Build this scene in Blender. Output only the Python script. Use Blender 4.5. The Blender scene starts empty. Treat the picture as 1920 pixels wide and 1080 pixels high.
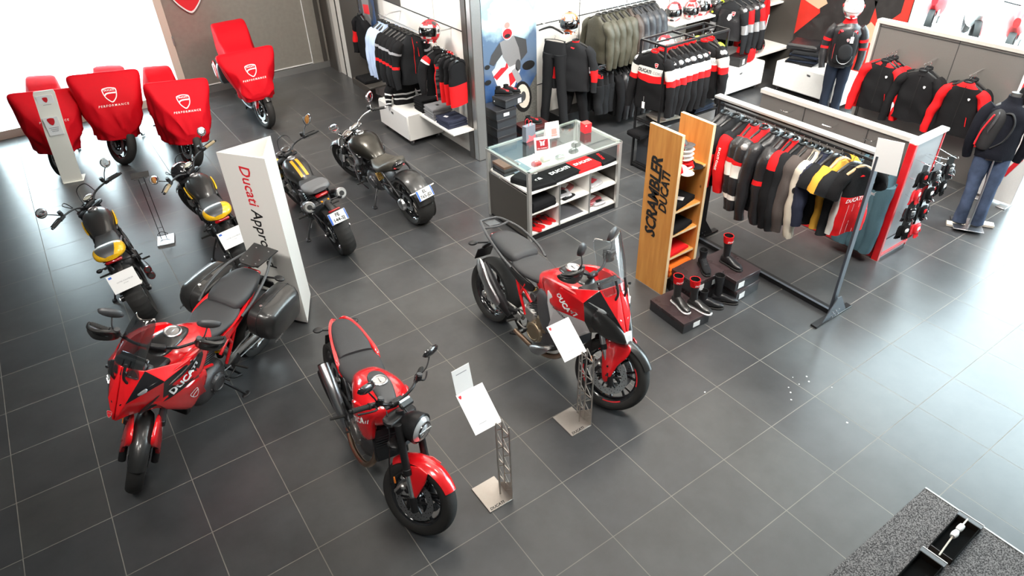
import bpy, bmesh, math, random
from math import sin, cos, pi, radians, atan2, sqrt
from mathutils import Vector as V, Matrix as MX, noise
from mathutils.bvhtree import BVHTree
random.seed(7)
SC = bpy.context.scene
COL = SC.collection

# ---------------------------------------------------------------- materials
_M = {}
def mat(name, col=(.5, .5, .5), rough=.5, metal=0., coat=0., bump=0., bscale=60., var=.06, emit=None, trans=0., alpha=1., sheen=0., sub=0.):
    """procedural material: noise modulates colour, roughness and bump"""
    if name in _M: return _M[name]
    m = bpy.data.materials.new(name); m.use_nodes = True
    nt = m.node_tree; N = nt.nodes; L = nt.links
    b = N['Principled BSDF']
    tc = N.new('ShaderNodeTexCoord'); nz = N.new('ShaderNodeTexNoise')
    nz.inputs['Scale'].default_value = bscale; nz.inputs['Detail'].default_value = 3
    L.new(tc.outputs['Object'], nz.inputs['Vector'])
    mix = N.new('ShaderNodeMix'); mix.data_type = 'RGBA'
    c = (*col, 1)
    mix.inputs[6].default_value = (*[x * (1 - var) for x in col], 1)
    mix.inputs[7].default_value = (*[min(1, x * (1 + var)) for x in col], 1)
    L.new(nz.outputs['Fac'], mix.inputs[0]); L.new(mix.outputs[2], b.inputs['Base Color'])
    mr = N.new('ShaderNodeMapRange'); mr.inputs[3].default_value = max(0, rough - .05); mr.inputs[4].default_value = min(1, rough + .05)
    L.new(nz.outputs['Fac'], mr.inputs[0]); L.new(mr.outputs[0], b.inputs['Roughness'])
    b.inputs['Metallic'].default_value = metal
    if 'cloth' in name or 'denim' in name or 'cover' in name: b.inputs['Specular IOR Level'].default_value = .15
    if coat: b.inputs['Coat Weight'].default_value = coat; b.inputs['Coat Roughness'].default_value = .04
    if sheen: b.inputs['Sheen Weight'].default_value = sheen
    if trans: b.inputs['Transmission Weight'].default_value = trans; b.inputs['IOR'].default_value = 1.45
    if alpha < 1: b.inputs['Alpha'].default_value = alpha
    if emit: b.inputs['Emission Color'].default_value = (*emit[0], 1); b.inputs['Emission Strength'].default_value = emit[1]
    if bump:
        bp = N.new('ShaderNodeBump'); bp.inputs['Strength'].default_value = bump; bp.inputs['Distance'].default_value = .01
        L.new(nz.outputs['Fac'], bp.inputs['Height']); L.new(bp.outputs[0], b.inputs['Normal'])
    _M[name] = m
    return m

RED = mat('red_paint', (.74, .008, .013), .22, coat=1., var=.03)
REDC = mat('red_plastic', (.55, .01, .012), .4)
BLK = mat('black_plastic', (.014, .014, .015), .45, var=.1)
BLKM = mat('black_metal', (.03, .03, .032), .35, .6)
BLKG = mat('black_gloss', (.012, .012, .014), .15, coat=1.)
BLKS = mat('black_satin_paint', (.018, .018, .018), .33, coat=.35)
CARB = mat('dark_grey_plastic', (.06, .062, .066), .42)
SEAT = mat('seat_vinyl', (.038, .039, .042), .55, bump=.25, bscale=350)
RUB = mat('tyre_rubber', (.017, .0165, .016), .78, bump=.15, bscale=200)
STL = mat('brushed_steel', (.55, .55, .56), .3, 1., bump=.05, bscale=200)
CHR = mat('chrome', (.85, .85, .86), .08, 1.)
ALU = mat('cast_aluminium', (.55, .54, .52), .4, .9, bump=.1, bscale=150)
SIL = mat('silver_paint', (.66, .66, .67), .32, .1, coat=.6)
BRZ = mat('bronze_engine_metal', (.36, .29, .2), .42, .9, bump=.1, bscale=120)
GOLD = mat('gold_anodised', (.7, .42, .1), .25, 1.)
COP = mat('exhaust_copper_steel', (.5, .36, .26), .3, 1.)
ENG = mat('engine_grey_metal', (.12, .12, .125), .42, .7, bump=.3, bscale=90)
YEL = mat('yellow_paint', (.85, .48, .01), .28, coat=.8)
ORG = mat('orange_stripe_paint', (.85, .30, .01), .3, coat=.6)
WPNT = mat('white_paint', (.78, .78, .77), .35, coat=.4)
WHT = mat('white_panel', (.78, .77, .74), .5, var=.02)
PAP = mat('paper_white', (.86, .86, .86), .6, var=.01)
CREAM = mat('cream_panel', (.68, .63, .55), .45, var=.02)
LENS = mat('headlamp_lens', (.75, .78, .8), .08, .6, coat=1.)
AMB = mat('amber_lens', (.8, .2, .02), .2, coat=1.)
TAILR = mat('tail_lamp_red', (.35, .004, .006), .15, coat=1.)
BRICKR = mat('brick_red_print', (.35, .02, .03), .5)
DUCR = mat('signal_red_print', (.72, .02, .03), .5)
INK = mat('black_print', (.012, .012, .012), .5)
GREYP = mat('grey_print', (.3, .3, .32), .6)
BLUEP = mat('plate_blue_print', (.02, .12, .55), .5)
CLTB = mat('black_cloth', (.009, .009, .010), .9, bump=.4, bscale=180)
CLTG = mat('charcoal_cloth', (.016, .017, .019), .9, bump=.4, bscale=180)
CLTR = mat('red_cloth', (.68, .012, .015), .75, bump=.3, bscale=180)
CLTW = mat('white_cloth', (.72, .70, .66), .8, bump=.3, bscale=180)
CLTY = mat('mustard_cloth', (.72, .38, .05), .85, bump=.4, bscale=180)
CLTN = mat('navy_cloth', (.03, .035, .06), .85, bump=.4, bscale=180)
CLTC = mat('cream_cloth', (.6, .54, .45), .85, bump=.4, bscale=180)
CLTT = mat('taupe_cloth', (.09, .075, .07), .85, bump=.4, bscale=180)
CLTM = mat('grey_marl_cloth', (.22, .22, .23), .85, bump=.6, bscale=300, var=.3)
CLTBL = mat('light_blue_cloth', (.42, .52, .72), .8, bump=.3, bscale=180)
DENIM = mat('blue_denim', (.07, .13, .16), .85, bump=.5, bscale=220, var=.25)
DENIMD = mat('dark_denim', (.018, .024, .04), .85, bump=.5, bscale=220, var=.35)
LEAO = mat('olive_leather', (.052, .050, .034), .55, bump=.35, bscale=35, var=.15)
LEAB = mat('brown_leather', (.045, .032, .026), .5, bump=.35, bscale=35, var=.15)
LEAS = mat('slate_leather', (.026, .029, .035), .45, bump=.35, bscale=35, var=.15)
LEAK = mat('black_leather', (.016, .016, .018), .35, bump=.3, bscale=45)
SGR = mat('silver_armour_plastic', (.33, .33, .34), .35, .4)
COVR = mat('red_stretch_cover', (.70, .007, .018), .62, bump=.15, bscale=30)
HIVIS = mat('lime_print', (.6, .85, .03), .5)
GLS = None
def glass(name, tint=(.9, .95, .93), rough=.0, alpha=.18):
    m = bpy.data.materials.new(name); m.use_nodes = True; nt = m.node_tree; N = nt.nodes; L = nt.links
    for n in list(N): N.remove(n)
    out = N.new('ShaderNodeOutputMaterial'); mx = N.new('ShaderNodeMixShader'); tr = N.new('ShaderNodeBsdfTransparent')
    gl = N.new('ShaderNodeBsdfGlossy'); fr = N.new('ShaderNodeLayerWeight'); pw = N.new('ShaderNodeMath'); pw.operation = 'POWER'; pw.inputs[1].default_value = 4.5; p2 = N.new('ShaderNodeMath'); p2.operation = 'MULTIPLY'; p2.inputs[1].default_value = .7; nz = N.new('ShaderNodeTexNoise'); ad = N.new('ShaderNodeMath'); ad.operation = 'MULTIPLY_ADD'
    tr.inputs[0].default_value = (*tint, 1); gl.inputs['Roughness'].default_value = max(.02, rough); fr.inputs[0].default_value = .5; L.new(fr.outputs['Facing'], pw.inputs[0]); L.new(pw.outputs[0], p2.inputs[0])
    nz.inputs['Scale'].default_value = 4; L.new(nz.outputs['Fac'], ad.inputs[0]); ad.inputs[1].default_value = .02; L.new(p2.outputs[0], ad.inputs[2])
    ad2 = N.new('ShaderNodeMath'); ad2.operation = 'ADD'; ad2.inputs[1].default_value = alpha; L.new(ad.outputs[0], ad2.inputs[0])
    L.new(ad2.outputs[0], mx.inputs[0]); L.new(tr.outputs[0], mx.inputs[1]); L.new(gl.outputs[0], mx.inputs[2]); L.new(mx.outputs[0], out.inputs[0])
    return m
def translucent(m, f=.3):
    nt = m.node_tree; N = nt.nodes; L = nt.links; b = N['Principled BSDF']; o = N['Material Output']; t = N.new('ShaderNodeBsdfTranslucent'); t.inputs[0].default_value = (.95, .05, .12, 1); x = N.new('ShaderNodeMixShader'); x.inputs[0].default_value = f
    L.new(b.outputs[0], x.inputs[1]); L.new(t.outputs[0], x.inputs[2]); L.new(x.outputs[0], o.inputs[0])
translucent(COVR)
GLS = glass('clear_glass', alpha=.05); SCRN = glass('windscreen_plastic', (.90, .91, .92), .04, .10)
SCRD = glass('tinted_windscreen_plastic', (.52, .53, .55), .05, .24)
SMOK = glass('smoked_plastic', (.35, .35, .36), .03, .1)

# ---------------------------------------------------------------- geometry
def cr(P, k=4, closed=False):
    """Catmull-Rom through the points (any tuples)"""
    n = len(P); out = []
    if n < 3: return [tuple(p) for p in P]
    seg = n if closed else n - 1
    for i in range(seg):
        if closed: a, b, c, d = P[(i - 1) % n], P[i], P[(i + 1) % n], P[(i + 2) % n]
        else: a, b, c, d = P[max(i - 1, 0)], P[i], P[i + 1], P[min(i + 2, n - 1)]
        for j in range(k):
            t = j / k; t2 = t * t; t3 = t2 * t
            out.append(tuple(.5 * (2 * b[q] + (c[q] - a[q]) * t + (2 * a[q] - 5 * b[q] + 4 * c[q] - d[q]) * t2 + (3 * b[q] - 3 * c[q] + d[q] - a[q]) * t3) for q in range(len(b))))
    if not closed: out.append(tuple(P[-1]))
    return out

def TR(x=0, y=0, z=0, rx=0, ry=0, rz=0, s=1):
    return MX.Translation((x, y, z)) @ MX.Rotation(radians(rz), 4, 'Z') @ MX.Rotation(radians(ry), 4, 'Y') @ MX.Rotation(radians(rx), 4, 'X') @ MX.Scale(s, 4)

_TXT = {}
def text_mesh(s, shear=0., bold=0., space=1.):
    k = (s, shear, bold, space)
    if k not in _TXT:
        cu = bpy.data.curves.new('t', 'FONT'); cu.body = s; cu.align_x = 'CENTER'; cu.align_y = 'CENTER'; cu.size = 1
        cu.shear = shear; cu.offset = bold; cu.space_character = space; cu.resolution_u = 2
        o = bpy.data.objects.new('t', cu); COL.objects.link(o); bpy.context.view_layer.update()
        me = bpy.data.meshes.new_from_object(o.evaluated_get(bpy.context.evaluated_depsgraph_get()))
        bm = bmesh.new(); bm.from_mesh(me); bmesh.ops.triangulate(bm, faces=bm.faces[:])
        for _ in range(3):
            E_ = [e for e in bm.edges if e.calc_length() > .16]
            if not E_: break
            bmesh.ops.subdivide_edges(bm, edges=E_, cuts=1); bmesh.ops.triangulate(bm, faces=[f for f in bm.faces if len(f.verts) > 3])
        bm.verts.index_update(); _TXT[k] = ([v.co.copy() for v in bm.verts], [tuple(v.index for v in f.verts) for f in bm.faces]); bm.free()
        bpy.data.objects.remove(o); bpy.data.curves.remove(cu); bpy.data.meshes.remove(me)
    return _TXT[k]

SHIELD = [(-.5, .42), (-.3, .52), (0, .56), (.3, .52), (.5, .42), (.5, .1), (.4, -.25), (.22, -.5), (0, -.66), (-.22, -.5), (-.4, -.25), (-.5, .1)]

class G:
    """collects polygons; T is the current transform"""
    def __init__(s, T=None): s.v = []; s.f = []; s.m = []; s.T = T or MX()
    def add(s, vs, fs, m):
        o = len(s.v); T = s.T
        s.v += [T @ V(p) for p in vs]
        flip = T.determinant() < 0
        for f in fs:
            s.f.append(tuple(o + i for i in (reversed(f) if flip else f)))
        s.m += ([m] * len(fs)) if not isinstance(m, list) else m
        return s
    def box(s, c, d, m, rz=0, ry=0, rx=0, bev=.0):
        R = MX.Rotation(radians(rz), 3, 'Z') @ MX.Rotation(radians(ry), 3, 'Y') @ MX.Rotation(radians(rx), 3, 'X')
        h = [x / 2 for x in d]; b = min(bev, min(h) * .9)
        if b <= 0:
            vs = [V(c) + R @ V((x * h[0], y * h[1], z * h[2])) for x in (-1, 1) for y in (-1, 1) for z in (-1, 1)]
            fs = [(0, 1, 3, 2), (4, 6, 7, 5), (0, 4, 5, 1), (2, 3, 7, 6), (0, 2, 6, 4), (1, 5, 7, 3)]
            return s.add(vs, fs, m)
        vs = []; idx = {}
        for x in (-1, 1):
            for y in (-1, 1):
                for z in (-1, 1):
                    for a in range(3):
                        q = [x * (h[0] - b), y * (h[1] - b), z * (h[2] - b)]; q[a] = (x, y, z)[a] * h[a]
                        idx[(x, y, z, a)] = len(vs); vs.append(V(c) + R @ V(q))
        fs = []
        for a in range(3):
            o1, o2 = (a + 1) % 3, (a + 2) % 3
            for sg in (-1, 1):
                q = []
                for u, w in ((-1, -1), (1, -1), (1, 1), (-1, 1)):
                    k = [0, 0, 0]; k[a] = sg; k[o1] = u; k[o2] = w; q.append(idx[(*k, a)])
                fs.append(tuple(q if sg > 0 else q[::-1]))
        for a in range(3):                       # edges parallel to axis a
            o1, o2 = (a + 1) % 3, (a + 2) % 3
            for u in (-1, 1):
                for w in (-1, 1):
                    k0 = [0, 0, 0]; k0[a] = -1; k0[o1] = u; k0[o2] = w; k1 = list(k0); k1[a] = 1
                    q = [idx[(*k0, o1)], idx[(*k0, o2)], idx[(*k1, o2)], idx[(*k1, o1)]]
                    fs.append(tuple(q if u * w > 0 else q[::-1]))
        for x in (-1, 1):
            for y in (-1, 1):
                for z in (-1, 1):
                    q = [idx[(x, y, z, a)] for a in range(3)]
                    fs.append(tuple(q if x * y * z > 0 else q[::-1]))
        return s.add(vs, fs, m)
    def rings(s, R, m, cap=True, closed=False, mf=None):
        n = len(R[0]); vs = [p for r in R for p in r]; fs = []; ms = []
        k = len(R)
        for i in range(k if closed else k - 1):
            for j in range(n):
                a, b = i * n + j, i * n + (j + 1) % n; c, d = ((i + 1) % k) * n + (j + 1) % n, ((i + 1) % k) * n + j
                fs.append((a, b, c, d)); ms.append(mf(i, j) if mf else m)
        if cap and not closed:
            fs.append(tuple(range(n))[::-1]); ms.append(mf(0, 0) if mf else m)
            fs.append(tuple((k - 1) * n + j for j in range(n))); ms.append(mf(k - 2, 0) if mf else m)
        return s.add(vs, fs, ms)
    def tube(s, P, r, m, n=10, k=5, closed=False, flat=1., mf=None):
        """swept tube; r a number or one per point; flat squashes it along the side axis"""
        Q = [(*p, (r[i] if isinstance(r, (list, tuple)) else r)) for i, p in enumerate(P)]
        Q = cr(Q, k, closed) if len(Q) > 2 else Q
        pts = [V(q[:3]) for q in Q]; N = len(pts); R = []
        up = None
        for i, p in enumerate(pts):
            if closed: t = pts[(i + 1) % N] - pts[i - 1]
            else: t = pts[min(i + 1, N - 1)] - pts[max(i - 1, 0)]
            t.normalize()
            if up is None:
                up = V((0, 0, 1)) if abs(t.z) < .9 else V((0, 1, 0))
            sd = t.cross(up)
            if sd.length < 1e-4: sd = t.orthogonal()
            sd.normalize(); up = sd.cross(t).normalized()
            rr = Q[i][3]
            R.append([p + sd * (rr * flat * cos(2 * pi * j / n)) + up * (rr * sin(2 * pi * j / n)) for j in range(n)])
        return s.rings(R, m, True, closed, mf)
    def lathe(s, prof, m, c=(0, 0, 0), ax='Y', n=40, mf=None, closed=False, mod=None):
        """prof: (radius, height along the axis)"""
        R = []
        for j in range(n):
            a = 2 * pi * j / n; ring = []
            for i, (r, h) in enumerate(prof):
                if mod: r = r + mod(i, j)
                u, w = r * cos(a), r * sin(a)
                p = {'Y': (u, h, w), 'Z': (u, w, h), 'X': (h, u, w)}[ax]
                ring.append(V(c) + V(p))
            R.append(ring)
        k = len(prof); vs = [p for r in R for p in r]; fs = []; ms = []
        for j in range(n):
            for i in range(k if closed else k - 1):
                a, b = j * k + i, j * k + (i + 1) % k; c2, d = ((j + 1) % n) * k + (i + 1) % k, ((j + 1) % n) * k + i
                fs.append((a, d, c2, b)); ms.append(mf(i, j) if mf else m)
        return s.add(vs, fs, ms)
    def cyl(s, a, b, r, m, n=16, r2=None, bev=.0):
        a, b = V(a), V(b); t = (b - a).normalized(); L = (b - a).length; sd = t.orthogonal().normalized(); up = sd.cross(t)
        r2 = r if r2 is None else r2
        st = [(0, r), (L, r2)] if not bev else [(0, r - bev), (bev, r), (L - bev, r2), (L, r2 - bev)]
        return s.rings([[a + t * h + sd * (q * cos(2 * pi * j / n)) - up * (q * sin(2 * pi * j / n)) for j in range(n)] for h, q in st], m)
    def ball(s, c, r, m, n=16, k=10, mf=None):
        r = (r, r, r) if not isinstance(r, (tuple, list)) else r
        R = [[V(c) + V((r[0] * sin(a) * cos(2 * pi * j / n), r[1] * sin(a) * sin(2 * pi * j / n), -r[2] * cos(a))) for j in range(n)] for a in [pi * (i + .02) / (k + .04) for i in range(k + 1)]]
        return s.rings(R, m, True, False, mf)
    def prism(s, O, th, m, T=None, bev=0):
        """outline O (u,v) in the XY plane of T, thickness th along +Z of T"""
        T = T or MX(); n = len(O)
        A = sum(O[i][0] * O[(i + 1) % n][1] - O[(i + 1) % n][0] * O[i][1] for i in range(n))
        if A < 0: O = O[::-1]
        cx = sum(p[0] for p in O) / n; cy = sum(p[1] for p in O) / n
        def ins(d):
            return [((p[0] - cx) * (1 - d) + cx, (p[1] - cy) * (1 - d) + cy) for p in O]
        if bev:
            sz = max(max(abs(p[0] - cx), abs(p[1] - cy)) for p in O); d = bev / sz
            L = [(ins(d), 0), (O, bev), (O, th - bev), (ins(d), th)]
        else: L = [(O, 0), (O, th)]
        return s.rings([[T @ V((p[0], p[1], h)) for p in o] for o, h in L], m)
    def pillow(s, O, nrm, h, m, k=4, back=0., steps=((0, 1.), (.55, .93), (.85, .75), (1., .4))):
        """closed 3-D outline smoothed, domed by h along nrm"""
        P = [V(p) for p in (cr(O, k, True) if k > 1 else O)]; c = sum(P, V()) / len(P); nrm = V(nrm).normalized()
        L = [[p - nrm * back for p in P]] if back else []
        L += [[c + (p - c) * q + nrm * (h * a) for p in P] for a, q in steps]
        vs = [p for r in L for p in r]; n = len(P)
        nn = V()
        for i in range(n): nn += (P[i] - c).cross(P[(i + 1) % n] - c)
        if nn.dot(nrm) < 0: L = [r[::-1] for r in L]
        return s.rings(L, m)
    def body(s, secs, m, n=24, k=5, mf=None, p=2.4):
        """loft along x: (x, zbottom, ztop, halfwidth[, power[, ycentre]])"""
        S = [(q[0], q[1], q[2], q[3], q[4] if len(q) > 4 else p, q[5] if len(q) > 5 else 0.) for q in secs]
        S = cr(S, k); R = []
        for x, zb, zt, w, pw, yc in S:
            zc, h = (zb + zt) / 2, max(.001, (zt - zb) / 2); w = max(.001, w); r = []
            for j in range(n):
                a = 2 * pi * j / n; ca, sa = cos(a), sin(a)
                r.append((x, yc + w * math.copysign(abs(ca) ** (2 / pw), ca), zc + h * math.copysign(abs(sa) ** (2 / pw), sa)))
            R.append(r)
        if S[-1][0] < S[0][0]: R = [r[::-1] for r in R]
        return s.rings(R, m, True, False, mf)
    def poly(s, V3, F, m, mirror=False):
        """explicit mesh; mirror adds the y-flipped half"""
        ms = m if isinstance(m, list) else [m] * len(F)
        s.add(V3, F, list(ms))
        if mirror: s.add([(p[0], -p[1], p[2]) for p in V3], [f[::-1] for f in F], list(ms))
        return s
    def text(s, t, size, T, m, shear=0., bold=0., space=1., onto=None, dr=None, th=.0008, lift=.003, fit=0):
        vs, fs = text_mesh(t, shear, bold, space)
        if fit: size = fit / (max(p.x for p in vs) - min(p.x for p in vs))
        P = [T @ (V((p.x, p.y, 0)) * size) for p in vs]
        nz = (T.to_3x3() @ V((0, 0, 1))).normalized()
        if onto:
            dr = V(dr).normalized(); Q = []
            H_ = [onto.ray_cast(p, dr) for p in P]; ds = [h[3] for h in H_ if h[0]]
            av = sum(ds) / len(ds) if ds else 0
            P = [h[0] - dr * lift if h[0] and abs(h[3] - av) < .12 else p + dr * (av - lift) for p, h in zip(P, H_)]
        else: P = [p + nz * th for p in P]
        return s.add(P, fs, m)
    def shape(s, O, T, m, onto=None, dr=None, lift=.0028, hole=None):
        """flat outline; with hole: the ring between two outlines of equal count"""
        def pj(p):
            p = T @ V((p[0], p[1], 0))
            if onto:
                h = onto.ray_cast(p, V(dr).normalized())
                if h[0]: p = h[0] - V(dr).normalized() * lift
            return p
        if hole:
            a = [pj(p) for p in O]; b = [pj(p) for p in hole]; n = len(a)
            return s.add(a + b, [(i, (i + 1) % n, n + (i + 1) % n, n + i) for i in range(n)], m)
        cx = sum(p[0] for p in O) / len(O); cy = sum(p[1] for p in O) / len(O)
        a = [pj((cx, cy))] + [pj(p) for p in O]; n = len(O)
        return s.add(a, [(0, 1 + i, 1 + (i + 1) % n) for i in range(n)], m)
    def shield(s, size, T, line, fill=None, onto=None, dr=None, word=True):
        O = cr([(x * size, y * size) for x, y in SHIELD], 5, True); I = [(x * .86, y * .86) for x, y in O]
        if fill: s.shape(O, T, fill, onto, dr, .003)
        s.shape(O, T, line, onto, dr, .007, hole=I)
        a = [(-.42, -.02), (-.3, .1), (-.1, .15), (.15, .16), (.42, .16)]; b = [(-.38, -.12), (-.26, -.0), (-.08, .04), (.15, .05), (.4, .04)]
        P = [(x * size, y * size) for x, y in a + b[::-1]]
        def pj(p):
            p = T @ V((p[0], p[1], 0))
            if onto:
                h = onto.ray_cast(p, V(dr).normalized())
                if h[0]: return h[0] - V(dr).normalized() * .008
            return p
        s.add([pj(p) for p in P], [(i, i + 1, 8 - i, 9 - i) for i in range(4)], line)
        if word: s.text('DUCATI', size * .2, T @ MX.Translation((0, size * .32, .001)), line, bold=.02, onto=onto, dr=dr, lift=.008)
        return s
    def bvh(s):
        return BVHTree.FromPolygons([tuple(p) for p in s.v], s.f)
    def noise(s, amp, sc, off=(0, 0, 0), zf=1.):
        """displace the collected points with cloth-like folds"""
        o = V(off)
        for i, p in enumerate(s.v):
            q = V((p.x * sc, p.y * sc, p.z * sc * zf)) + o
            s.v[i] = p + noise.noise_vector(q) * amp
        return s

def obj(name, g, parent=None, smooth=42, sub=0, solid=0, bev=0, loc=None):
    me = bpy.data.meshes.new(name)
    ms = []
    for m in g.m:
        if m not in ms: ms.append(m)
    me.from_pydata([tuple(p) for p in g.v], [], g.f)
    for m in ms: me.materials.append(m)
    ix = {m: i for i, m in enumerate(ms)}
    me.polygons.foreach_set('material_index', [ix[m] for m in g.m])
    if smooth:
        me.polygons.foreach_set('use_smooth', [True] * len(me.polygons))
        me.set_sharp_from_angle(angle=radians(smooth))
    me.validate(); me.update()
    o = bpy.data.objects.new(name, me); COL.objects.link(o)
    if parent is not None: o.parent = parent
    if loc is not None: o.location = loc
    if solid: d = o.modifiers.new('s', 'SOLIDIFY'); d.thickness = solid; d.offset = -1
    if sub: d = o.modifiers.new('u', 'SUBSURF'); d.levels = sub; d.render_levels = sub
    if bev: d = o.modifiers.new('b', 'BEVEL'); d.width = bev; d.segments = 2; d.limit_method = 'ANGLE'
    return o

def obj2(name, g, parent, **k):
    """left and right halves of mirrored pieces, each a part of its own"""
    lab = k.pop('label', None)
    P = g.v; par = list(range(len(P)))
    def fd(a):
        while par[a] != a: par[a] = par[par[a]]; a = par[a]
        return a
    for f in g.f:
        r0 = fd(f[0])
        for i in f[1:]: par[fd(i)] = r0
    sm = {}
    for i, p in enumerate(P):
        r = fd(i); q = sm.setdefault(r, [0., 0]); q[0] += p.y; q[1] += 1
    out = []
    for sd in (1, -1):
        h = G(); ix = {}
        for f, m in zip(g.f, g.m):
            q = sm[fd(f[0])]
            if (q[0] / q[1] >= 0) != (sd > 0): continue
            for i in f:
                if i not in ix: ix[i] = len(h.v); h.v.append(P[i])
            h.f.append(tuple(ix[i] for i in f)); h.m.append(m)
        if h.f:
            o = obj(name, h, parent, **k); out.append(o)
            if lab: o['label'] = lab
    return out[0]

def thing(name, label, cat, loc=(0, 0, 0), rz=0, group=None, rx=0, ry=0):
    o = bpy.data.objects.new(name, None); COL.objects.link(o)
    o.empty_display_size = .1
    o.location = loc; o.rotation_euler = (radians(rx), radians(ry), radians(rz)); o['label'] = label; o['category'] = cat
    if group: o['group'] = group
    return o
def tag(o, label, cat, group=None, kind=None):
    o['label'] = label; o['category'] = cat
    if group: o['group'] = group
    if kind: o['kind'] = kind
    return o
def struct(name, g, **k):
    o = obj(name, g, **k); o['kind'] = 'structure'; return o
def kids(o): return list(o.children)
def dup(root, loc, rz, label=None, group=None):
    r = root.copy(); COL.objects.link(r); r.location = loc; r.rotation_euler = (root.rotation_euler[0], root.rotation_euler[1], radians(rz))
    if label: r['label'] = label
    if group: r['group'] = group
    for ch in kids(root):
        c = ch.copy(); COL.objects.link(c); c.parent = r
        for g in kids(ch):
            d = g.copy(); COL.objects.link(d); d.parent = c
    return r
# ---------------------------------------------------------------- camera
cam = bpy.data.cameras.new('camera'); co = bpy.data.objects.new('camera', cam); COL.objects.link(co); SC.camera = co
RC = ((.81866, -.57353, -.0293), (-.35633, -.46729, -.80912), (.45037, .67283, -.58691))
co.matrix_world = MX(((RC[0][0], -RC[1][0], -RC[2][0], -2.1928), (RC[0][1], -RC[1][1], -RC[2][1], -2.6618), (RC[0][2], -RC[1][2], -RC[2][2], 4.4111), (0, 0, 0, 1)))
cam.sensor_width = 36; cam.lens = 36 * 1268.7 / 1920; cam.clip_start = .05; cam.clip_end = 200

# ---------------------------------------------------------------- world and lights
w = bpy.data.worlds.new('sky'); SC.world = w; w.use_nodes = True
bg = w.node_tree.nodes['Background']; bg.inputs[0].default_value = (.80, .90, 1., 1); bg.inputs[1].default_value = 19.0
SC.view_settings.view_transform = 'Standard'; SC.view_settings.look = 'None'; SC.view_settings.gamma = 1; SC.view_settings.exposure = .0
SC.cycles.use_denoising = True; SC.cycles.max_bounces = 8; SC.cycles.diffuse_bounces = 4; SC.cycles.transparent_max_bounces = 12
SC.cycles.sample_clamp_indirect = 6; SC.cycles.caustics_reflective = False; SC.cycles.caustics_refractive = False

def area(name, loc, rot, sx, sy, power, col=(1, .95, .88), portal=False):
    l = bpy.data.lights.new(name, 'AREA'); l.shape = 'RECTANGLE'; l.size = sx; l.size_y = sy; l.energy = power; l.color = col
    o = bpy.data.objects.new(name, l); COL.objects.link(o); o.location = loc; o.rotation_euler = [radians(a) for a in rot]
    l.cycles.is_portal = portal
    return o

# ---------------------------------------------------------------- floor
fm = bpy.data.materials.new('grey_porcelain_tile'); fm.use_nodes = True
nt = fm.node_tree; N = nt.nodes; L = nt.links; b = N['Principled BSDF']
tc = N.new('ShaderNodeTexCoord'); br = N.new('ShaderNodeTexBrick')
br.offset = 0; br.squash = 1; br.inputs['Scale'].default_value = 1; br.inputs['Brick Width'].default_value = .6; br.inputs['Row Height'].default_value = .6
br.inputs['Mortar Size'].default_value = .0035; br.inputs['Mortar Smooth'].default_value = .2
br.inputs['Color1'].default_value = (.044, .046, .050, 1); br.inputs['Color2'].default_value = (.054, .055, .056, 1); br.inputs['Mortar'].default_value = (.18, .168, .15, 1)
L.new(tc.outputs['Object'], br.inputs['Vector'])
nz = N.new('ShaderNodeTexNoise'); nz.inputs['Scale'].default_value = 2.2; nz.inputs['Detail'].default_value = 8; nz.inputs['Roughness'].default_value = .65; L.new(tc.outputs['Object'], nz.inputs['Vector'])
mx = N.new('ShaderNodeMix'); mx.data_type = 'RGBA'; mx.blend_type = 'MULTIPLY'; mx.inputs[0].default_value = 1
rp = N.new('ShaderNodeMapRange'); rp.inputs[1].default_value = .3; rp.inputs[2].default_value = .7; rp.inputs[3].default_value = .78; rp.inputs[4].default_value = 1.25
L.new(nz.outputs['Fac'], rp.inputs[0]); L.new(rp.outputs[0], mx.inputs[7]); L.new(br.outputs['Color'], mx.inputs[6]); L.new(mx.outputs[2], b.inputs['Base Color'])
r2 = N.new('ShaderNodeMapRange'); r2.inputs[3].default_value = .31; r2.inputs[4].default_value = .75; L.new(br.outputs['Fac'], r2.inputs[0]); L.new(r2.outputs[0], b.inputs['Roughness'])
b.inputs['Specular IOR Level'].default_value = .6
bp = N.new('ShaderNodeBump'); bp.inputs['Strength'].default_value = .25; bp.inputs['Distance'].default_value = .003; bp.invert = True
L.new(br.outputs['Fac'], bp.inputs['Height']); L.new(bp.outputs[0], b.inputs['Normal'])
_M['floor'] = fm
g = G(); g.box((2, 2, -.05), (24, 24, .1), fm); struct('floor', g)

# ---------------------------------------------------------------- walls
WALLM = mat('wall_white_laminate', (.80, .775, .73), .45, var=.02)
WALLD = mat('wall_dark_bronze_panel', (.085, .078, .07), .4, .3, var=.1, bscale=3)
WALLG = mat('brushed_metal_panel', (.36, .34, .30), .38, .5, var=.12, bscale=14)
FRAME = mat('beige_window_frame', (.62, .55, .47), .5)
ALUF = mat('aluminium_profile', (.42, .42, .41), .35, .8)
SEAM = mat('panel_seam', (.03, .03, .03), .7)
UPW = mat('upper_wall_plaster', (.62, .58, .52), .9, var=.03)
H = 6.2
g = G()   # back wall: grey brushed metal, white plaster above
g.box((1.27, 11.2, 1.35), (3.04, .1, 2.5), WALLG); g.box((1.2, 11.13, .06), (3.0, .06, .12), ALUF)
g.box((1.27, 11.2, (2.6 + H) / 2), (3.04, .1, H - 2.6), UPW); g.box((2.62, 11.13, 1.3), (.07, .04, 2.6), WALLD)
g.box((2.35, 11.14, 1.3), (.012, .02, 2.6), PAP); g.box((1.2, 11.14, .14), (2.3, .02, .012), PAP)
struct('wall_back', g)
g = G(); g.box((-2.7, 11.2, (2.9 + H) / 2), (5.0, .1, H - 2.9), mat('dark_header', (.05, .05, .052), .8)); struct('wall_window_header', g)
g = G()   # shield sign on the back wall
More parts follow.
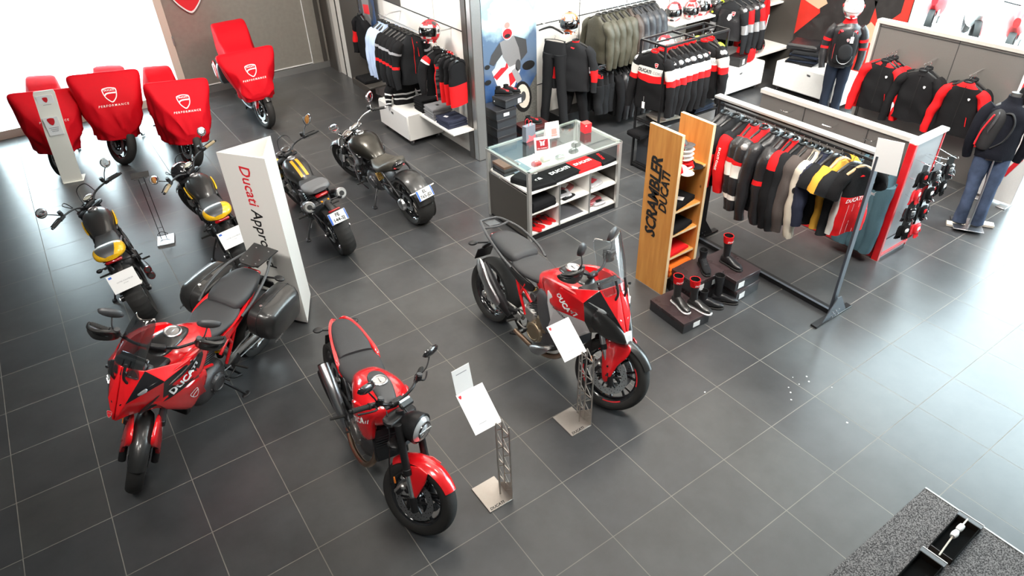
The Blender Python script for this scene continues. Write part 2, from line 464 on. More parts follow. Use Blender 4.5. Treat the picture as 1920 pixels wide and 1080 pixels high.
g.T = TR(.33, 11.12, 1.86, 90, 0, 0)
O = cr([(x * .62, y * .62) for x, y in SHIELD], 4, True)
g.prism(O, .03, PAP); g.prism([(x * .92, y * .92) for x, y in O], .034, DUCR)
g.text('DUCATI', .14, MX.Translation((0, .2, .035)), PAP, bold=.02)
tag(obj('shield_sign', g), 'red shield emblem sign with white rim on the brushed metal wall', 'sign')

g = G(); g.box((2.78, 10.05, H / 2), (.12, 2.3, H), WALLM)
g.box((2.715, 10.86, H / 2), (.06, .42, H), WALLD); g.box((2.705, 10.62, H / 2), (.05, .06, H), ALUF); g.box((2.712, 10.3, H / 2), (.02, .012, H), SEAM)
struct('wall_corner', g)
g = G(); g.box((2.80, 7.65, H / 2), (.12, 4.3, H), WALLM)
for z in (.92, 1.80, 2.8): g.box((2.738, 7.6, z), (.006, 4.3, .014), SEAM)
for y in (8.85, 7.55, 6.5): g.box((2.738, y, H / 2 + .9), (.006, .006, H - 1.8), mat('fine_seam', (.5, .48, .45), .6))
g.box((2.735, 8.0, 2.1), (.008, .9, .58), WALLD)
struct('wall_display', g)
g = G(); g.box((2.70, 9.42, 1.7), (.16, .82, 3.4), WALLD)
struct('trim_1', g)
# pillar with steel face
g = G(); g.box((2.74, 5.40, H / 2), (.16, .12, H), ALUF, bev=.01); g.box((2.70, 5.52, H / 2), (.1, .12, H), WALLD); g.box((2.84, 5.56, H / 2), (.12, .2, H), mat('pillar_dark', (.05, .05, .052), .3, .6))
struct('trim_2', g)
# wall B (runs right from the pillar)
YB = 5.9
g = G(); g.box((6.1, YB + .06, H / 2), (6.6, .12, H), WALLM)
for z in (.68, 1.60, 2.55): g.box((5.4, YB - .002, z), (5.2, .006, .014), SEAM)
for x in (5.0, 6.0, 7.0): g.box((x, YB - .002, 2.4), (.008, .006, 3.4), SEAM)
g.box((8.45, YB - .01, 1.2), (1.9, .02, 2.4), WALLD); g.box((8.6, YB - .022, .72), (1.6, .006, .01), SEAM)
struct('wall_poster', g)
# wall C (poster wall) at X = 9.3
XC = 9.3
g = G(); g.box((XC + .06, 4.45, H / 2), (.12, 3.1, H), WALLD); struct('wall_right', g)
# left side and behind the camera (never seen, shapes the reflections)
g = G(); g.box((-5.2, 3.0, H / 2), (.12, 16.6, H), mat('shade_wall', (.06, .06, .06), .9)); struct('wall_left', g)
g = G(); g.box((2, -4.6, H / 2), (14.5, .12, H), mat('shade_wall_b', (.22, .21, .20), .9)); struct('wall_front', g)
g = G(); g.box((2, 3.3, H + .05), (14.8, 16, .1), mat('ceiling_plaster', (.72, .69, .64), .9)); struct('ceiling', g)

# windows: back-left and right
g = G()
g.box((-2.7, 11.12, .07), (4.9, .12, .14), FRAME); g.box((-4.3, 11.12, 1.8), (1.7, .1, 3.6), mat('dark_header', (.05, .05, .052), .8)); g.box((-3.42, 11.1, 1.8), (.1, .14, 3.6), FRAME); g.box((-.19, 11.12, H / 2), (.13, .14, H), FRAME); g.box((-5.1, 11.12, H / 2), (.12, .12, H), FRAME)
g.box((-2.7, 11.12, 2.88), (4.9, .12, .16), FRAME)
o = struct('window_1', g); gg = G(); gg.box((-2.7, 11.15, 1.45), (4.9, .012, 2.9), GLS)
obj('pane', gg, o)
g = G(); g.box((-.12, 11.05, 1.05), (.03, .05, .16), ALUF, bev=.008); obj('window_handle', g, o)
g = G()
for y in (2.86, -.4, -3.9): g.box((XC, y, H / 2), (.1, .09, H), mat('white_frame', (.8, .8, .8), .4))
g.box((XC, -.6, .05), (.12, 7., .1), FRAME); g.box((XC, -.6, H - .05), (.12, 7., .1), FRAME)
o = struct('window_2', g); gg = G(); gg.box((XC + .02, -.6, H / 2), (.012, 7., H), GLS); obj('pane', gg, o)
# ground outside
g = G(); g.box((0, 16, -.16), (60, 9.6, .1), mat('pale_paving', (.75, .74, .72), .8)); struct('ground_back', g)
g = G(); g.box((20, -3, -.16), (21, 28, .1), _M['pale_paving']); struct('ground_right', g)

area('portal_back', (-1.95, 11.3, 1.45), (-90, 0, 0), 3.4, 2.9, 1, portal=True)
area('portal_right', (XC + .2, -.6, H / 2), (0, 90, 0), H, 7., 1, portal=True)
for x, y, p in ((1.6, 7.0, 120), (5.6, 4.2, 120), (5.6, .2, 90), (1.4, 2.6, 80), (8.0, 2.2, 90)):
    area('ceiling_fill', (x, y, H - .06), (0, 0, 0), 3.9, 3.9, p, (1, .91, .80))  # unseen wide fill panels added for soft base light, no fixtures modelled
def aim_fill(loc, at, p, sz=1.0):  # unseen area light added and aimed to brighten walls
    o = area('aimed_fill', loc, (0, 0, 0), sz, sz, p, (1, .95, .88)); o.rotation_euler = (V(at) - V(loc)).to_track_quat('-Z', 'Y').to_euler(); o.data.spread = radians(120)
aim_fill((-.6, 5.4, 5.7), (2.7, 7.4, 1.2), 170); aim_fill((3.2, 1.6, 5.8), (4.6, 5.8, 1.0), 105); aim_fill((5.2, 1.8, 5.8), (6.6, 5.6, 1.0), 95)
aim_fill((6.0, .6, 5.8), (8.6, 3.9, .9), 170); aim_fill((1.8, -.6, 5.8), (3.8, 1.2, 1.0), 150); aim_fill((3.6, -1.6, 5.8), (7.0, 1.2, .9), 150); aim_fill((-1.2, 6.6, 5.7), (.6, 11, 1.0), 45)
aim_fill((.2, 1.0, 5.8), (2.7, 3.4, .6), 60)
for a_, b_, p_ in (((-4.0, .6, 5.6), (-1.1, 3.3, 1.1), 38), ((-3.2, -1.6, 5.7), (-2.0, 2.4, .8), 8), ((-1.6, -1.8, 5.7), (-.6, 1.2, .8), 22)):
    aim_fill(a_, b_, p_, .8); bpy.context.scene.collection.objects[-1].data.spread = radians(70)

sl = bpy.data.lights.new('sun', 'SUN'); sl.energy = 9; sl.angle = radians(4); sl.color = (1, .97, .92); so_ = bpy.data.objects.new('sun', sl); COL.objects.link(so_)
so_.rotation_euler = V((-.36, .06, -.93)).to_track_quat('-Z', 'Y').to_euler()
# ---------------------------------------------------------------- motorcycles
# local frame of a bike: x forward, y to its left, z up, origin on the floor midway between the axles
def tyre_wheel(root, name, x, R, tw, style, T, rimm=BLKG, tread='road', spokes=5, discs=1, discr=.16, stripe=None):
    rr = R - (.085 if tread != 'block' else .1) if R < .34 else R - .09
    g = G(T @ TR(x, 0, R)); n = 96
    prof = [(rr - .004, -tw * .36), (rr + .006, -tw * .43), (rr + (R - rr) * .35, -tw * .5), (R - (R - rr) * .36, -tw * .485), (R - tw * .14, -tw * .40), (R - tw * .05, -tw * .25), (R - tw * .012, -tw * .12), (R, 0)]
    prof = prof + [(r, -h) for r, h in prof[-2::-1]]
    ko = len(prof)
    if tread == 'block':
        md = lambda i, j: -.007 if (4 <= i <= ko - 5 and (j % 6 == 0 or (i in (6, ko - 7) and j % 3 == 0))) else 0
    else:
        md = lambda i, j: -.004 if (4 <= i <= ko - 5 and i != ko // 2 and (j + (abs(i - ko // 2)) * 2) % 12 == 0) else 0
    g.lathe(prof, RUB, n=n, mod=md)
    if stripe:
        pass
    g2 = G(T @ TR(x, 0, R)); rw = tw * .36
    g2.lathe([(rr, -rw), (rr + .006, -rw - .006), (rr - .012, -rw + .004), (rr - .026, -rw * .55), (rr - .03, 0), (rr - .026, rw * .55), (rr - .012, rw - .004), (rr + .006, rw + .006), (rr, rw)], rimm, n=56)
    g2.lathe([(.0, -.055), (.032, -.055), (.036, -.045), (.036, .045), (.032, .055), (0, .055)], rimm, n=20)
    if style == 'wire':
        for k in range(24):
            a = 2 * pi * k / 24; s1 = 1 if k % 2 else -1; a2 = a + .35 * (1 if (k // 2) % 2 else -1)
            g2.tube([(.036 * cos(a), .04 * s1, .036 * sin(a)), ((rr - .028) * cos(a2), 0, (rr - .028) * sin(a2))], .0028, STL, n=5)
    else:
        for k in range(spokes):
            a = 2 * pi * k / spokes + .3
            for da in ((-.17, .17) if style == 'y' else (0,)):
                p0 = (.03 * cos(a), .012, .03 * sin(a)); e = a + da
                mid = (rr * .5 * cos(a + da * .4), .012, rr * .5 * sin(a + da * .4)); p1 = ((rr - .026) * cos(e), 0, (rr - .026) * sin(e))
                g2.tube([p0, mid, p1], [.018, .011, .012], rimm, n=8, k=3)
    if stripe:
        g2.lathe([(rr + .007, rw + .003), (rr - .008, rw + .004)], stripe, n=56, mf=lambda i, j: stripe if j % 14 < 6 else rimm)
        g2.lathe([(rr - .008, -rw - .004), (rr + .007, -rw - .006)], stripe, n=56, mf=lambda i, j: stripe if j % 14 < 6 else rimm)
    wh = obj(name, g2, root)
    obj('tyre', g, wh)
    for s in ((-1, 1) if discs == 2 else (discs,)):
        if discs == 0: break
        gd = G(T @ TR(x, 0, R)); y = s * .062; di = discr * .68
        gd.lathe([(di, y - .0025), (discr, y - .0025), (discr, y + .0025), (di, y + .0025)], STL, n=48, closed=True, mod=lambda i, j: (.004 if i in (1, 2) and j % 6 < 2 else 0))
        for k in range(45):
            a = 2 * pi * k / 45; q = di + (discr - di) * (.25 + .25 * (k % 3))
            for sy in (-1, 1):
                c = (q * cos(a), y + sy * .0032, q * sin(a))
                vs = [(c[0] + .0042 * cos(t), c[1], c[2] + .0042 * sin(t)) for t in [2 * pi * i / 6 for i in range(6)]]
                gd.add(vs, [tuple(range(6)) if sy < 0 else tuple(range(6))[::-1]], INK)
        for k in range(6):
            a = 2 * pi * k / 6
            gd.tube([(.03 * cos(a), y, .03 * sin(a)), ((di + .004) * cos(a + .25), y, (di + .004) * sin(a + .25))], [.012, .007], BLKM, n=6)
        obj('brake_disc', gd, wh)
    return wh

def steerT(hx, hz, rake, ang):
    """turn about the steering axis through (hx, 0, hz)"""
    ax = V((-sin(radians(rake)), 0, cos(radians(rake))))
    return MX.Translation((hx, 0, hz)) @ MX.Rotation(radians(ang), 4, ax) @ MX.Translation((-hx, 0, -hz))

def fork(root, T, x, R, rake, L, half, upm, lowm, r_up=.027, usd=True, boots=False, springs=False, caliper=True):
    u = V((-sin(radians(rake)), 0, cos(radians(rake))))
    for s in (1, -1):
        a = V((x + .0, s * half, R)) - u * .02 + V((.03, 0, 0)); b = a + u * L
        g = G(T)
        split = .42 if usd else .45
        m1 = a + u * (L * split)
        if usd:
            g.cyl(a, m1, .021, CHR, 14); g.cyl(m1, b, r_up, upm, 16, bev=.003); g.cyl(a - u * .03, a + u * .09, .027, lowm, 14, bev=.004)
            g.cyl(m1 - u * .01, m1 + u * .035, r_up + .004, BLKM, 16, bev=.003)
        else:
            g.cyl(a - u * .03, m1, .03, lowm, 16, bev=.004); g.cyl(m1, b, .021, upm, 14)
        g.box((x, s * half, R), (.06, .03, .07), lowm, bev=.01)
        if boots: g.cyl(m1, m1 + u * .09, .032, RUB, 14)
        fl = obj('fork_leg', g, root)
        if caliper:
            gc = G(T); c = V((x - .105, s * (half - .012), R + .06))
            gc.box(c, (.05, .055, .11), ALU, ry=28, bev=.012); gc.box(c + V((.01, s * .03, .0)), (.03, .012, .075), BLKM, ry=28, bev=.005)
            gc.box(c + V((.04, 0, .015)), (.06, .02, .03), lowm, ry=28, bev=.005)
            obj('brake_caliper', gc, fl)
    return u

def clamps(root, T, top, u, half, m=BLKM, dz=.17):
    g = G(T)
    for q in (0, -dz):
        c = V(top) + u * q
        g.pillow([c + V((.03, half + .035, 0)), c + V((-.05, half + .03, 0)), c + V((-.06, 0, 0)), c + V((-.05, -half - .03, 0)), c + V((.03, -half - .035, 0)), c + V((.04, 0, 0))], u, .012, m, k=3, back=.022)
    g.cyl(V(top) + u * .03, V(top) - u * (dz + .02), .028, m, 14)
    return obj('triple_clamp', g, root)

def bars(root, T, c, pts, gripm=RUB, barm=BLKM, lever=BLKM, r=.011, res=1, mir='round', mh=.2, mo=.05, guards=None, mirm=BLKG, mface=None, grips=.12, mdir=None):
    """pts: bar path on the left side from the clamp outwards, relative to c"""
    P = [V(c) + V(p) for p in pts]
    g = G(T); full = [V((p.x, -p.y, p.z)) for p in P[::-1]] + P
    g.tube(full, r, barm, n=10, k=4)
    g.box(V(c), (.05, .13, .045), barm, bev=.012)
    hb = obj('handlebar', g, root)
    MF = mface or mat('mirror_glass', (.75, .77, .8), .03, 1.)
    for s in (1, -1):
        e = V((P[-1].x, s * P[-1].y, P[-1].z)); f = V((P[-2].x, s * P[-2].y, P[-2].z)); d = (e - f).normalized()
        gg = G(T); gg.cyl(e - d * grips, e, .0175, gripm, 14, bev=.003); gg.cyl(e - d * (grips + .008), e - d * (grips - .002), .023, gripm, 14); gg.cyl(e, e + d * .02, .014, barm, 12, bev=.003)
        for k in range(6): gg.cyl(e - d * (.02 + .016 * k), e - d * (.026 + .016 * k), .0188, gripm, 12)
        obj('grip', gg, hb)
        gg = G(T); q = e - d * (grips + .03); fw = V((1, 0, 0))
        gg.box(q, (.035, .05, .035), BLKM, bev=.008, rz=degz(d)); gg.tube([q + fw * .02, q + fw * .055 + d * .02, q + fw * .06 + d * .08, q + fw * .05 + d * .15], [.007, .007, .006, .007], lever, n=8)
        if res:
            gg.cyl(q - d * .03 + V((.02, 0, .01)), q - d * .03 + V((.02, 0, .055)), .022, BLKM, 16, bev=.004); gg.cyl(q - d * .03 + V((.02, 0, .055)), q - d * .03 + V((.02, 0, .062)), .02, CARB, 16)
            gg.box(q - d * .015 + V((.0, 0, -.005)), (.03, .05, .03), CHR if lever is CHR else BLKM, bev=.006, rz=degz(d))
        obj('lever', gg, hb)
        if mir:
            gm = G(T); b0 = q - d * .02 + V((0, 0, .02)); mc = b0 + V((-.01 if not mdir else mdir[0], s * mo, mh))
            gm.tube([b0, b0 + (mc - b0) * .4 + V((.03, s * .01, 0)), mc + V((.01, 0, -.02))], [.006, .0055, .005], mirm if mirm is not BLKG else BLKM, n=8)
            fc = V((-1, 0, .12)).normalized(); sd = V((0, 1, 0)); up = V((.12, 0, 1)).normalized()
            if mir == 'round': O = [mc + sd * (.055 * cos(t)) + up * (.055 * sin(t)) for t in [2 * pi * i / 12 for i in range(12)]]
            elif mir == 'leaf': O = [mc + sd * (s * a) + up * b for a, b in ((-.075, -.012), (-.045, .03), (.02, .042), (.08, .03), (.085, -.005), (.03, -.032), (-.04, -.034))]
            else: O = [mc + sd * (s * a) + up * b for a, b in ((-.05, -.05), (-.06, .02), (-.02, .06), (.05, .065), (.062, .01), (.02, -.045))]
            gm.pillow(O, -fc, .03, mirm, k=3)
            mo_ = obj('mirror', gm, hb)
            g3 = G(T); c3 = sum(O, V()) / len(O); g3.pillow([c3 + (p - c3) * .9 + fc * .001 for p in O], fc, .002, MF, k=3); mm = obj('mirror_glass', g3, root); mm['label'] = 'mirror glass'
        if guards:
            gg = G(T); a0 = e + d * .02
            O = [(-.01, .0, -.0), (.06, -.01, .035), (.11, -.05, .06), (.12, -.13, .07), (.105, -.2, .055), (.10, -.2, -.02), (.105, -.12, -.04), (.09, -.05, -.045), (.03, .0, -.03)]
            gg.pillow([a0 + V((px_, s * py_, pz_)) for px_, py_, pz_ in O], (.9, s * .35, .15), .03, guards, k=3, back=.012)
            gg.tube([a0, a0 + V((.07, s * -.02, .01)), a0 + V((.10, s * -.2, .01))], .007, BLKM, n=8)
            obj('hand_guard', gg, hb)
    return hb
def degz(d): return math.degrees(atan2(d.y, d.x)) - 90

def gauge(root, T, c, r, rim=CHR, face=None, tilt=35):
    g = G(T @ TR(c[0], c[1], c[2], 0, tilt - 180 + 145, 0))
    g.lathe([(0, -.05), (r * .7, -.05), (r, -.02), (r, 0)], BLKM, ax='Z', n=28)
    g.lathe([(r * .86, .001), (r * .9, .008), (r * 1.04, .007), (r * 1.06, -.006), (r * 1.0, -.008)], rim, ax='Z', n=28)
    g.lathe([(0, .002), (r * .88, .002)], face or BLKG, ax='Z', n=28)
    return obj('instrument_gauge', g, root)

def engine(root, cover=BRZ, cyl_m=ENG, big=1., v4=False, pipes=COP, mx=0., frame_rad=True):
    g = G()
    # crankcase, sump and gearbox
    g.body([(-.20 + mx, .27, .40, .07), (-.16 + mx, .22, .46, .12), (-.02 + mx, .17, .47, .14), (.12 + mx, .18, .44, .14), (.2 + mx, .23, .40, .1), (.23 + mx, .27, .36, .05)], cyl_m, p=3.4)
    eng = obj('engine', g, root)
    for s, m, r in ((-1, cover, .088), (1, cyl_m, .075)):
        gg = G(); c = (-.03 + mx, s * .13, .33)
        gg.lathe([(r + .022, -.03), (r + .02, .012), (r + .004, .022), (r, .034), (r * .82, .04), (r * .78, .035), (r * .3, .036), (0, .038)] if s > 0 else [(0, -.038), (r * .3, -.036), (r * .78, -.035), (r * .82, -.04), (r, -.034), (r + .004, -.022), (r + .02, -.012), (r + .022, .03)], m, c=c, n=32)
        for k in range(8):
            a = 2 * pi * k / 8; gg.cyl((c[0] + (r + .012) * cos(a), c[1] + s * .005, c[2] + (r + .012) * sin(a)), (c[0] + (r + .012) * cos(a), c[1] + s * .024, c[2] + (r + .012) * sin(a)), .006, STL, 6)
        if s < 0: gg.box((c[0] + .1, c[1] + .01, c[2] + .06), (.1, .05, .07), m, ry=-30, bev=.02)
        o = obj('engine_cover', gg, eng)
        if s < 0 and cover is BRZ: o['label'] = 'bronze clutch cover'
    # cylinders with fins
    for cx, cz, tilt in (((.15, .50, 68), (-.04, .58, -12)) if not v4 else ((.13, .50, 50), (-.06, .56, -20))):
        gg = G(TR(cx + mx, 0, cz, 0, tilt, 0)); wd = .075 if not v4 else .13
        gg.box((0, 0, 0), (.13, wd * 2, .17), cyl_m, bev=.02)
        for k in range(7): gg.box((0, 0, -.075 + .022 * k), (.155, wd * 2 + .03, .007), cyl_m, bev=.002)
        gg.box((0, 0, .10), (.14, wd * 2 + .02, .06), cyl_m, bev=.018)
        for s in (-1, 1): gg.cyl((0, s * (wd + .005), .10), (0, s * (wd + .02), .10), .04, cyl_m, 16, bev=.004)
        obj('cylinder', gg, eng)
    return eng

def chain_side(root, rx, R, m=BLKM, mono=False, yw=.13, pivot=(-.24, .34), disc_caliper=True):
    g = G(); px_, pz = pivot
    for s in ((1, -1) if not mono else (1 if mono > 0 else -1,)):
        g.tube([(px_, s * .09, pz), ((px_ + rx) / 2, s * (yw - .005), (pz + R) / 2 + .045), (rx, s * yw, R)], [.035, .034, .024], m, n=10, flat=.6)
        g.cyl((rx, s * (yw - .02), R), (rx, s * (yw + .022), R), .034, m, 16, bev=.005); g.cyl((rx, s * (yw + .02), R), (rx, s * (yw + .032), R), .018, STL, 6)
    g.tube([(px_ - .07, -.09, pz + .03), (px_ - .09, 0, pz + .03), (px_ - .07, .09, pz + .03)], .03, m, n=10)
    sw = obj('swingarm', g, root)
    gg = G(); y = .10
    gg.lathe([(.07, y - .004), (.102, y - .004), (.102, y + .004), (.07, y + .004)], STL, c=(rx, 0, R), n=44, closed=True, mod=lambda i, j: .004 if i in (1, 2) and j % 2 else 0)
    for k in range(5):
        a = 2 * pi * k / 5; gg.tube([(rx + .03 * cos(a), y, R + .03 * sin(a)), (rx + .074 * cos(a), y, R + .074 * sin(a))], .008, BLKM, n=6)
    gg.tube([(rx - .02, y, R + .104), (px_ + .02, y, pz + .042), (px_ + .05, y, pz), (px_ + .02, y, pz - .042), (rx - .02, y, R - .104), (rx - .10, y, R)], .007, STL, n=6, k=4, closed=True)
    obj('drive_chain', gg, sw)
    gg = G(); gg.lathe([(.075, -.0685), (.118, -.0685), (.118, -.0635), (.075, -.0635)], STL, c=(rx, 0, R), n=40, closed=True)
    gg.box((rx + .10, -.085, R + .035), (.06, .045, .05), ALU, ry=20, bev=.01)
    obj('rear_brake', gg, sw)
    return sw

def shock(root, a, b, spring=YEL):
    g = G(); a, b = V(a), V(b); d = (b - a); g.cyl(a, b, .016, STL, 12); g.cyl(a, a + d * .3, .03, BLKM, 14, bev=.003)
    P = []
    u = d.normalized(); s1 = u.orthogonal().normalized(); s2 = u.cross(s1)
    for i in range(57): t = i / 8 * 2 * pi; P.append(a + d * (.25 + .6 * i / 56) + s1 * (.034 * cos(t)) + s2 * (.034 * sin(t)))
    g.tube(P, .0065, spring, n=6, k=1)
    return obj('rear_shock', g, root)

def pegs(root, x, z, w=.17, m=BLKM):
    for s in (1, -1):
        g = G(); g.box((x - .02, s * (w - .03), z + .03), (.12, .012, .09), m, bev=.005, ry=20); g.tube([(x, s * (w - .03), z), (x - .01, s * (w + .09), z + .006)], [.012, .011], RUB, n=8)
        g.tube([(x + .02, s * (w - .015), z - .02), (x + .10, s * (w - .01), z - .03), (x + .16, s * (w - .01), z - .015)], .007, m, n=8); g.cyl((x + .16, s * (w - .01), z - .015), (x + .16, s * (w + .03), z - .015), .008, RUB, 10)
        obj('footpeg', g, root)

def sidestand(root, x=-.12, z=.24, L=.30, lean=10):
    a = V((x, .12, z)); b = V((x - .09, .12 + .15, .0)); b = V((b.x, b.y, b.y * math.tan(radians(lean)) + .006))
    g = G(); g.tube([a, (a + b) / 2 + V((0, .01, 0)), b], [.013, .011, .01], BLKM, n=8); g.pillow([b + V((px_, py_, 0)) for px_, py_ in ((-.04, -.02), (.03, -.02), (.045, .01), (.0, .03), (-.04, .02))], (0, -.15, 1), .008, BLKM, k=2, back=.004)
    g.tube([a + V((.02, -.02, .02)), a + (b - a) * .45 + V((0, -.012, 0))], .005, STL, n=6)
    return obj('side_stand', g, root)

def muffler(root, P, r, m, tip=CHR, flat=1., end=None):
    g = G(); g.tube(P, r, m, n=18, k=5, flat=flat)
    e = V(P[-1]); d = (V(P[-1]) - V(P[-2])).normalized(); q = r[-1] if isinstance(r, list) else r
    g.cyl(e - d * .004, e + d * .012, q * .98, tip, 20, r2=q * .9); g.cyl(e + d * .008, e + d * .014, q * .6, INK, 18)
    return obj('exhaust_muffler', g, root)

def plate(root, T, lines, w=.21, h=.13, blue=True):
    g = G(T); g.box((0, 0, 0), (w, h, .004), WPNT, bev=.0015)
    if blue: g.box((-w / 2 + .012, 0, .0015), (.020, h * .94, .004), BLUEP); g.box((w / 2 - .009, 0, .0015), (.012, h * .94, .004), BLUEP)
    for i, l in enumerate(lines): g.text(l, h * .42, MX.Translation((0, h * (.22 - .44 * i), .0042)), INK, bold=.02)
    return obj('license_plate', g, root)

def cap(root, c, r=.05, m=None, tilt=0, T=None):
    g = G((T or MX()) @ TR(c[0], c[1], c[2], 0, tilt, 0)); g.lathe([(r * 1.15, -.012), (r * 1.15, .004), (r, .01), (r * .85, .008), (r * .8, .004), (0, .005)], m or STL, ax='Z', n=32)
    g.box((0, 0, .008), (r * .9, .012, .006), m or STL, bev=.002)
    return obj('fuel_cap', g, root)

def fender(root, T, x, R, tw, a0, a1, m, off=.03, name='front_fender', w=None, cross=1., tip=.8):
    """curved mudguard over a wheel: angles in degrees from the forward direction"""
    w = w or tw * .56; Rg = []
    n = 16
    for i in range(n + 1):
        f = i / n; a = radians(a0 + (a1 - a0) * f); ww = w * (tip + (1 - tip) * sin(pi * min(1, max(0, f))))
        outer = []
        for k in range(9):
            t = -1 + 2 * k / 8; q = R + off - .035 * cross * abs(t) ** 2.4
            outer.append((x + q * cos(a), ww * t, R + q * sin(a)))
        inner = [(x + (R + off - .006 - .035 * cross * abs(t) ** 2.4) * cos(a), ww * t * .96, R + (R + off - .006 - .035 * cross * abs(t) ** 2.4) * sin(a)) for t in [1 - 2 * k / 8 for k in range(9)]]
        Rg.append(outer + inner)
    g = G(T); g.rings(Rg, m)
    return g

def trellis(root, m, pts, r=.014, name='trellis_frame'):
    g = G()
    for s in (1, -1):
        for P in pts: g.tube([(p[0], s * p[1], p[2]) for p in P], r, m, n=8, k=4)
    return obj2(name, g, root)

def place(root, rear, front, lean, scale=1.):
    rv, fv = V((*rear, 0)), V((*front, 0)); d = fv - rv; yaw = atan2(d.y, d.x)
    root.location = (rv + fv) / 2
    root.rotation_mode = 'XYZ'
    root.rotation_euler = (radians(-lean), 0, yaw)      # positive lean tips the bike to its left
    root.scale = (scale,) * 3
    return root
# ================================================================ red naked roadster (centre)
def roadster(root, steer):
    ENG = mat('satin_engine_metal', (.26, .25, .24), .4, .8, bump=.2, bscale=90)
    wb = 1.474; fx, rx = wb / 2, -wb / 2; R = .30; Rr = .316
    hx, hz = .40, .84; T = steerT(hx, hz, 24, steer)
    tyre_wheel(root, 'front_wheel', fx, R, .12, 'y', T, spokes=5, discs=2)
    tyre_wheel(root, 'rear_wheel', rx, Rr, .18, 'y', MX(), spokes=5, discs=0)
    u = fork(root, T, fx, R, 24, .62, .105, BLKM, BLKM)
    clamps(root, T, V((fx, 0, R)) + u * .60 + V((-.03, 0, 0)), u, .105)
    g = fender(root, T, fx, R, .12, 38, 142, RED, off=.022, w=.075)
    for s in (1, -1):
        g.pillow([(fx - .07, s * .085, R + .27), (fx + .07, s * .085, R + .28), (fx + .05, s * .098, R + .12), (fx + .02, s * .10, R + .03), (fx - .01, s * .10, R + .04), (fx - .06, s * .095, R + .16)], (0, s, 0), .012, RED, k=2, back=.008)
    obj('front_fender', g, root)
    engine(root, cover=ENG)
    g = G()
    g.tube([(.22, -.05, .44), (.28, -.12, .30), (.18, -.16, .19), (-.02, -.175, .17), (-.22, -.15, .22)], .023, COP, n=10)
    g.tube([(.18, .03, .44), (.24, .04, .30), (.12, .02, .18), (-.06, -.03, .165)], .021, COP, n=10)
    obj('exhaust_pipe', g, root)
    muffler(root, [(-.22, -.15, .22), (-.32, -.175, .36), (-.42, -.19, .50), (-.56, -.205, .62)], [.03, .044, .048, .046], STL, BLKM)
    muffler(root, [(-.30, -.14, .22), (-.38, -.165, .30), (-.50, -.19, .42), (-.63, -.20, .50)], [.028, .040, .044, .042], BLKM, BLKM)
    chain_side(root, rx, Rr)
    shock(root, (-.26, 0, .36), (-.20, 0, .66), RED)
    g = G(); g.box((.31, 0, .48), (.05, .25, .26), BLKM, ry=-18, bev=.01)
    for k in range(9): g.box((.338 + (.0), 0, .38 + .024 * k), (.012, .22, .006), BLK, ry=-18)
    obj('radiator', g, root)
    trellis(root, BLKM, [[(.36, .03, .82), (.22, .13, .70), (.06, .16, .62)], [(.37, .03, .68), (.22, .13, .60), (.12, .15, .52)], [(.22, .13, .70), (.12, .15, .52)], [(-.12, .12, .66), (-.30, .12, .74), (-.62, .08, .82)], [(-.2, .12, .5), (-.34, .11, .64), (-.6, .07, .78)]], .013, 'frame')
    # tank
    g = G(); g.body([(-.16, .68, .80, .09, 2.4), (-.12, .66, .84, .115, 2.4), (-.02, .64, .885, .15), (.10, .63, .92, .185, 2.3), (.20, .62, .925, .195, 2.3), (.30, .64, .90, .175, 2.3), (.37, .70, .86, .12), (.40, .74, .82, .06)], RED, n=32, k=5, mf=None)
    bt = g.bvh()
    tank = obj('fuel_tank', g, root)
    g = G()
    for s in (1, -1):
        g.pillow([(.36, s * .10, .84), (.20, s * .185, .84), (.08, s * .18, .76), (.12, s * .175, .62), (.26, s * .165, .54), (.34, s * .14, .58), (.36, s * .14, .72)], (.15, s, .1), .03, RED, k=3, back=.02)
        g.text('DUCATI', .062, TR(.235, s * .30, .70, 90, -32 * s * -1, 0 if s < 0 else 180), PAP, shear=.35, bold=.04, onto=g.bvh(), dr=(0, -s, 0), lift=.003)
    obj2('tank_side_panel', g, tank)
    g = G(); g.body([(.02, .89, .915, .03, 2.2), (.08, .89, .937, .062, 2.2), (.20, .90, .942, .075), (.32, .86, .918, .06), (.38, .82, .87, .04)], CARB)
    obj('tank_top_cover', g, tank)
    cap(root, (.17, 0, .944), .05)
    # seat and tail
    g = G(); g.body([(.02, .74, .80, .07), (-.04, .72, .82, .12), (-.15, .72, .815, .155), (-.28, .74, .81, .165, 2.8), (-.36, .76, .83, .15)], SEAT, k=6)
    obj('seat', g, root)
    g = G(); g.body([(-.34, .77, .845, .13, 2.8), (-.42, .79, .875, .135, 2.8), (-.56, .83, .90, .115), (-.68, .87, .905, .075), (-.72, .88, .90, .03)], SEAT, k=6)
    obj('seat_cowl_pad', g, root)
    g = G()
    for s in (1, -1):
        g.pillow([(-.24, s * .16, .72), (-.30, s * .165, .81), (-.44, s * .145, .85), (-.62, s * .11, .885), (-.74, s * .06, .90), (-.76, s * .03, .86), (-.58, s * .09, .79), (-.38, s * .14, .74)], (-.1, s, .35), .02, RED, k=3, back=.02)
    obj2('tail_panel', g, root)
    g = G(); g.box((-.75, 0, .85), (.03, .10, .03), TAILR, bev=.008); obj('tail_lamp', g, root)
    g = G(); g.tube([(-.70, 0, .82), (-.80, 0, .74), (-.86, 0, .66)], .016, BLK, n=8, flat=2.4); g.box((-.87, 0, .62), (.01, .18, .12), BLK, ry=18, bev=.003)
    for s in (1, -1): g.tube([(-.80, 0, .74), (-.82, s * .12, .76)], .008, BLK, n=8); g.ball((-.83, s * .15, .762), (.035, .04, .018), BLK)
    obj('plate_holder', g, root)
    # headlamp, instrument, bars
    g = G(T @ TR(fx - .15, 0, .82, 0, -4, 0) @ MX.Scale(1.1, 4))
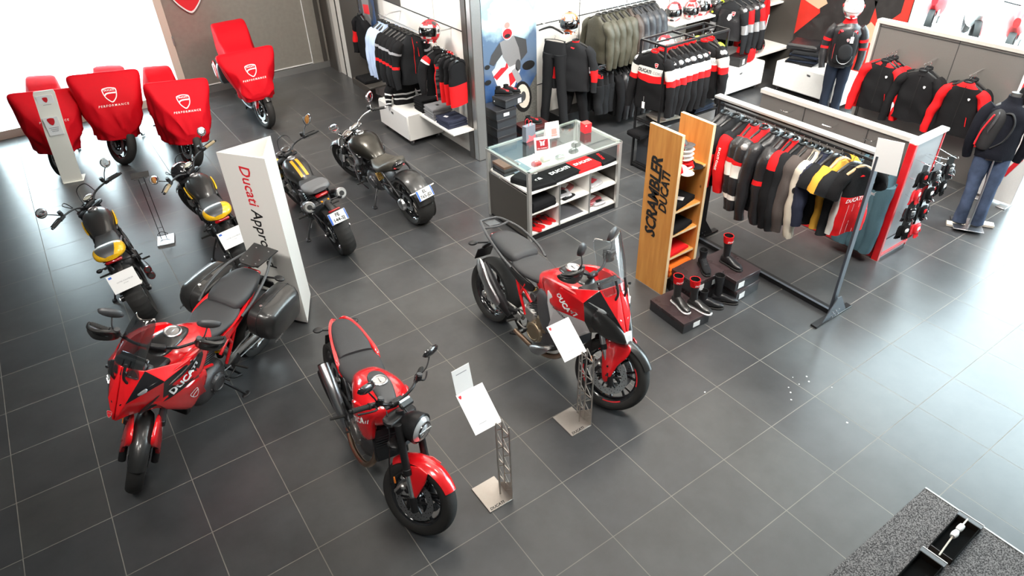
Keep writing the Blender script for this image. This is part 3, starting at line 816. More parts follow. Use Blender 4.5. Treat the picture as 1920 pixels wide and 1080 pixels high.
    g.lathe([(0, -.09), (.05, -.08), (.085, -.04), (.098, .02), (.10, .05), (.09, .058)], BLKM, ax='X', n=32)
    obj('headlamp_shell', g, root)
    g = G(T @ TR(fx - .15, 0, .82, 0, -4, 0) @ MX.Scale(1.1, 4)); g.lathe([(.09, .052), (.072, .072), (.0, .085)], LENS, ax='X', n=32)
    g.lathe([(.060, .078), (.058, .083), (.05, .084)], BLKG, ax='X', n=32); g.box((.085, 0, 0), (.008, .12, .012), STL)
    obj('headlamp_lens', g, root)
    g = G(T); g.box((fx - .25, 0, .965), (.012, .12, .06), BLKG, ry=-60, bev=.006); g.box((fx - .245, 0, .955), (.03, .13, .05), BLK, ry=-60, bev=.01); obj('instrument_gauge', g, root)
    bars(root, T, (fx - .32, 0, .93), [(0, .05, .0), (.015, .14, .05), (-.02, .24, .075), (-.08, .38, .065)], mir='leaf', mh=.16, mo=.12)
    g = G(); g.tube([(.42, .05, .9), (.50, .10, .80), (.48, .09, .62), (.36, .11, .55)], .006, BLK, n=6); g.tube([(.44, -.06, .9), (.53, -.08, .78), (.55, -.10, .52), (.60, -.11, .38)], .005, BLK, n=6); obj('cable', g, root)
    g = G(T);
    for s in (1, -1): g.box((fx - .02 - .12, s * .137, .66 - .22), (.012, .012, .05), AMB, ry=-24, bev=.003)
    obj2('reflector', g, root)
    pegs(root, -.22, .34, .19); sidestand(root)

# ================================================================ tall adventure tourers
def tourer(root, steer, side=None, white=False, boxes=False, v4=False):
    wb = 1.55; fx, rx = wb / 2, -wb / 2; R = .325 if v4 else .305; Rr = .33
    hx, hz = .42, .92; T = steerT(hx, hz, 25, steer)
    tyre_wheel(root, 'front_wheel', fx, R, .12, 'y', T, spokes=7 if v4 else 5, discs=2, stripe=(DUCR if v4 else None))
    tyre_wheel(root, 'rear_wheel', rx, Rr, .18, 'y', MX(), spokes=5, discs=0)
    u = fork(root, T, fx, R, 25, .70, .11, STL if v4 else ENG, BLKM, r_up=.026)
    clamps(root, T, V((fx, 0, R)) + u * .68 + V((-.03, 0, 0)), u, .11)
    g = fender(root, T, fx, R, .12, 30, 128, BLKS, off=.028, w=.068)
    obj('front_fender', g, root)
    for s in (1, -1):
        g = G(T); g.pillow([(fx - .11, s * .088, R + .33), (fx + .08, s * .07, R + .345), (fx + .12, s * .075, R + .26), (fx + .06, s * .105, R + .14), (fx + .02, s * .118, R - .02), (fx - .03, s * .118, R - .02), (fx - .08, s * .112, R + .14)], (.2, s, .1), .028, RED, k=3, back=.01)
        g.lathe([(0, s * .142), (.009, s * .142)], INK, c=(fx - .0, 0, R + .04), n=10); g.lathe([(0, s * .142), (.009, s * .142)], INK, c=(fx - .01, 0, R + .12), n=10)
        obj('fork_guard', g, root)
    engine(root, cover=BRZ if v4 else ENG, v4=v4)
    if v4: g = G(); g.box((-.12, -.125, .46), (.16, .06, .16), ALU, ry=12, bev=.03); g.box((.02, -.13, .45), (.10, .05, .14), BRZ, bev=.03); obj('gearbox_casing', g, root)
    g = G(); g.tube([(.22, -.04, .42), (.30, -.08, .28), (.16, -.10, .16), (-.05, -.13, .15), (-.28, -.15, .20)], .024, COP, n=10); g.tube([(-.24, -.12, .24), (-.30, -.15, .36), (-.26, -.16, .42), (-.36, -.17, .40)], .026, BLKM, n=10); obj('exhaust_pipe', g, root)
    if v4:
        g = G(); g.pillow([(.20, -.15, .28), (.10, -.16, .16), (-.02, -.16, .13), (-.06, -.15, .17), (.08, -.16, .25)], (0, -1, -.3), .03, STL, k=3, back=.05); obj('bash_plate', g, root)
        muffler(root, [(-.34, -.17, .34), (-.46, -.20, .44), (-.62, -.22, .60), (-.72, -.225, .70)], [.04, .06, .062, .05], BLKM, BLKM, flat=.75)
        g = G(); g.pillow([(-.42, -.25, .45), (-.50, -.265, .42), (-.70, -.28, .62), (-.76, -.275, .74), (-.70, -.27, .76), (-.56, -.27, .60)], (-.1, -1, 0), .016, STL, k=3, back=.012); obj('muffler_shield', g, root)
    else:
        muffler(root, [(-.30, -.15, .22), (-.42, -.19, .28), (-.60, -.22, .36), (-.68, -.22, .40)], [.04, .06, .065, .06], BLKM, BLKM)
    chain_side(root, rx, Rr, ALU, yw=.135)
    shock(root, (-.26, .02, .38), (-.20, .02, .68), YEL)
    g = G(); g.box((.32, 0, .50), (.06, .32, .30), BLKM, ry=-15, bev=.01); obj('radiator', g, root)
    trellis(root, RED if True else BLKM, [[(-.10, .15, .60), (-.28, .15, .72), (-.55, .13, .84)], [(-.16, .15, .44), (-.26, .15, .60), (-.34, .15, .76)], [(-.26, .15, .60), (-.20, .15, .74)], [(.36, .05, .86), (.22, .15, .72), (.02, .16, .60)]], .014)
    # tank body
    g = G(); g.body([(-.14, .72, .86, .09), (-.08, .70, .90, .125), (.02, .68, .96, .165, 2.3), (.14, .68, 1.01, .21, 2.2), (.26, .70, 1.035, .225, 2.2), (.36, .72, 1.02, .20), (.46, .78, .99, .13), (.50, .82, .96, .06)], RED, n=32)
    tank = obj('fuel_tank', g, root)
    g = G(); g.body([(.06, .965, .99, .03), (.12, .97, 1.025, .07), (.24, .98, 1.05, .10), (.36, .97, 1.035, .09), (.44, .95, 1.0, .05)], BLKS); obj('tank_top_cover', g, tank)
    cap(root, (.19, 0, 1.052), .056, m=STL)
    # seat, two levels
    g = G(); g.body([(.04, .78, .86, .07), (-.04, .78, .87, .13), (-.16, .78, .865, .165), (-.30, .79, .865, .175, 2.8), (-.40, .80, .885, .16), (-.44, .82, .88, .12)], SEAT, k=6); obj('seat', g, root)
    g = G(); g.body([(-.38, .83, .90, .12), (-.42, .82, .935, .15, 2.8), (-.54, .84, .955, .165, 3), (-.70, .87, .96, .14, 3), (-.80, .89, .95, .10), (-.83, .90, .93, .06)], SEAT, k=6); obj('pillion_seat', g, root)
    g = G()
    tp = BLKS if v4 else RED
    for s in (1, -1):
        g.pillow([(-.10, s * .15, .76), (-.26, s * .185, .82), (-.44, s * .175, .86), (-.66, s * .13, .91), (-.82, s * .08, .93), (-.84, s * .06, .88), (-.60, s * .13, .81), (-.34, s * .165, .74), (-.16, s * .15, .68)], (0, s, .3), .02, tp, k=3, back=.02)
    obj2('tail_panel', g, root)
    g = G(); g.box((-.85, 0, .90), (.03, .13, .04), TAILR, bev=.01); obj('tail_lamp', g, root)
    g = G()
    for s in (1, -1): g.tube([(-.36, s * .20, .84), (-.50, s * .215, .90), (-.72, s * .19, .97), (-.90, s * .13, 1.00), (-.98, s * .09, 1.0)], .012, CARB, n=10)
    g.tube([(-.98, -.09, 1.0), (-.99, 0, 1.0), (-.98, .09, 1.0)], .011, CARB, n=10)
    if not boxes:
        g.tube([(-.86, -.14, .99), (-.84, 0, .985), (-.86, .14, .99)], .011, CARB, n=8); g.box((-.92, 0, .985), (.10, .13, .012), CARB, bev=.004)
    obj('grab_rail', g, root)
    if boxes:
        g = G(); O = [(-.16, -.12), (.10, -.10), (.14, -.06), (.14, .06), (.10, .10), (-.16, .12)]
        g.prism([(px_ - .90, py_) for px_, py_ in O], .014, BLKS, TR(0, 0, 1.02), bev=.004)
        for a in (-.10, .04, .10):
            for b2 in (-.06, .06): g.cyl((a - .90, b2, 1.034), (a - .90, b2, 1.038), .007, STL, 6)
        g.box((-.90, 0, 1.005), (.2, .16, .02), BLKM)
        obj('luggage_rack', g, root)
        for s in (1, -1):
            g = G(); R_ = []
            for y, sc in ((0, .86), (.02, .97), (.10, 1.), (.17, .98), (.225, .86), (.245, .66)):
                O = [(-.31, -.15), (-.30, .10), (-.22, .155), (.10, .165), (.20, .12), (.22, .0), (.16, -.14), (.04, -.19), (-.22, -.185)]
                O = cr(O, 4, True)
                ring = [(-.60 + a * sc, s * (.205 + y), .71 + b2 * sc) for a, b2 in O]
                R_.append(ring if s < 0 else ring[::-1])
            g.rings(R_, BLKS)
            pb = obj('pannier', g, root)
            g = G(); O = cr([(-.31, -.15), (-.30, .10), (-.22, .155), (.10, .165), (.20, .12), (.22, .0), (.16, -.14), (.04, -.19), (-.22, -.185)], 4, True)
            g.tube([(-.60 + a * 1.005, s * .31, .71 + b2 * 1.005) for a, b2 in O], .004, BLK, n=6, k=1, closed=True)
            g.box((-.62, s * .30, .872), (.10, .05, .012), BLK, bev=.004); g.cyl((-.50, s * .29, .868), (-.50, s * .29, .884), .013, CHR, 14)
            g.text('DUCATI', .032, TR(-.48, s * .46, .60, 90, 0, 0 if s < 0 else 180), STL, bold=.03, th=.0, onto=None) if s else None
            obj('lid_seam', g, pb)
            g = G(); g.pillow([(-.86, s * .40, .80), (-.76, s * .405, .85), (-.74, s * .43, .82), (-.84, s * .43, .77)], (-.4, s, .3), .01, REDC, k=2, back=.02); o = obj('reflector', g, pb); o['label'] = 'red reflector strip'
    g = G(); g.tube([(-.80, 0, .86), (-.92, 0, .78), (-1.0, 0, .70)], .02, BLK, n=8, flat=2.0); g.box((-1.01, 0, .64), (.012, .19, .13), BLK, ry=20, bev=.003)
    for s in (1, -1): g.tube([(-.93, 0, .78), (-.95, s * .14, .80)], .009, BLK, n=8); g.ball((-.96, s * .18, .803), (.035, .05, .02), BLK)
    obj('plate_holder', g, root)
    # front fairing
    F = G()
    Vt = [(1.00, 0, .77), (.86, 0, .73), (.74, 0, 1.14), (.66, .15, 1.10), (.60, .265, 1.00), (.90, .075, .90), (.62, .23, .83), (.34, .265, 1.02), (.30, .262, .80), (.24, .25, .56), (.46, .20, .56), (.66, .17, .72), (.88, .06, .77)]
    a_ = RED; b_ = BLKS; beak = BLKS if v4 else RED
    Fs = [((2, 0, 5), RED), ((2, 5, 3), RED), ((3, 5, 4), BLKG), ((5, 0, 12), beak), ((5, 12, 11, 6), beak), ((4, 5, 6), beak), ((3, 4, 7), RED), ((4, 6, 8, 7), RED if v4 else BLKS), ((6, 11, 10, 8), (SIL if v4 else RED)), ((8, 10, 9), (SIL if v4 else RED)), ((12, 0, 1), beak)]
    F.poly(Vt, [f[::-1] for f, _ in Fs], [m for _, m in Fs], mirror=True)
    fo = obj('front_fairing', F, root, smooth=25, solid=.014, bev=.006); fo.data.update()
    bF = F.bvh()
    g = G()   # tank flank / side panels give the swoop
    for s in (1, -1):
        g.pillow([(.60, s * .235, 1.00), (.40, s * .255, 1.04), (.16, s * .225, 1.0), (.02, s * .17, .92), (.12, s * .21, .84), (.30, s * .262, .80), (.52, s * .255, .88)], (0, s, .25), .03, RED, k=3, back=.03)
    obj2('fairing_shoulder', g, root)
    g = G()
    if v4:
        for s in (1, -1):
            g.pillow([(.66, s * .19, .72), (.36, s * .262, .88), (.18, s * .25, .90), (.20, s * .255, .80), (.30, s * .245, .54), (.40, s * .22, .52)], (.1, s, 0), .016, SIL, k=1, back=.02)
            g.text('DUCATI', .06, TR(.36, s * .6, .93, 90, 0, 0) @ TR(0, 0, 0, 0, 0, 28 * 1) if s < 0 else TR(.36, s * .6, .93, 90, 0, 180) @ TR(0, 0, 0, 0, 0, -28), PAP, shear=.3, bold=.04, onto=None) if False else None
        po = obj2('side_fairing', g, root); po['label'] = 'silver-white side panel'
        # dark beak blades and side ducts
        g = G()
        for s in (1, -1):
            g.pillow([(.72, s * .20, .97), (.92, s * .085, .86), (1.05, s * .035, .74), (.98, s * .05, .69), (.80, s * .14, .73), (.66, s * .20, .80)], (.5, s, -.1), .025, BLKS, k=2, back=.02)
        g.pillow([(1.00, .05, .80), (1.06, .035, .72), (1.02, 0, .68), (1.06, -.035, .72), (1.0, -.05, .80)], (1, 0, .2), .012, SIL, k=1, back=.02)
        obj('beak', g, root)
        g = G()
        for s in (1, -1): g.pillow([(.0, s * .17, .80), (.20, s * .235, .82), (.28, s * .23, .60), (.18, s * .2, .46), (.06, s * .17, .50), (-.02, s * .16, .66)], (0, s, 0), .02, CARB, k=2, back=.04)
        obj2('air_duct', g, root)
    else:
        for s in (1, -1):
            g.pillow([(.70, s * .205, .80), (.42, s * .262, .80), (.20, s * .25, .76), (.22, s * .24, .62), (.36, s * .225, .50), (.44, s * .215, .52)], (.1, s, 0), .022, RED, k=2, back=.02)
        obj2('side_fairing', g, root)
        g = G()
        for s in (1, -1): g.pillow([(.74, s * .19, .82), (.62, s * .245, .90), (.42, s * .27, .985), (.26, s * .262, 1.0), (.20, s * .25, .93), (.34, s * .272, .84), (.56, s * .245, .78), (.82, s * .12, .74)], (.2, s, .1), .02, BLKS, k=2, back=.02)
        band = obj2('side_band', g, root)
    # lettering on flanks
    src = [o_ for o_ in kids(root) if o_.name.split('.')[0] in ('fairing_shoulder', 'side_fairing', 'side_band', 'front_fairing', 'fuel_tank')]
    vs, fs, off = [], [], 0
    for o_ in src:
        vs += [tuple(q.co) for q in o_.data.vertices]; fs += [tuple(i + off for i in p.vertices) for p in o_.data.polygons]; off = len(vs)
    B = BVHTree.FromPolygons(vs, fs)
    g = G()
    for s in (1, -1):
        rz = 0 if s < 0 else 180; fl = 1 if s < 0 else -1
        if v4:
            g.text('DUCATI', .062, TR(.42, s * .6, .905, 90, 0, rz) @ MX.Rotation(radians(-30 * fl), 4, 'Z'), PAP, shear=.3, bold=.045, onto=B, dr=(0, -s, 0), lift=.018)
            g.text('MULTISTRADA V4S', .026, TR(.40, s * .6, .775, 90, 0, rz) @ MX.Rotation(radians(-24 * fl), 4, 'Z'), INK, bold=.02, onto=B, dr=(0, -s, 0), lift=.010)
        else:
            g.text('DUCATI', .075, TR(.43, s * .6, .90, 90, 0, rz) @ MX.Rotation(radians(-27 * fl), 4, 'Z'), PAP, bold=.045, onto=B, dr=(0, -s, 0), lift=.012)
            g.shield(.075, TR(.36, s * .6, .66, 90, 0, rz) @ MX.Rotation(radians(-20 * fl), 4, 'Z'), PAP, None, B, (0, -s, 0), word=False)
    if not v4: g.shield(.05, TR(1.03, 0, .86, 90, 0, 90) @ MX.Rotation(radians(-35), 4, 'X'), PAP, DUCR, None, None, word=False)
    obj('lettering', g, root)
    # headlamps
    for s in (1, -1):
        g = G(); O = [(.60, s * .262, 1.02), (.73, s * .19, .985), (.90, s * .055, .915), (.93, s * .045, .875), (.82, s * .13, .89), (.66, s * .235, .95)]
        g.pillow(O, (.8, s * .5, .3), .012, BLKG if not v4 else LENS, k=2, back=.01)
        hl = obj('headlamp', g, root)
        g = G(); g.pillow([V((.74, s * .19, .985)) , V((.80, s * .135, .952)), V((.80, s * .135, .925)), V((.745, s * .195, .955))], (.8, s * .5, .3), .020, LENS, k=2); obj('headlamp_lens', g, hl)
        if v4:
            g = G()
            for q in range(3): g.pillow([(.87 - .03 * q, s * (.075 + .03 * q), .925 + .012 * q), (.885 - .03 * q, s * (.065 + .03 * q), .918 + .012 * q), (.88 - .03 * q, s * (.068 + .03 * q), .892 + .012 * q), (.865 - .03 * q, s * (.08 + .03 * q), .9 + .012 * q)], (.8, s * .5, .3), .017, INK, k=1)
            obj('lamp_divider', g, hl)
    # windscreen
    g = G(); Wp = []
    hts = (0, .25, .5, .75, 1.)
    top = .40 if v4 else .30
    for h in hts:
        row = []; wd = (.135 + .045 * sin(pi * min(h, .75))) if v4 else (.15 - .03 * h); z = 1.09 + top * h; x0 = .80 - .36 * h * (1. if not v4 else .72)
        if not v4: wd = .15 * (1 - .45 * h ** 2.2)
        for k in range(9):
            t = -1 + 2 * k / 8; dz = 0
            if h == 1. and v4: dz = -.03 + .05 * abs(t)
            row.append((x0 - .06 * t * t, wd * t, z - (.05 * t * t * (1 - h)) + dz))
        Wp.append(row)
    vs = [p for r in Wp for p in r]; fs = [(i * 9 + j, i * 9 + j + 1, (i + 1) * 9 + j + 1, (i + 1) * 9 + j) for i in range(4) for j in range(8)]
    g.add(vs, fs, SCRN if v4 else SCRD); obj('windscreen', g, root, solid=.003, sub=1)
    g = G(); g.box((.60, 0, 1.10), (.02, .22, .11), BLKG, ry=-50, bev=.01); g.box((.62, 0, 1.09), (.06, .24, .10), BLK, ry=-50, bev=.02); g.tube([(.70, .05, 1.2), (.74, .045, 1.1), (.72, .05, 1.02)], .01, BLK, n=8); g.tube([(.70, -.05, 1.2), (.74, -.045, 1.1), (.72, -.05, 1.02)], .01, BLK, n=8)
    for s in (1, -1): g.cyl((.735, s * .07, 1.16), (.745, s * .07, 1.163), .011, BLKM, 12)
    obj('instrument_gauge', g, root)
    g = G()   # inner cockpit
    g.box((.46, 0, .98), (.16, .26, .06), BLK, bev=.02); g.box((.56, 0, 1.03), (.08, .22, .05), CARB, bev=.02); obj('cockpit_panel', g, root)
    for o_ in list(kids(root)):
        if o_.name.split('.')[0] in ('front_fairing', 'headlamp', 'beak', 'lettering', 'windscreen', 'side_band', 'fairing_shoulder', 'side_fairing'):
            for ob in [o_] + kids(o_):
                for v_ in ob.data.vertices:
                    k_ = min(1, max(0, (v_.co.x - .38) / .25)); v_.co.y *= 1 - (.10 if v4 else .2) * k_
                    if v_.co.x > .55: v_.co.x = .55 + (v_.co.x - .55) * .70
    bars(root, T, (hx - .02, 0, 1.08), [(0, .05, .0), (.02, .15, .05), (-.03, .28, .085), (-.09, .43, .075)], mir='leaf' if not v4 else 'hex', mh=.17, mo=.03, guards=BLKS, lever=CHR if not v4 else STL, mirm=CARB)
    g = G(); g.tube([(.42, .06, 1.0), (.58, .12, .95), (.55, .13, .70), (.36, .14, .60)], .006, BLK, n=6); g.tube([(.44, -.06, 1.0), (.56, -.10, .84), (.62, -.12, .58), (.66, -.12, .42)], .005, BLK, n=6); obj('cable', g, root)
    g = G()
    for s in (1, -1): g.box((fx - .10, s * .145, .48), (.012, .014, .05), AMB, ry=-24, bev=.003)
    obj2('reflector', g, root)
    pegs(root, -.24, .36, .20, ALU if v4 else BLKM); sidestand(root, lean=11)
    g = G(); g.tube([(-.18, .10, .24), (-.26, .13, .16), (-.34, .15, .13)], .012, BLKM, n=8); g.tube([(-.18, -.10, .24), (-.26, -.13, .16), (-.34, -.15, .13)], .012, BLKM, n=8); g.tube([(-.34, -.15, .13), (-.35, 0, .13), (-.34, .15, .13)], .011, BLKM, n=8); obj('centre_stand', g, root)

# ================================================================ retro scramblers seen from behind
def scrambler(root, steer, kind='yellow'):
    wb = 1.46; fx, rx = wb / 2, -wb / 2; R = .325; Rr = .32
    hx, hz = .40, .82; T = steerT(hx, hz, 24, steer)
    st = 'wire' if kind == 'brown' else 'y'
    tyre_wheel(root, 'front_wheel', fx, R, .12, st, T, tread='block', discs=1)
    tyre_wheel(root, 'rear_wheel', rx, Rr, .185, 'y', MX(), tread='block', discs=0)
    u = fork(root, T, fx, R, 24, .60, .105, BLKM if kind != 'orange' else GOLD, BLKM, caliper=True)
    clamps(root, T, V((fx, 0, R)) + u * .58 + V((-.03, 0, 0)), u, .105)
    g = fender(root, T, fx, R, .12, 40, 140, BLKS, off=.03, w=.07); obj('front_fender', g, root)
    engine(root, cover=BLKM if kind != 'orange' else ENG)
    g = G(); g.tube([(.20, -.03, .42), (.27, -.06, .28), (.14, -.10, .18), (-.06, -.15, .20), (-.24, -.17, .27)], .021, BLKM, n=10); g.tube([(-.06, -.10, .52), (-.16, -.15, .42), (-.14, -.17, .30), (-.26, -.17, .26)], .021, BLKM, n=10); obj('exhaust_pipe', g, root)
    if kind == 'orange':
        for s in (1, -1):
            muffler(root, [(-.30, s * .15, .50), (-.42, s * .17, .60), (-.58, s * .19, .68), (-.68, s * .20, .72)], [.04, .058, .062, .06], BLKM, STL)
            g = G(); c = V((-.68, s * .20, .72)); d = V((-.10, s * .01, .04)).normalized(); g.cyl(c - d * .05, c + d * .02, .066, STL, 24, bev=.006); g.cyl(c + d * .018, c + d * .032, .05, ALU, 20); g.cyl(c + d * .03, c + d * .034, .03, INK, 16); obj('muffler_tip', g, root)
            g = G(); g.pillow([(-.36, s * .225, .58), (-.58, s * .245, .70), (-.58, s * .25, .66), (-.38, s * .23, .54)], (0, s, 0), .01, BLKM, k=2, back=.01); obj('heat_shield', g, root)
    else:
        for dz in (0, .085):
            muffler(root, [(-.22, -.17, .26 + dz), (-.34, -.185, .27 + dz), (-.50, -.20, .31 + dz), (-.56, -.205, .33 + dz)], [.03, .04, .042, .04], BLKM, CHR)
    chain_side(root, rx, Rr)
    shock(root, (-.30, .11, .42), (-.18, .12, .68), BLKM)
    trellis(root, BLKM, [[(.36, .03, .80), (.20, .12, .70), (.0, .14, .62), (-.16, .13, .50)], [(.37, .03, .66), (.22, .13, .56), (.06, .15, .46)], [(.20, .12, .70), (.06, .15, .46)], [(-.10, .13, .66), (-.34, .12, .73), (-.66, .09, .78)], [(-.22, .12, .48), (-.42, .11, .66), (-.60, .09, .76)]], .013, 'frame')
    g = G(); g.body([(-.18, .68, .80, .07), (-.12, .66, .835, .10), (0, .65, .875, .125, 2.6), (.14, .65, .90, .15, 2.6), (.27, .66, .90, .148, 2.5), (.37, .69, .875, .11), (.42, .73, .84, .06)], BLKS, n=32); bt = g.bvh()
    tank = obj('fuel_tank', g, root)
    if kind == 'orange':
        g = G()
        for y in (-.033, .033):
            W_ = .017; xs = [-.14 + .34 * i / 14 for i in range(15)]
            L_ = [];
            for x in xs:
                a = bt.ray_cast(V((x, y - W_, 1.3)), V((0, 0, -1))); b2 = bt.ray_cast(V((x, y + W_, 1.3)), V((0, 0, -1))); L_.append((a[0] + V((0, 0, .003)), b2[0] + V((0, 0, .003))))
            g.add([p for q in L_ for p in q], [(2 * i, 2 * i + 2, 2 * i + 3, 2 * i + 1) for i in range(14)], ORG)
        o = obj('tank_stripe', g, tank); o['label'] = 'twin orange stripes'
    else:
        g = G()
        for s in (1, -1):
            P = [(.32, .80), (.20, .775), (.04, .745), (-.02, .71), (.10, .70), (.26, .735)]
            g.pillow([(x, s * (.145 if x > .1 else .125), z) for x, z in P], (0, s, .1), .022, STL if kind == 'x' else BLKS, k=3, back=.02)
            P = [(.30, .80), (.16, .785), (.02, .755), (.12, .74), (.24, .765)]
            g.pillow([(x, s * (.167 if x > .1 else .150), z) for x, z in P], (0, s, .1), .006, YEL, k=3, back=.01)
        o = obj2('tank_side_panel', g, tank); o['label'] = 'side panel with a yellow flash'
    cap(root, (.27, 0, .904), .045)
    if kind == 'orange':
        g = G(); g.body([(-.10, .72, .81, .08), (-.16, .71, .80, .115), (-.28, .72, .80, .13), (-.40, .74, .81, .13)], SEAT, k=6); obj('seat', g, root)
        g = G(); g.body([(-.32, .76, .83, .12, 3), (-.36, .75, .85, .15, 3), (-.46, .76, .86, .16, 3), (-.56, .78, .865, .14, 3), (-.60, .80, .85, .09)], mat('light_seat_vinyl', (.12, .122, .128), .5, bump=.2, bscale=300), k=6); obj('pillion_seat', g, root)
    else:
        g = G(); g.body([(-.08, .72, .82, .075), (-.18, .71, .80, .11), (-.36, .72, .80, .125), (-.54, .74, .83, .13)], SEAT, k=6); obj('seat', g, root)
        g = G(); g.body([(-.50, .745, .84, .13, 2.6), (-.56, .74, .88, .15, 2.6), (-.65, .75, .89, .155, 2.6), (-.73, .77, .875, .13), (-.77, .79, .84, .07)], CARB, k=5, n=32, mf=lambda i, j: YEL if (j < 5 or j > 26 or 10 < j < 21) and i > 2 else SIL if i < 8 else CARB); o = obj('seat_cowl', g, root); o['label'] = 'tail cowl with yellow sides'
    g = G(); g.box((-.61 if kind == 'orange' else -.75, 0, .765), (.05, .16, .035), TAILR, bev=.012); obj('tail_lamp', g, root)
    g = G(); g.body([(-.40, .70, .74, .09), (-.56, .70, .74, .09), (-.66, .69, .72, .07), (-.72, .67, .70, .05)], BLK); g.tube([(-.68, 0, .70), (-.86, 0, .68), (-.98, 0, .62)], .014, BLK, n=8, flat=2.5)
    for s in (1, -1): g.tube([(-.68, 0, .70), (-.70, s * .15, .70)], .008, BLK, n=8); g.ball((-.71, s * .17, .70), (.022, .03, .022), BLKM)
    g.box((-.985, 0, .635), (.01, .20, .13), BLK, ry=30, bev=.003); obj('rear_fender', g, root)
    if kind == 'orange':
        plate(root, TR(-.998, 0, .64) @ MX.Rotation(radians(-90), 4, 'Z') @ MX.Rotation(radians(62), 4, 'X'), ('FE', '144-SJ'))
        g = G(); g.box((-.93, 0, .70), (.02, .14, .02), TAILR, bev=.005); g.box((-.64, .04, .715), (.10, .02, .006), ORG); g.box((-.64, -.04, .715), (.10, .02, .006), ORG); obj2('rear_reflector', g, root)
    else:
        Tp = TR(-1.0, .0, .655) @ MX.Rotation(radians(-90), 4, 'Z') @ MX.Rotation(radians(58), 4, 'X')
        g = G(Tp); g.box((0, 0, 0), (.26, .19, .003), PAP); g.box((-.10, .07, .002), (.03, .02, .002), BLUEP); g.text('VOTRE SCRAMBLER', .018, MX.Translation((.01, .0, .003)), GREYP); g.text('EN ESSAI', .012, MX.Translation((.01, -.025, .003)), GREYP)
        o = obj('dealer_plate', g, root); o['label'] = 'white paper dealer plate'
    # headlamp
    g = G(T @ TR(fx - .20, 0, .80)); g.lathe([(0, -.10), (.06, -.085), (.09, -.03), (.095, .02), (.088, .03)], BLKM, ax='X', n=28); g.lathe([(.088, .026), (.06, .04), (0, .045)], LENS, ax='X', n=28); obj('headlamp', g, root)
    if kind == 'brown':
        g = G(T @ TR(fx - .18, 0, .86)); g.ball((0, 0, .02), (.13, .13, .13), BLKG, n=24, k=14); g.ball((.03, 0, .03), (.11, .125, .115), BLKG); obj('fly_screen', g, root)
    gauge(root, T, (fx - .30, -.05 if kind != 'orange' else -.03, .965), .055, CHR if kind != 'orange' else STL, BLKG if kind == 'orange' else mat('cream_dial', (.5, .48, .38), .4))
    if kind == 'orange': gauge(root, T, (fx - .29, .07, .955), .032, STL)
    bars(root, T, (fx - .36, 0, .93), [(0, .05, .0), (.02, .14, .05), (-.02, .28, .08), (-.08, .45, .08)], mir='hex' if kind == 'orange' else 'round', mh=.15, mo=.13, gripm=RUB if kind != 'brown' else mat('tan_grip', (.35, .27, .16), .7), mirm=BLKM if kind != 'x' else STL)
    g = G(T); g.tube([(fx - .34, .15, .99), (fx - .20, .18, 1.02), (fx - .10, .12, .98), (fx - .13, .09, .80), (fx - .05, .11, .55)], .005, BLK, n=6); g.tube([(fx - .34, -.15, .99), (fx - .17, -.16, 1.05), (fx - .08, -.06, 1.0), (fx - .13, 0, .8)], .005, BLK, n=6); obj('cable', g, root)
    for c_, d_ in (((.06, .15, .52), (.16, .05, .14)), ((-.20, .14, .60), (.14, .04, .12)), ((-.20, -.14, .60), (.14, .04, .12))): g = G(); g.box(c_, d_, BLK, bev=.02); obj('side_cover', g, root)
    pegs(root, -.16, .34, .18); sidestand(root, lean=9)

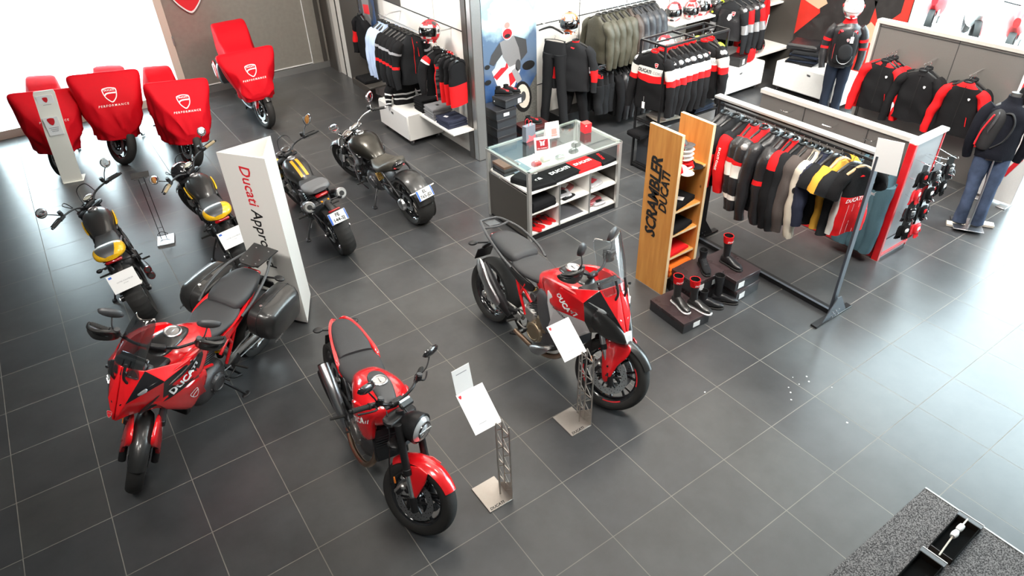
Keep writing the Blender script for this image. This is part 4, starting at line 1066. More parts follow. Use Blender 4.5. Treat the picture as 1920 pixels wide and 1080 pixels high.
# ================================================================ black power cruiser
def cruiser(root, steer):
    wb = 1.62; fx, rx = wb / 2, -wb / 2; R = .315; Rr = .335
    hx, hz = .40, .80; T = steerT(hx, hz, 30, steer)
    tyre_wheel(root, 'front_wheel', fx, R, .13, 'y', T, discs=2)
    tyre_wheel(root, 'rear_wheel', rx, Rr, .25, 'y', MX(), discs=0)
    u = fork(root, T, fx, R, 30, .68, .115, BLKM, BLKM, r_up=.03)
    clamps(root, T, V((fx, 0, R)) + u * .66 + V((-.03, 0, 0)), u, .115, CHR)
    obj('front_fender', fender(root, T, fx, R, .13, 30, 150, BLKS, off=.03, w=.08), root)
    engine(root, cover=BLKM)
    g = G(); g.tube([(.22, -.04, .42), (.32, -.08, .28), (.20, -.12, .17), (.0, -.16, .17), (-.16, -.18, .2)], .027, BLKM, n=10)
    g.tube([(.24, .12, .60), (.36, .17, .44), (.30, .19, .24), (.10, .18, .18)], .013, CHR, n=8); obj('exhaust_pipe', g, root)
    muffler(root, [(-.10, -.17, .20), (-.22, -.20, .24), (-.36, -.21, .28)], [.05, .07, .065], BLKM, STL)
    chain_side(root, rx, Rr, BLKM, yw=.17)
    g = G(); g.lathe([(0, .20), (.03, .205), (.06, .20), (.075, .185), (.08, .16)], STL, c=(rx, 0, Rr), n=20)
    g.lathe([(0, -.20), (.03, -.205), (.06, -.20), (.075, -.185), (.08, -.16)], STL, c=(rx, 0, Rr), n=20); obj('wheel_hub', g, root)
    g = G(); g.box((.34, 0, .46), (.06, .26, .26), BLKM, ry=-25, bev=.01); obj('radiator', g, root)
    trellis(root, BLKM, [[(.36, .03, .78), (.22, .13, .66), (.02, .16, .58)], [(.37, .03, .66), (.22, .13, .52), (.12, .15, .42)], [(.22, .13, .66), (.12, .15, .42)], [(-.1, .14, .58), (-.28, .14, .60), (-.4, .12, .62)]], .016)
    MB = mat('matt_black_tank', (.045, .042, .036), .3, .75, coat=.2)
    g = G(); g.body([(-.14, .60, .70, .08), (-.08, .60, .76, .11), (.04, .60, .84, .16, 2.2), (.18, .60, .885, .20, 2.2), (.30, .62, .88, .20, 2.2), (.40, .66, .84, .14), (.46, .70, .79, .07)], MB, n=32); obj('fuel_tank', g, root)
    g = G()
    for s in (1, -1): g.pillow([(.44, s * .10, .76), (.26, s * .19, .74), (.08, s * .18, .68), (.10, s * .17, .56), (.26, s * .17, .50), (.40, s * .13, .56)], (.1, s, 0), .03, BLKG, k=3, back=.03)
    obj2('tank_side_panel', g, root)
    cap(root, (.27, 0, .888), .048)
    g = G(); g.body([(.0, .60, .74, .07), (-.10, .58, .70, .12), (-.24, .58, .69, .17), (-.38, .60, .72, .18, 2.8), (-.50, .64, .79, .16, 2.8), (-.60, .68, .83, .12), (-.66, .71, .83, .05)], mat('olive_seat_leather', (.06, .055, .045), .42, bump=.25, bscale=120), k=6); obj('seat', g, root)
    g = G(); g.pillow([(-.52, -.13, .68), (-.66, -.07, .78), (-.68, 0, .80), (-.66, .07, .78), (-.52, .13, .68), (-.58, 0, .66)], (-1, 0, -.4), .03, BLKG, k=2, back=.02); g.box((-.64, 0, .73), (.03, .16, .03), TAILR, bev=.01); obj('tail_lamp', g, root)
    g = fender(root, MX(), rx, Rr, .25, 60, 168, BLKS, off=.035, w=.12, cross=.8, tip=.95); obj('rear_fender', g, root)
    g = G()
    g.tube([(rx + .05, .155, .42), (-.55, .17, .62), (-.40, .15, .66)], .015, BLKM, n=8); g.tube([(rx + .05, -.155, .42), (-.55, -.17, .62), (-.40, -.15, .66)], .015, BLKM, n=8)
    g.tube([(rx - .28, .08, .57), (-1.10, .0, .56), (rx - .28, -.08, .57)], .012, BLKM, n=8); obj2('fender_stay', g, root); g = G()
    for s in (1, -1): g.cyl((rx - .29, s * .10, .58), (rx - .29, s * .17, .585), .013, CHR, 10)
    obj2('rear_indicator', g, root)
    plate(root, TR(-1.16, 0, .56) @ MX.Rotation(radians(-90), 4, 'Z') @ MX.Rotation(radians(64), 4, 'X'), ('EL', '765-JD'))
    g = G(T @ TR(fx - .20, 0, .74)); g.lathe([(0, -.09), (.06, -.075), (.085, -.02), (.085, .03), (.08, .035)], BLKG, ax='X', n=28); g.lathe([(.08, .03), (.05, .05), (0, .055)], LENS, ax='X', n=28); obj('headlamp', g, root)
    g = G(T); g.box((hx - .04, 0, .93), (.03, .11, .08), BLKG, ry=-50, bev=.01); g.box((hx - .02, 0, .88), (.10, .06, .05), CHR, bev=.015); obj('instrument_gauge', g, root)
    bars(root, T, (hx - .04, 0, .95), [(0, .05, .0), (-.02, .16, .05), (-.10, .30, .07), (-.20, .42, .04)], mir='hex', mh=.14, mo=.05, barm=CHR, lever=CHR, mirm=CHR)
    g = G(T); g.tube([(hx, .1, .9), (hx + .12, .14, .82), (hx + .14, .13, .66), (hx + .04, .12, .56)], .008, CHR, n=8); g.tube([(hx, -.1, .9), (hx + .12, -.14, .82), (hx + .14, -.13, .66), (hx + .04, -.12, .56)], .008, CHR, n=8); obj('cable', g, root)
    shock(root, (-.30, .12, .42), (-.22, .13, .58), GOLD)
    pegs(root, .18, .28, .20); sidestand(root, x=-.05, lean=9)

# ================================================================ bike under a cover: what shows below the hem
def sport(root, steer, gold=False, panniers=False):
    wb = 1.45; fx, rx = wb / 2, -wb / 2; R = .30; Rr = .315
    hx, hz = .40, .82; T = steerT(hx, hz, 24, steer)
    tyre_wheel(root, 'front_wheel', fx, R, .12, 'y', T, discs=2, spokes=5)
    tyre_wheel(root, 'rear_wheel', rx, Rr, .18, 'y', MX(), discs=0)
    fork(root, T, fx, R, 24, .60, .105, GOLD if gold else BLKM, BLKM)
    if gold:
        for s in (1, -1):
            g = G(T); g.pillow([(fx - .08, s * .095, R + .26), (fx + .06, s * .09, R + .28), (fx + .05, s * .11, R + .12), (fx + .0, s * .118, R + .0), (fx - .04, s * .115, R + .08)], (0, s, 0), .02, RED, k=3, back=.01); obj('fork_guard', g, root)
        obj('front_fender', fender(root, T, fx, R, .12, 40, 120, BLKS, off=.03), root)
    else: obj('front_fender', fender(root, T, fx, R, .12, 50, 125, RED, off=.022), root)
    engine(root); chain_side(root, rx, Rr)
    g = G(); g.body([(-.75, .80, .92, .05), (-.5, .74, .88, .11), (-.2, .70, .80, .13), (.1, .60, .90, .15), (.35, .60, .88, .13), (.6, .66, .86, .09), (.7, .72, .82, .04)], RED); obj('fairing', g, root)
    g = G(); g.tube([(.20, -.03, .42), (.27, -.06, .28), (.14, -.10, .18), (-.06, -.15, .20), (-.3, -.17, .24)], .024, BLKM, n=8); obj('exhaust_pipe', g, root)
    pegs(root, -.22, .36, .18); sidestand(root)
    if panniers:
        for s in (1, -1):
            g = G(); g.body([(-.82, .52, .80, .09), (-.78, .48, .86, .12), (-.6, .46, .88, .13), (-.42, .50, .86, .12), (-.36, .56, .80, .08)], BLKS, p=4); g.T = MX()
            for i, p in enumerate(g.v): g.v[i] = p + V((0, s * .30, 0))
            pb = obj('pannier', g, root)
            g = G(); g.pillow([(-.78, s * .42, .60), (-.72, s * .43, .84), (-.5, s * .43, .86), (-.44, s * .42, .66), (-.6, s * .43, .55)], (0, s, 0), .02, RED, k=3, back=.01); g.pillow([(-.70, s * .45, .62), (-.66, s * .455, .8), (-.58, s * .455, .8), (-.6, s * .45, .6)], (0, s, 0), .005, PAP, k=2, back=.01); obj('pannier_lid', g, pb)
    g = G(); g.tube([(-.20, .10, .26), (-.28, .13, .14), (-.32, .15, .02)], .012, BLKM, n=8); g.tube([(-.20, -.10, .26), (-.28, -.13, .14), (-.32, -.15, .02)], .012, BLKM, n=8); g.tube([(-.30, -.15, .05), (-.31, .15, .05)], .011, BLKM, n=8)
    if panniers: obj('centre_stand', g, root)

def cover(root, name, label, kind, logo=(.76, .98), seed=0, twist=0, low=0):
    """stretch cover hugging the bike; same frame as the bike, stays a thing of its own"""
    # sections: x, bottom z, bottom half width, mid half width, top half width, top z
    if kind == 'sport':
        S = [(.93, .42, .08, .12, .08, .56), (.89, .41, .17, .22, .17, .74), (.80, .40, .23, .31, .29, .93), (.70, .38, .27, .36, .37, 1.07), (.58, .38, .29, .38, .42, 1.20), (.52, .38, .30, .39, .43, 1.22), (.45, .38, .30, .36, .34, 1.13), (.38, .38, .29, .33, .28, 1.04), (.20, .40, .28, .31, .24, .99), (-.05, .42, .26, .29, .19, .92), (-.30, .45, .25, .27, .18, .94), (-.50, .48, .24, .26, .20, 1.06), (-.68, .52, .22, .25, .20, 1.12), (-.86, .6, .18, .19, .15, 1.08), (-.95, .68, .11, .12, .08, .95)]
    elif kind == 'tall':
        S = [(.90, .54, .10, .14, .08, .64), (.85, .52, .19, .23, .17, .78), (.76, .52, .24, .28, .26, .95), (.67, .52, .26, .33, .38, 1.08), (.56, .52, .27, .38, .44, 1.22), (.48, .53, .27, .36, .44, 1.23), (.36, .54, .27, .30, .28, 1.10), (.10, .56, .25, .27, .24, 1.05), (-.20, .58, .24, .26, .24, 1.12), (-.42, .62, .26, .28, .27, 1.34), (-.60, .66, .27, .30, .28, 1.43), (-.80, .70, .26, .28, .26, 1.40), (-.94, .74, .18, .20, .16, 1.20)]
    S = [(*q_[:5], q_[5] - (low if q_[0] < -.2 else 0)) for q_ in S]
    S2 = cr(S, 5); R_ = []
    for x, zb, wb_, wm, wt, zt in S2:
        zm = zb + (zt - zb) * .5
        L = [(wb_, zb), (wb_ * 1.02, zb + (zt - zb) * .15), ((wb_ + wm) / 2, zb + (zt - zb) * .32), (wm, zm), (wm + (wt - wm) * .6, zb + (zt - zb) * .74), (wt, zb + (zt - zb) * .92), (wt * .9, zt - .004), (wt * .5, zt), (0, zt + .003)]
        L = cr([(a, b2, 0) for a, b2 in L], 3)
        ring = [(x, -a, b2) for a, b2, _ in L] + [(x, a, b2) for a, b2, _ in L[::-1][1:]]
        R_.append(ring)
    n = len(R_[0]); vs = [p for r in R_ for p in r]; fs = []
    for i in range(len(R_) - 1):
        for j in range(n - 1): fs.append((i * n + j, (i + 1) * n + j, (i + 1) * n + j + 1, i * n + j + 1))
    fs.append(tuple(range(n))[::1]); fs.append(tuple(((len(R_) - 1) * n + j) for j in range(n))[::-1])
    g = G(); g.add(vs, fs, COVR)
    for i, p in enumerate(g.v):      # hanging folds run downwards
        f = noise.noise(V((p.x * 5 + seed, p.y * 5, p.z * 1.2))) * .034 + noise.noise(V((p.x * 12 + seed, p.y * 12, p.z * 3. + p.x * 5))) * .018
        f += (abs(noise.noise(V((p.x * 7 + seed, p.y * 7 + p.z * 2, p.z * .8)))) ** .7 - .3) * -.045
        k = min(1., max(.3, (1.25 - p.z) * 1.5)); g.v[i] = p + V((f * .6, f * (1 if p.y > 0 else -1), f * .2)) * k
    for i, p in enumerate(g.v):      # the bars are turned, the front of the cover follows
        k = min(1, max(0, (p.x - .15) / .35)); g.v[i] = MX.Translation((.42, 0, 0)) @ MX.Rotation(radians(twist * k), 4, 'Z') @ MX.Translation((-.42, 0, 0)) @ p
    B = g.bvh()
    o = obj(name, g, None, smooth=60, solid=.004)
    Tl = MX.Translation((.42, 0, 0)) @ MX.Rotation(radians(twist), 4, 'Z') @ MX.Translation((-.42, 0, 0)) @ TR(1.6, 0, logo[1] + .55) @ MX.Rotation(radians(90), 4, 'Z') @ MX.Rotation(radians(52), 4, 'X')
    g = G(); dr = (-.86 * cos(radians(twist)), -.86 * sin(radians(twist)), -.55)
    g.shield(.17, Tl, PAP, None, B, dr); g.text('PERFORMANCE', .040, Tl @ MX.Translation((0, -.15, 0)), PAP, shear=.15, bold=.005, space=1.45, onto=B, dr=dr, lift=.007)
    lo = obj('logo', g, o); lo['label'] = 'white shield emblem with lettering'
    tag(o, label, 'cover')
    return o
def match(o, root): o.location = root.location; o.rotation_euler = root.rotation_euler; o.scale = root.scale
# ================================================================ garments
ORD = ['first', 'second', 'third', 'fourth', 'fifth', 'sixth', 'seventh', 'eighth', 'ninth', 'tenth', 'eleventh', 'twelfth', 'thirteenth', 'fourteenth', 'fifteenth']
HANG = mat('black_hanger_plastic', (.02, .02, .02), .3)
WOODH = mat('wooden_hanger', (.5, .33, .17), .5)
def hanger(root, w=.2, m=HANG, z=-.12, hook=True):
    g = G()
    if hook: g.tube([(0, .0, z + .02), (0, .0, z + .06), (0, .018, z + .09), (0, .0, z + .115), (0, -.018, z + .10)], .0025, CHR, n=6)
    g.tube([(0, w * .85, z - .055), (0, w * .45, z - .012), (0, 0, z + .018), (0, -w * .45, z - .012), (0, -w * .85, z - .055)], [.012, .016, .018, .016, .012], m, n=8)
    return obj('hanger', g, root)
def band(lst, default):
    """lst: [(z above which, material)] from the top downwards"""
    def f(z):
        for zz, m in lst:
            if z > zz: return m
        return default
    return f
def jacket(name, label, cat, loc, rz, body, bb=(), slv=None, sb=(), group=None, length=.66, w=.215, th=.065, sleeve=.62, collar=None, inner=None, seed=0, short=False, armour=None, hangm=HANG, zip_=None, ry=0, side_panel=None, puff=False):
    """hung garment: origin on the hook, x to its front, y along the shoulders"""
    t = thing(name, label, cat, loc, rz, group, ry=ry)
    slv = slv or body; rnd = random.Random(seed)
    hanger(t, w, hangm)
    lv = [(-.105, .055, .038), (-.125, .08, .046), (-.155, w * .58, .052), (-.19, w * .84, .060), (-.235, w * .97, .066), (-.29, w, .07)]
    n_ = 12
    for i in range(1, n_ + 1):
        f = i / n_; z = -.29 - (length - .18) * f
        lv.append((z, w * (1 - .05 * sin(pi * f)) + .012 * f, (.068 + .008 * sin(pi * f)) + (.012 * (i % 2) if puff else 0)))
    sc = th / .065
    bz = band(bb, body); R = []
    for z, hw, hd in lv:
        r = []
        for j in range(28):
            a = 2 * pi * j / 28; ca, sa = cos(a), sin(a)
            r.append((hd * sc * math.copysign(abs(ca) ** .8, ca), hw * math.copysign(abs(sa) ** .75, sa), z))
        R.append(r)
    g = G()
    def mf(i, j):
        z = (lv[i][0] + lv[min(i + 1, len(lv) - 1)][0]) / 2
        if side_panel and abs(sin(2 * pi * (j + .5) / 28)) > .86 and z < -.28: return side_panel
        return bz(z)
    g.rings(R, body, True, False, mf); g.noise(.020, 6, (seed * 3.1, seed, 0)); g.noise(.008, 17, (seed, 0, 0))
    B = g.bvh()
    tb = obj('torso', g, t)
    for s in (1, -1):
        g = G()
        if short: P = [(0, s * w * .80, -.17), (0, s * (w + .05), -.25), (.0, s * (w + .085), -.36)]; rr = [.06, .07, .072]
        else:
            k = sleeve / .62; fw = .03 + rnd.random() * .03
            P = [(0, s * w * .72, -.19), (.0, s * (w + .01), -.26), (.0, s * (w + .055), -.17 - .24 * k), (fw * .5, s * (w + .085), -.17 - .43 * k), (fw, s * (w + .09), -.17 - .62 * k)]; rr = [.05, .070, .062, .056, .042]
        sz = band(sb if sb else bb, slv); nseg = (len(P) - 1) * 5
        zs = [q[2] for q in cr([(*p,) for p in P], 5)]
        g.tube(P, [q * (1 if not puff else 1.05) for q in rr], slv, n=12, k=5, flat=1.15, mf=lambda i, j: sz((zs[min(i, len(zs) - 1)] + zs[min(i + 1, len(zs) - 1)]) / 2)); g.noise(.016, 8, (seed, s * 4, 2)); g.noise(.006, 22, (seed, s, 2))
        so = obj('sleeve', g, t)
        if armour: g = G(); g.ball((.012, s * (w + .015), -.235), (.058, .055, .052), armour, n=14, k=8); obj('shoulder_cup', g, so)
    g = G(); cm = collar or body; R = []
    for z, a, b in ((-.14, .078, .052), (-.12, .062, .044), (-.095, .056, .04), (-.08, .058, .042)):
        R.append([(b * cos(2 * pi * j / 18), a * sin(2 * pi * j / 18), z + .012 * cos(2 * pi * j / 18) * -1) for j in range(18)])
    for z, a, b in ((-.085, .050, .034), (-.125, .046, .03)):
        R.append([(b * cos(2 * pi * j / 18), a * sin(2 * pi * j / 18), z) for j in range(18)])
    if short: R = [[(p[0], p[1], p[2] - .03) for p in r] for r in R[:3]]
    im = inner or INK
    g.rings(R, cm, False, False, lambda i, j: cm if i < 3 else im); obj('collar', g, t)
    if zip_:
        g = G(); g.tube([(.09, .004, -.13), (.09, .004, -.40), (.09, .0, -.66)], .004, zip_, n=6)
        for i, p in enumerate(g.v):
            h = B.ray_cast(V((.4, p.y, p.z)), V((-1, 0, 0)))
            if h[0]: g.v[i] = V((h[0].x + .002 + (p.x - .09), p.y, p.z))
        obj('zip', g, t)
    t['_b'] = 0; del t['_b']
    return t, B
def mark(t, B, s, size, y, z, m, shear=0., bold=.03, front=True):
    g = G(); T = TR(.4, y, z, 90, 0, 90) if front else None
    g.text(s, size, T, m, shear=shear, bold=bold, onto=B, dr=(-1, 0, 0), lift=.006); o = obj('lettering', g, t); return o
def badge(t, B, y, z, size, m1, m2):
    g = G(); g.shield(size, TR(.4, y, z, 90, 0, 90), m1, m2, B, (-1, 0, 0), word=False); return obj('badge', g, t)
def patch(t, B, name, O, m, lift=.004):
    """outline (y, z) laid on the front"""
    g = G(); g.shape(O, TR(.4, 0, 0, 90, 0, 90), m, B, (-1, 0, 0), lift); return obj(name, g, t)
def swing(t, label='white paper price tag', y=.08, z=-.72, x=.08):
    g = G(TR(x, y, z, 0, 0, 0)); g.box((0, 0, 0), (.002, .045, .09), PAP); g.tube([(0, 0, .045), (0, .0, .12)], .001, PAP, n=4); o = obj('price_tag', g, t); o['label'] = label; return o

def trousers(name, label, cat, loc, rz, m, waist=None, length=.85, w=.2, seed=0, group=None, spread=.1, clip=True, lab=None, shorts=False):
    t = thing(name, label, cat, loc, rz, group)
    if clip:
        g = G(); g.tube([(0, 0, -.06), (0, .0, -.03), (0, .015, -.01), (0, 0, .0), (0, -.015, -.008)], .0025, CHR, n=6); g.tube([(0, w * .9, -.075), (0, 0, -.06), (0, -w * .9, -.075)], .006, HANG, n=8)
        for s in (1, -1): g.box((0, s * w * .85, -.095), (.03, .02, .05), HANG, bev=.004)
        obj('hanger', g, t)
    z0 = -.1 if clip else 0
    g = G(); R = []
    for z, hw, hd in ((z0, w * .92, .03), (z0 - .04, w * .95, .045), (z0 - .12, w * 1.02, .06), (z0 - .22, w * 1.05, .07)):
        R.append([(hd * cos(2 * pi * j / 24), hw * math.copysign(abs(sin(2 * pi * j / 24)) ** .8, sin(2 * pi * j / 24)), z) for j in range(24)])
    g.rings(R, m, True, False, lambda i, j: (waist or m) if i == 0 else m); g.noise(.01, 9, (seed, 0, 0)); obj('waist', g, t)
    for s in (1, -1):
        g = G(); L_ = length - .2
        P = [(0, s * w * .50, z0 - .16), (.0, s * (w * .52 + spread * .2), z0 - .16 - L_ * .35), (.01, s * (w * .5 + spread * .6), z0 - .16 - L_ * .7), (0, s * (w * .5 + spread), z0 - .16 - L_)]
        g.tube(P, [.105, .085, .072, .065], m, n=14, k=5, flat=1.05); g.noise(.012, 8, (seed, s, 1)); g.noise(.004, 25, (seed, s, 1)); obj('leg', g, t)
    return t

def helmet(label, loc, rz, seed=0, base=None, a=None, b=None, group=None, rx=0, ry=0, name='helmet', visor=None, r=.152):
    t = thing(name, label, 'helmet', loc, rz, group, rx=rx, ry=ry)
    base = base or WPNT; a = a or DUCR; b = b or BLKG
    g = G(); n, k = 36, 22; R = []
    zs = []
    for i in range(k + 1):
        ph = pi * (i / k) * .86 + pi * .14; z = -cos(ph); q = sin(ph); r_ = []
        if i == 0: z = -.93; q = .62
        for j in range(n):
            th = 2 * pi * j / n; x, y = cos(th), sin(th)
            f = 1.0 + (.16 * max(0, x) ** 2 if z < .1 else .05 * max(0, x)) + (.06 * max(0, -x))
            r_.append((x * q * r * 1.08 * f, y * q * r * .93, z * r * 1.02))
        R.append(r_); zs.append(z)
    def mf(i, j):
        z = (zs[i] + zs[min(i + 1, k)]) / 2; th = (2 * pi * (j + .5) / n + pi) % (2 * pi) - pi
        if abs(th) < 1.15 and -.32 < z < .38: return INK
        v = noise.noise(V((cos(th) * 1.3 + seed, abs(sin(th)) * 1.6, z * 1.5)))
        if z > .86: return a
        return base if v < .02 else (a if v < .28 else b)
    g.rings(R, base, True, False, mf); obj('shell', g, t)
    g = G(); vs = []; nv, kv = 20, 7
    for i in range(kv + 1):
        zz = -.34 + .76 * i / kv; q = sqrt(max(0, 1 - zz * zz * .9))
        for j in range(nv + 1):
            th = -1.2 + 2.4 * j / nv; x = cos(th)
            f = 1.0 + (.16 * max(0, x) ** 2 if zz < .1 else .05 * max(0, x)) + .02; f = 1.0 + .13 * max(0, x) ** 2 * (1 - max(0, zz)) + .035
            vs.append((x * q * r * 1.08 * f, sin(th) * q * r * .95 * 1.02, zz * r * 1.02))
    fs = [(i * (nv + 1) + j, i * (nv + 1) + j + 1, (i + 1) * (nv + 1) + j + 1, (i + 1) * (nv + 1) + j) for i in range(kv) for j in range(nv)]
    g.add(vs, fs, visor or SMOK); obj('visor', g, t, smooth=80, solid=.003)
    g = G()
    for s in (1, -1): g.cyl((.02, s * r * .91, .02), (.02, s * r * 1.0, .02), .024, b, 14, bev=.003)
    g.box((-.02, 0, r * 1.03), (.07, .05, .012), b, bev=.005); g.box((r * 1.22, 0, -r * .62), (.02, .07, .03), b, bev=.006); obj('vent', g, t)
    return t

def folded(name, label, cat, loc, rz, m, sx=.28, sy=.34, h=.03, n=1, seed=0, group=None, mark_=None):
    """one folded garment: a thing, its folds modelled as rounded layers"""
    g = G(TR(*loc, rz=rz)); O = [(-.5, -.42), (-.42, -.5), (.42, -.5), (.5, -.42), (.5, .42), (.42, .5), (-.42, .5), (-.5, .42)]
    R = []
    for z, k in ((0, .93), (h * .25, 1.), (h * .48, .98), (h * .5, .955), (h * .55, .985), (h * .8, .97), (h, .88)):
        R.append([(x * sx * k, y * sy * k, z) for x, y in cr([(a, b, 0) for a, b in O], 3, True) for x, y in ((x, y),)] if False else [(p[0] * sx * k, p[1] * sy * k, z) for p in cr([(a, b, 0) for a, b in O], 3, True)])
    g.rings(R, m); o0 = V(g.T @ V((0, 0, 0)))
    for i, p in enumerate(g.v):
        g.v[i] = p + V((noise.noise(p * 12 + V((seed, 0, 0))) * .008, noise.noise(p * 12 + V((0, seed, 0))) * .008, 0 if p.z - o0.z < h * .1 else noise.noise(p * 14) * .004))
    if mark_:
        s, sz, mm, r_ = mark_; g2 = G(g.T @ TR(0, 0, h + .05, 0, 0, r_)); B = g.bvh(); g3 = G(); g3.text(s, sz, g2.T, mm, bold=.045, onto=B, dr=(0, 0, -1), lift=.003); g.v += g3.v; off = len(g.v) - len(g3.v); g.f += [tuple(i + off for i in f) for f in g3.f]; g.m += g3.m
    c = V(loc)
    g.v = [p - c for p in g.v]
    return tag(obj(name, g, loc=c), label, cat, group)

def box_thing(name, label, cat, loc, rz, d, m, lid=None, lbl=None, group=None, side=1):
    """lidded cardboard box, origin at its base"""
    t = thing(name, label, cat, loc, rz, group)
    g = G(); g.box((0, 0, d[2] * .42), (d[0] * .985, d[1] * .985, d[2] * .84), m, bev=.002); obj('box_base', g, t)
    g = G(); g.box((0, 0, d[2] * .84), (d[0], d[1], d[2] * .32), lid or m, bev=.003); obj('box_lid', g, t)
    if lbl:
        for (fx_, off, w_, h_) in lbl:
            g = G()
            if fx_ == 'y': g.box((off, -d[1] / 2 - .001, d[2] * .45), (w_, .002, h_), PAP)
            else: g.box((-d[0] / 2 - .001, off, d[2] * .45), (.002, w_, h_), PAP)
            o = obj('paper_label', g, t); o['label'] = 'white printed label'
    return t

# ================================================================ display wall behind the cruiser
t = thing('clothes_rail', 'chrome clothes rail fixed to the white display wall', 'rail', (0, 0, 0))
g = G(); g.tube([(2.42, 6.30, 1.70), (2.42, 7.72, 1.70)], .012, STL, n=10); obj('bar', g, t)
for y in (6.45, 7.58): g = G(); g.tube([(2.74, y, 1.73), (2.55, y, 1.73), (2.42, y, 1.70)], .009, STL, n=8); obj('bracket', g, t)
for i in range(3):
    jacket('shirt', 'light blue shirt, %s from the left on the chrome rail' % ORD[i], 'shirt', (2.42, 7.66 - .10 * i, 1.71), -90 + 3 * i, CLTBL, length=.78, sleeve=.70, th=.035, seed=i, w=.2, group='blue shirts on the chrome rail')
for i in range(6):
    y = 7.30 - .12 * i
    t, B = jacket('jacket', 'black jacket with red sleeve flash, %s black one from the left on the chrome rail' % ORD[i], 'jacket', (2.42, y, 1.71), -90 - 4 * (i == 5), CLTG if i % 2 else CLTB, sb=[(-.33, CLTB), (-.345, GREYP), (-.52, CLTB), (-.55, CLTR)], length=.70, sleeve=.68, th=.055, seed=20 + i, w=.215, group='black jackets on the chrome rail', zip_=CLTR if i == 5 else None)
    if i == 5: patch(t, B, 'chest_stripe', [(.06, -.2), (.075, -.2), (.09, -.42), (.078, -.42)], CLTR)
g = G(); g.tube([(2.74, 6.02, 1.78), (2.5, 6.02, 1.78), (2.40, 6.02, 1.80)], .008, STL, n=8); tag(obj('display_peg', g), 'metal peg holding the helmet on the display wall', 'peg')
helmet('red, white and black helmet on a peg above the black jersey', (2.40, 6.03, 1.80), 215, 3, ry=-8)
t, B = jacket('jersey', 'black jersey with white shoulder flash hanging under the peg helmet', 'jersey', (2.45, 5.98, 1.66), -90, CLTB, sb=[(-.24, CLTR), (-.26, PAP)], length=.62, sleeve=.5, th=.05, seed=40, w=.2)
for i in range(4):
    y = 5.80 - .12 * i; v = i == 0
    t = thing('protector_vest', 'grey ribbed back protector vest with red edge' if v else 'black and red body protector vest, %s right of the ribbed one' % ORD[i - 1], 'vest', (2.45, y, 1.62), -90 + 4 * i, None if v else 'red protector vests')
    hanger(t, .16)
    g = G(); lv = [(-.13, .10, .03), (-.17, .15, .035), (-.30, .15, .04), (-.36, .165, .045), (-.5, .165, .045), (-.72, .16, .04)]
    R = [[(hd * cos(2 * pi * j / 20), hw * math.copysign(abs(sin(2 * pi * j / 20)) ** .6, sin(2 * pi * j / 20)), z) for j in range(20)] for z, hw, hd in cr(lv, 4)]
    zz = [q[0] for q in cr(lv, 4)]
    g.rings(R, CLTR, True, False, (lambda k_, j: (CLTR if abs(sin(2 * pi * (j + .5) / 20)) > .93 or zz[k_] > -.24 and zz[k_] < -.2 else (CARB if k_ % 2 else CLTG))) if v else (lambda k_, j: CLTB if zz[k_] > -.40 else CLTR)); g.noise(.006, 9, (i, 0, 0)); obj('body', g, t)
    g = G()
    for s in (1, -1): g.tube([(0, s * .04, -.10), (.01, s * .11, -.13), (0, s * .14, -.2)], [.02, .025, .02], CLTB, n=8)
    obj2('shoulder_strap', g, t)
# white cabinets on castors
def cabinet(label, x0, x1, y0, y1, z0, z1, drawer='x'):
    t = thing('storage_cabinet', label, 'cabinet', ((x0 + x1) / 2, (y0 + y1) / 2, 0)); dx, dy = x1 - x0, y1 - y0
    g = G(); g.box((0, 0, (z0 + z1) / 2), (dx, dy, z1 - z0), WHT, bev=.006); obj('carcass', g, t)
    g = G()
    if drawer == 'x': g.box((-dx / 2 - .006, 0, (z0 + z1) / 2), (.012, dy - .02, z1 - z0 - .03), WPNT, bev=.003)
    else: g.box((0, -dy / 2 - .006, (z0 + z1) / 2), (dx - .02, .012, z1 - z0 - .03), WPNT, bev=.003)
    d = obj('drawer_front', g, t)
    g = G()
    if drawer == 'x': g.box((-dx / 2 - .014, .0, z1 - .09), (.006, .07, .035), STL, bev=.002); g.text('DUCATI', .018, TR(-dx / 2 - .018, 0, z1 - .09, 90, 0, -90), INK, bold=.02)
    else: g.box((0, -dy / 2 - .014, z1 - .09), (.07, .006, .035), STL, bev=.002)
    obj('label_holder', g, d)
    for sx in (-1, 1):
        for sy in (-1, 1):
            g = G(); c = (sx * (dx / 2 - .07), sy * (dy / 2 - .07)); g.cyl((c[0], c[1] - .012, .03), (c[0], c[1] + .012, .03), .03, CARB, 16, bev=.004); g.box((c[0], c[1], z0 - .012), (.05, .05, .024), STL, bev=.004); g.box((c[0] + .012, c[1], .045), (.03, .034, .03), STL, bev=.004)
            obj('castor', g, t)
    return t
cabinet('white cabinet on castors below the jackets on the display wall', 2.10, 2.70, 6.46, 7.47, .09, .50)
g = G(); g.box((2.52, 6.12, .475), (.42, 1.36, .03), WHT, bev=.003); tag(obj('wall_shelf', g), 'white shelf board carrying folded clothes on the display wall', 'shelf')
for i in range(5): folded('folded_trousers', 'black folded trousers, %s up in the dark pile on the wall shelf' % ORD[i], 'trousers', (2.50, 6.56, .49 + .04 * i), 5 * (i % 2), CLTB, .30, .26, .04, seed=i, group='black folded pile')
for i in range(4): folded('folded_sweatshirt', 'grey folded sweatshirt, %s up in the middle pile' % ORD[i], 'sweatshirt', (2.50, 6.20, .49 + .043 * i), -4 * (i % 2), CLTM, .32, .32, .043, seed=i + 9, group='grey folded pile', mark_=('IIII', .06, INK, 90) if i == 3 else None)
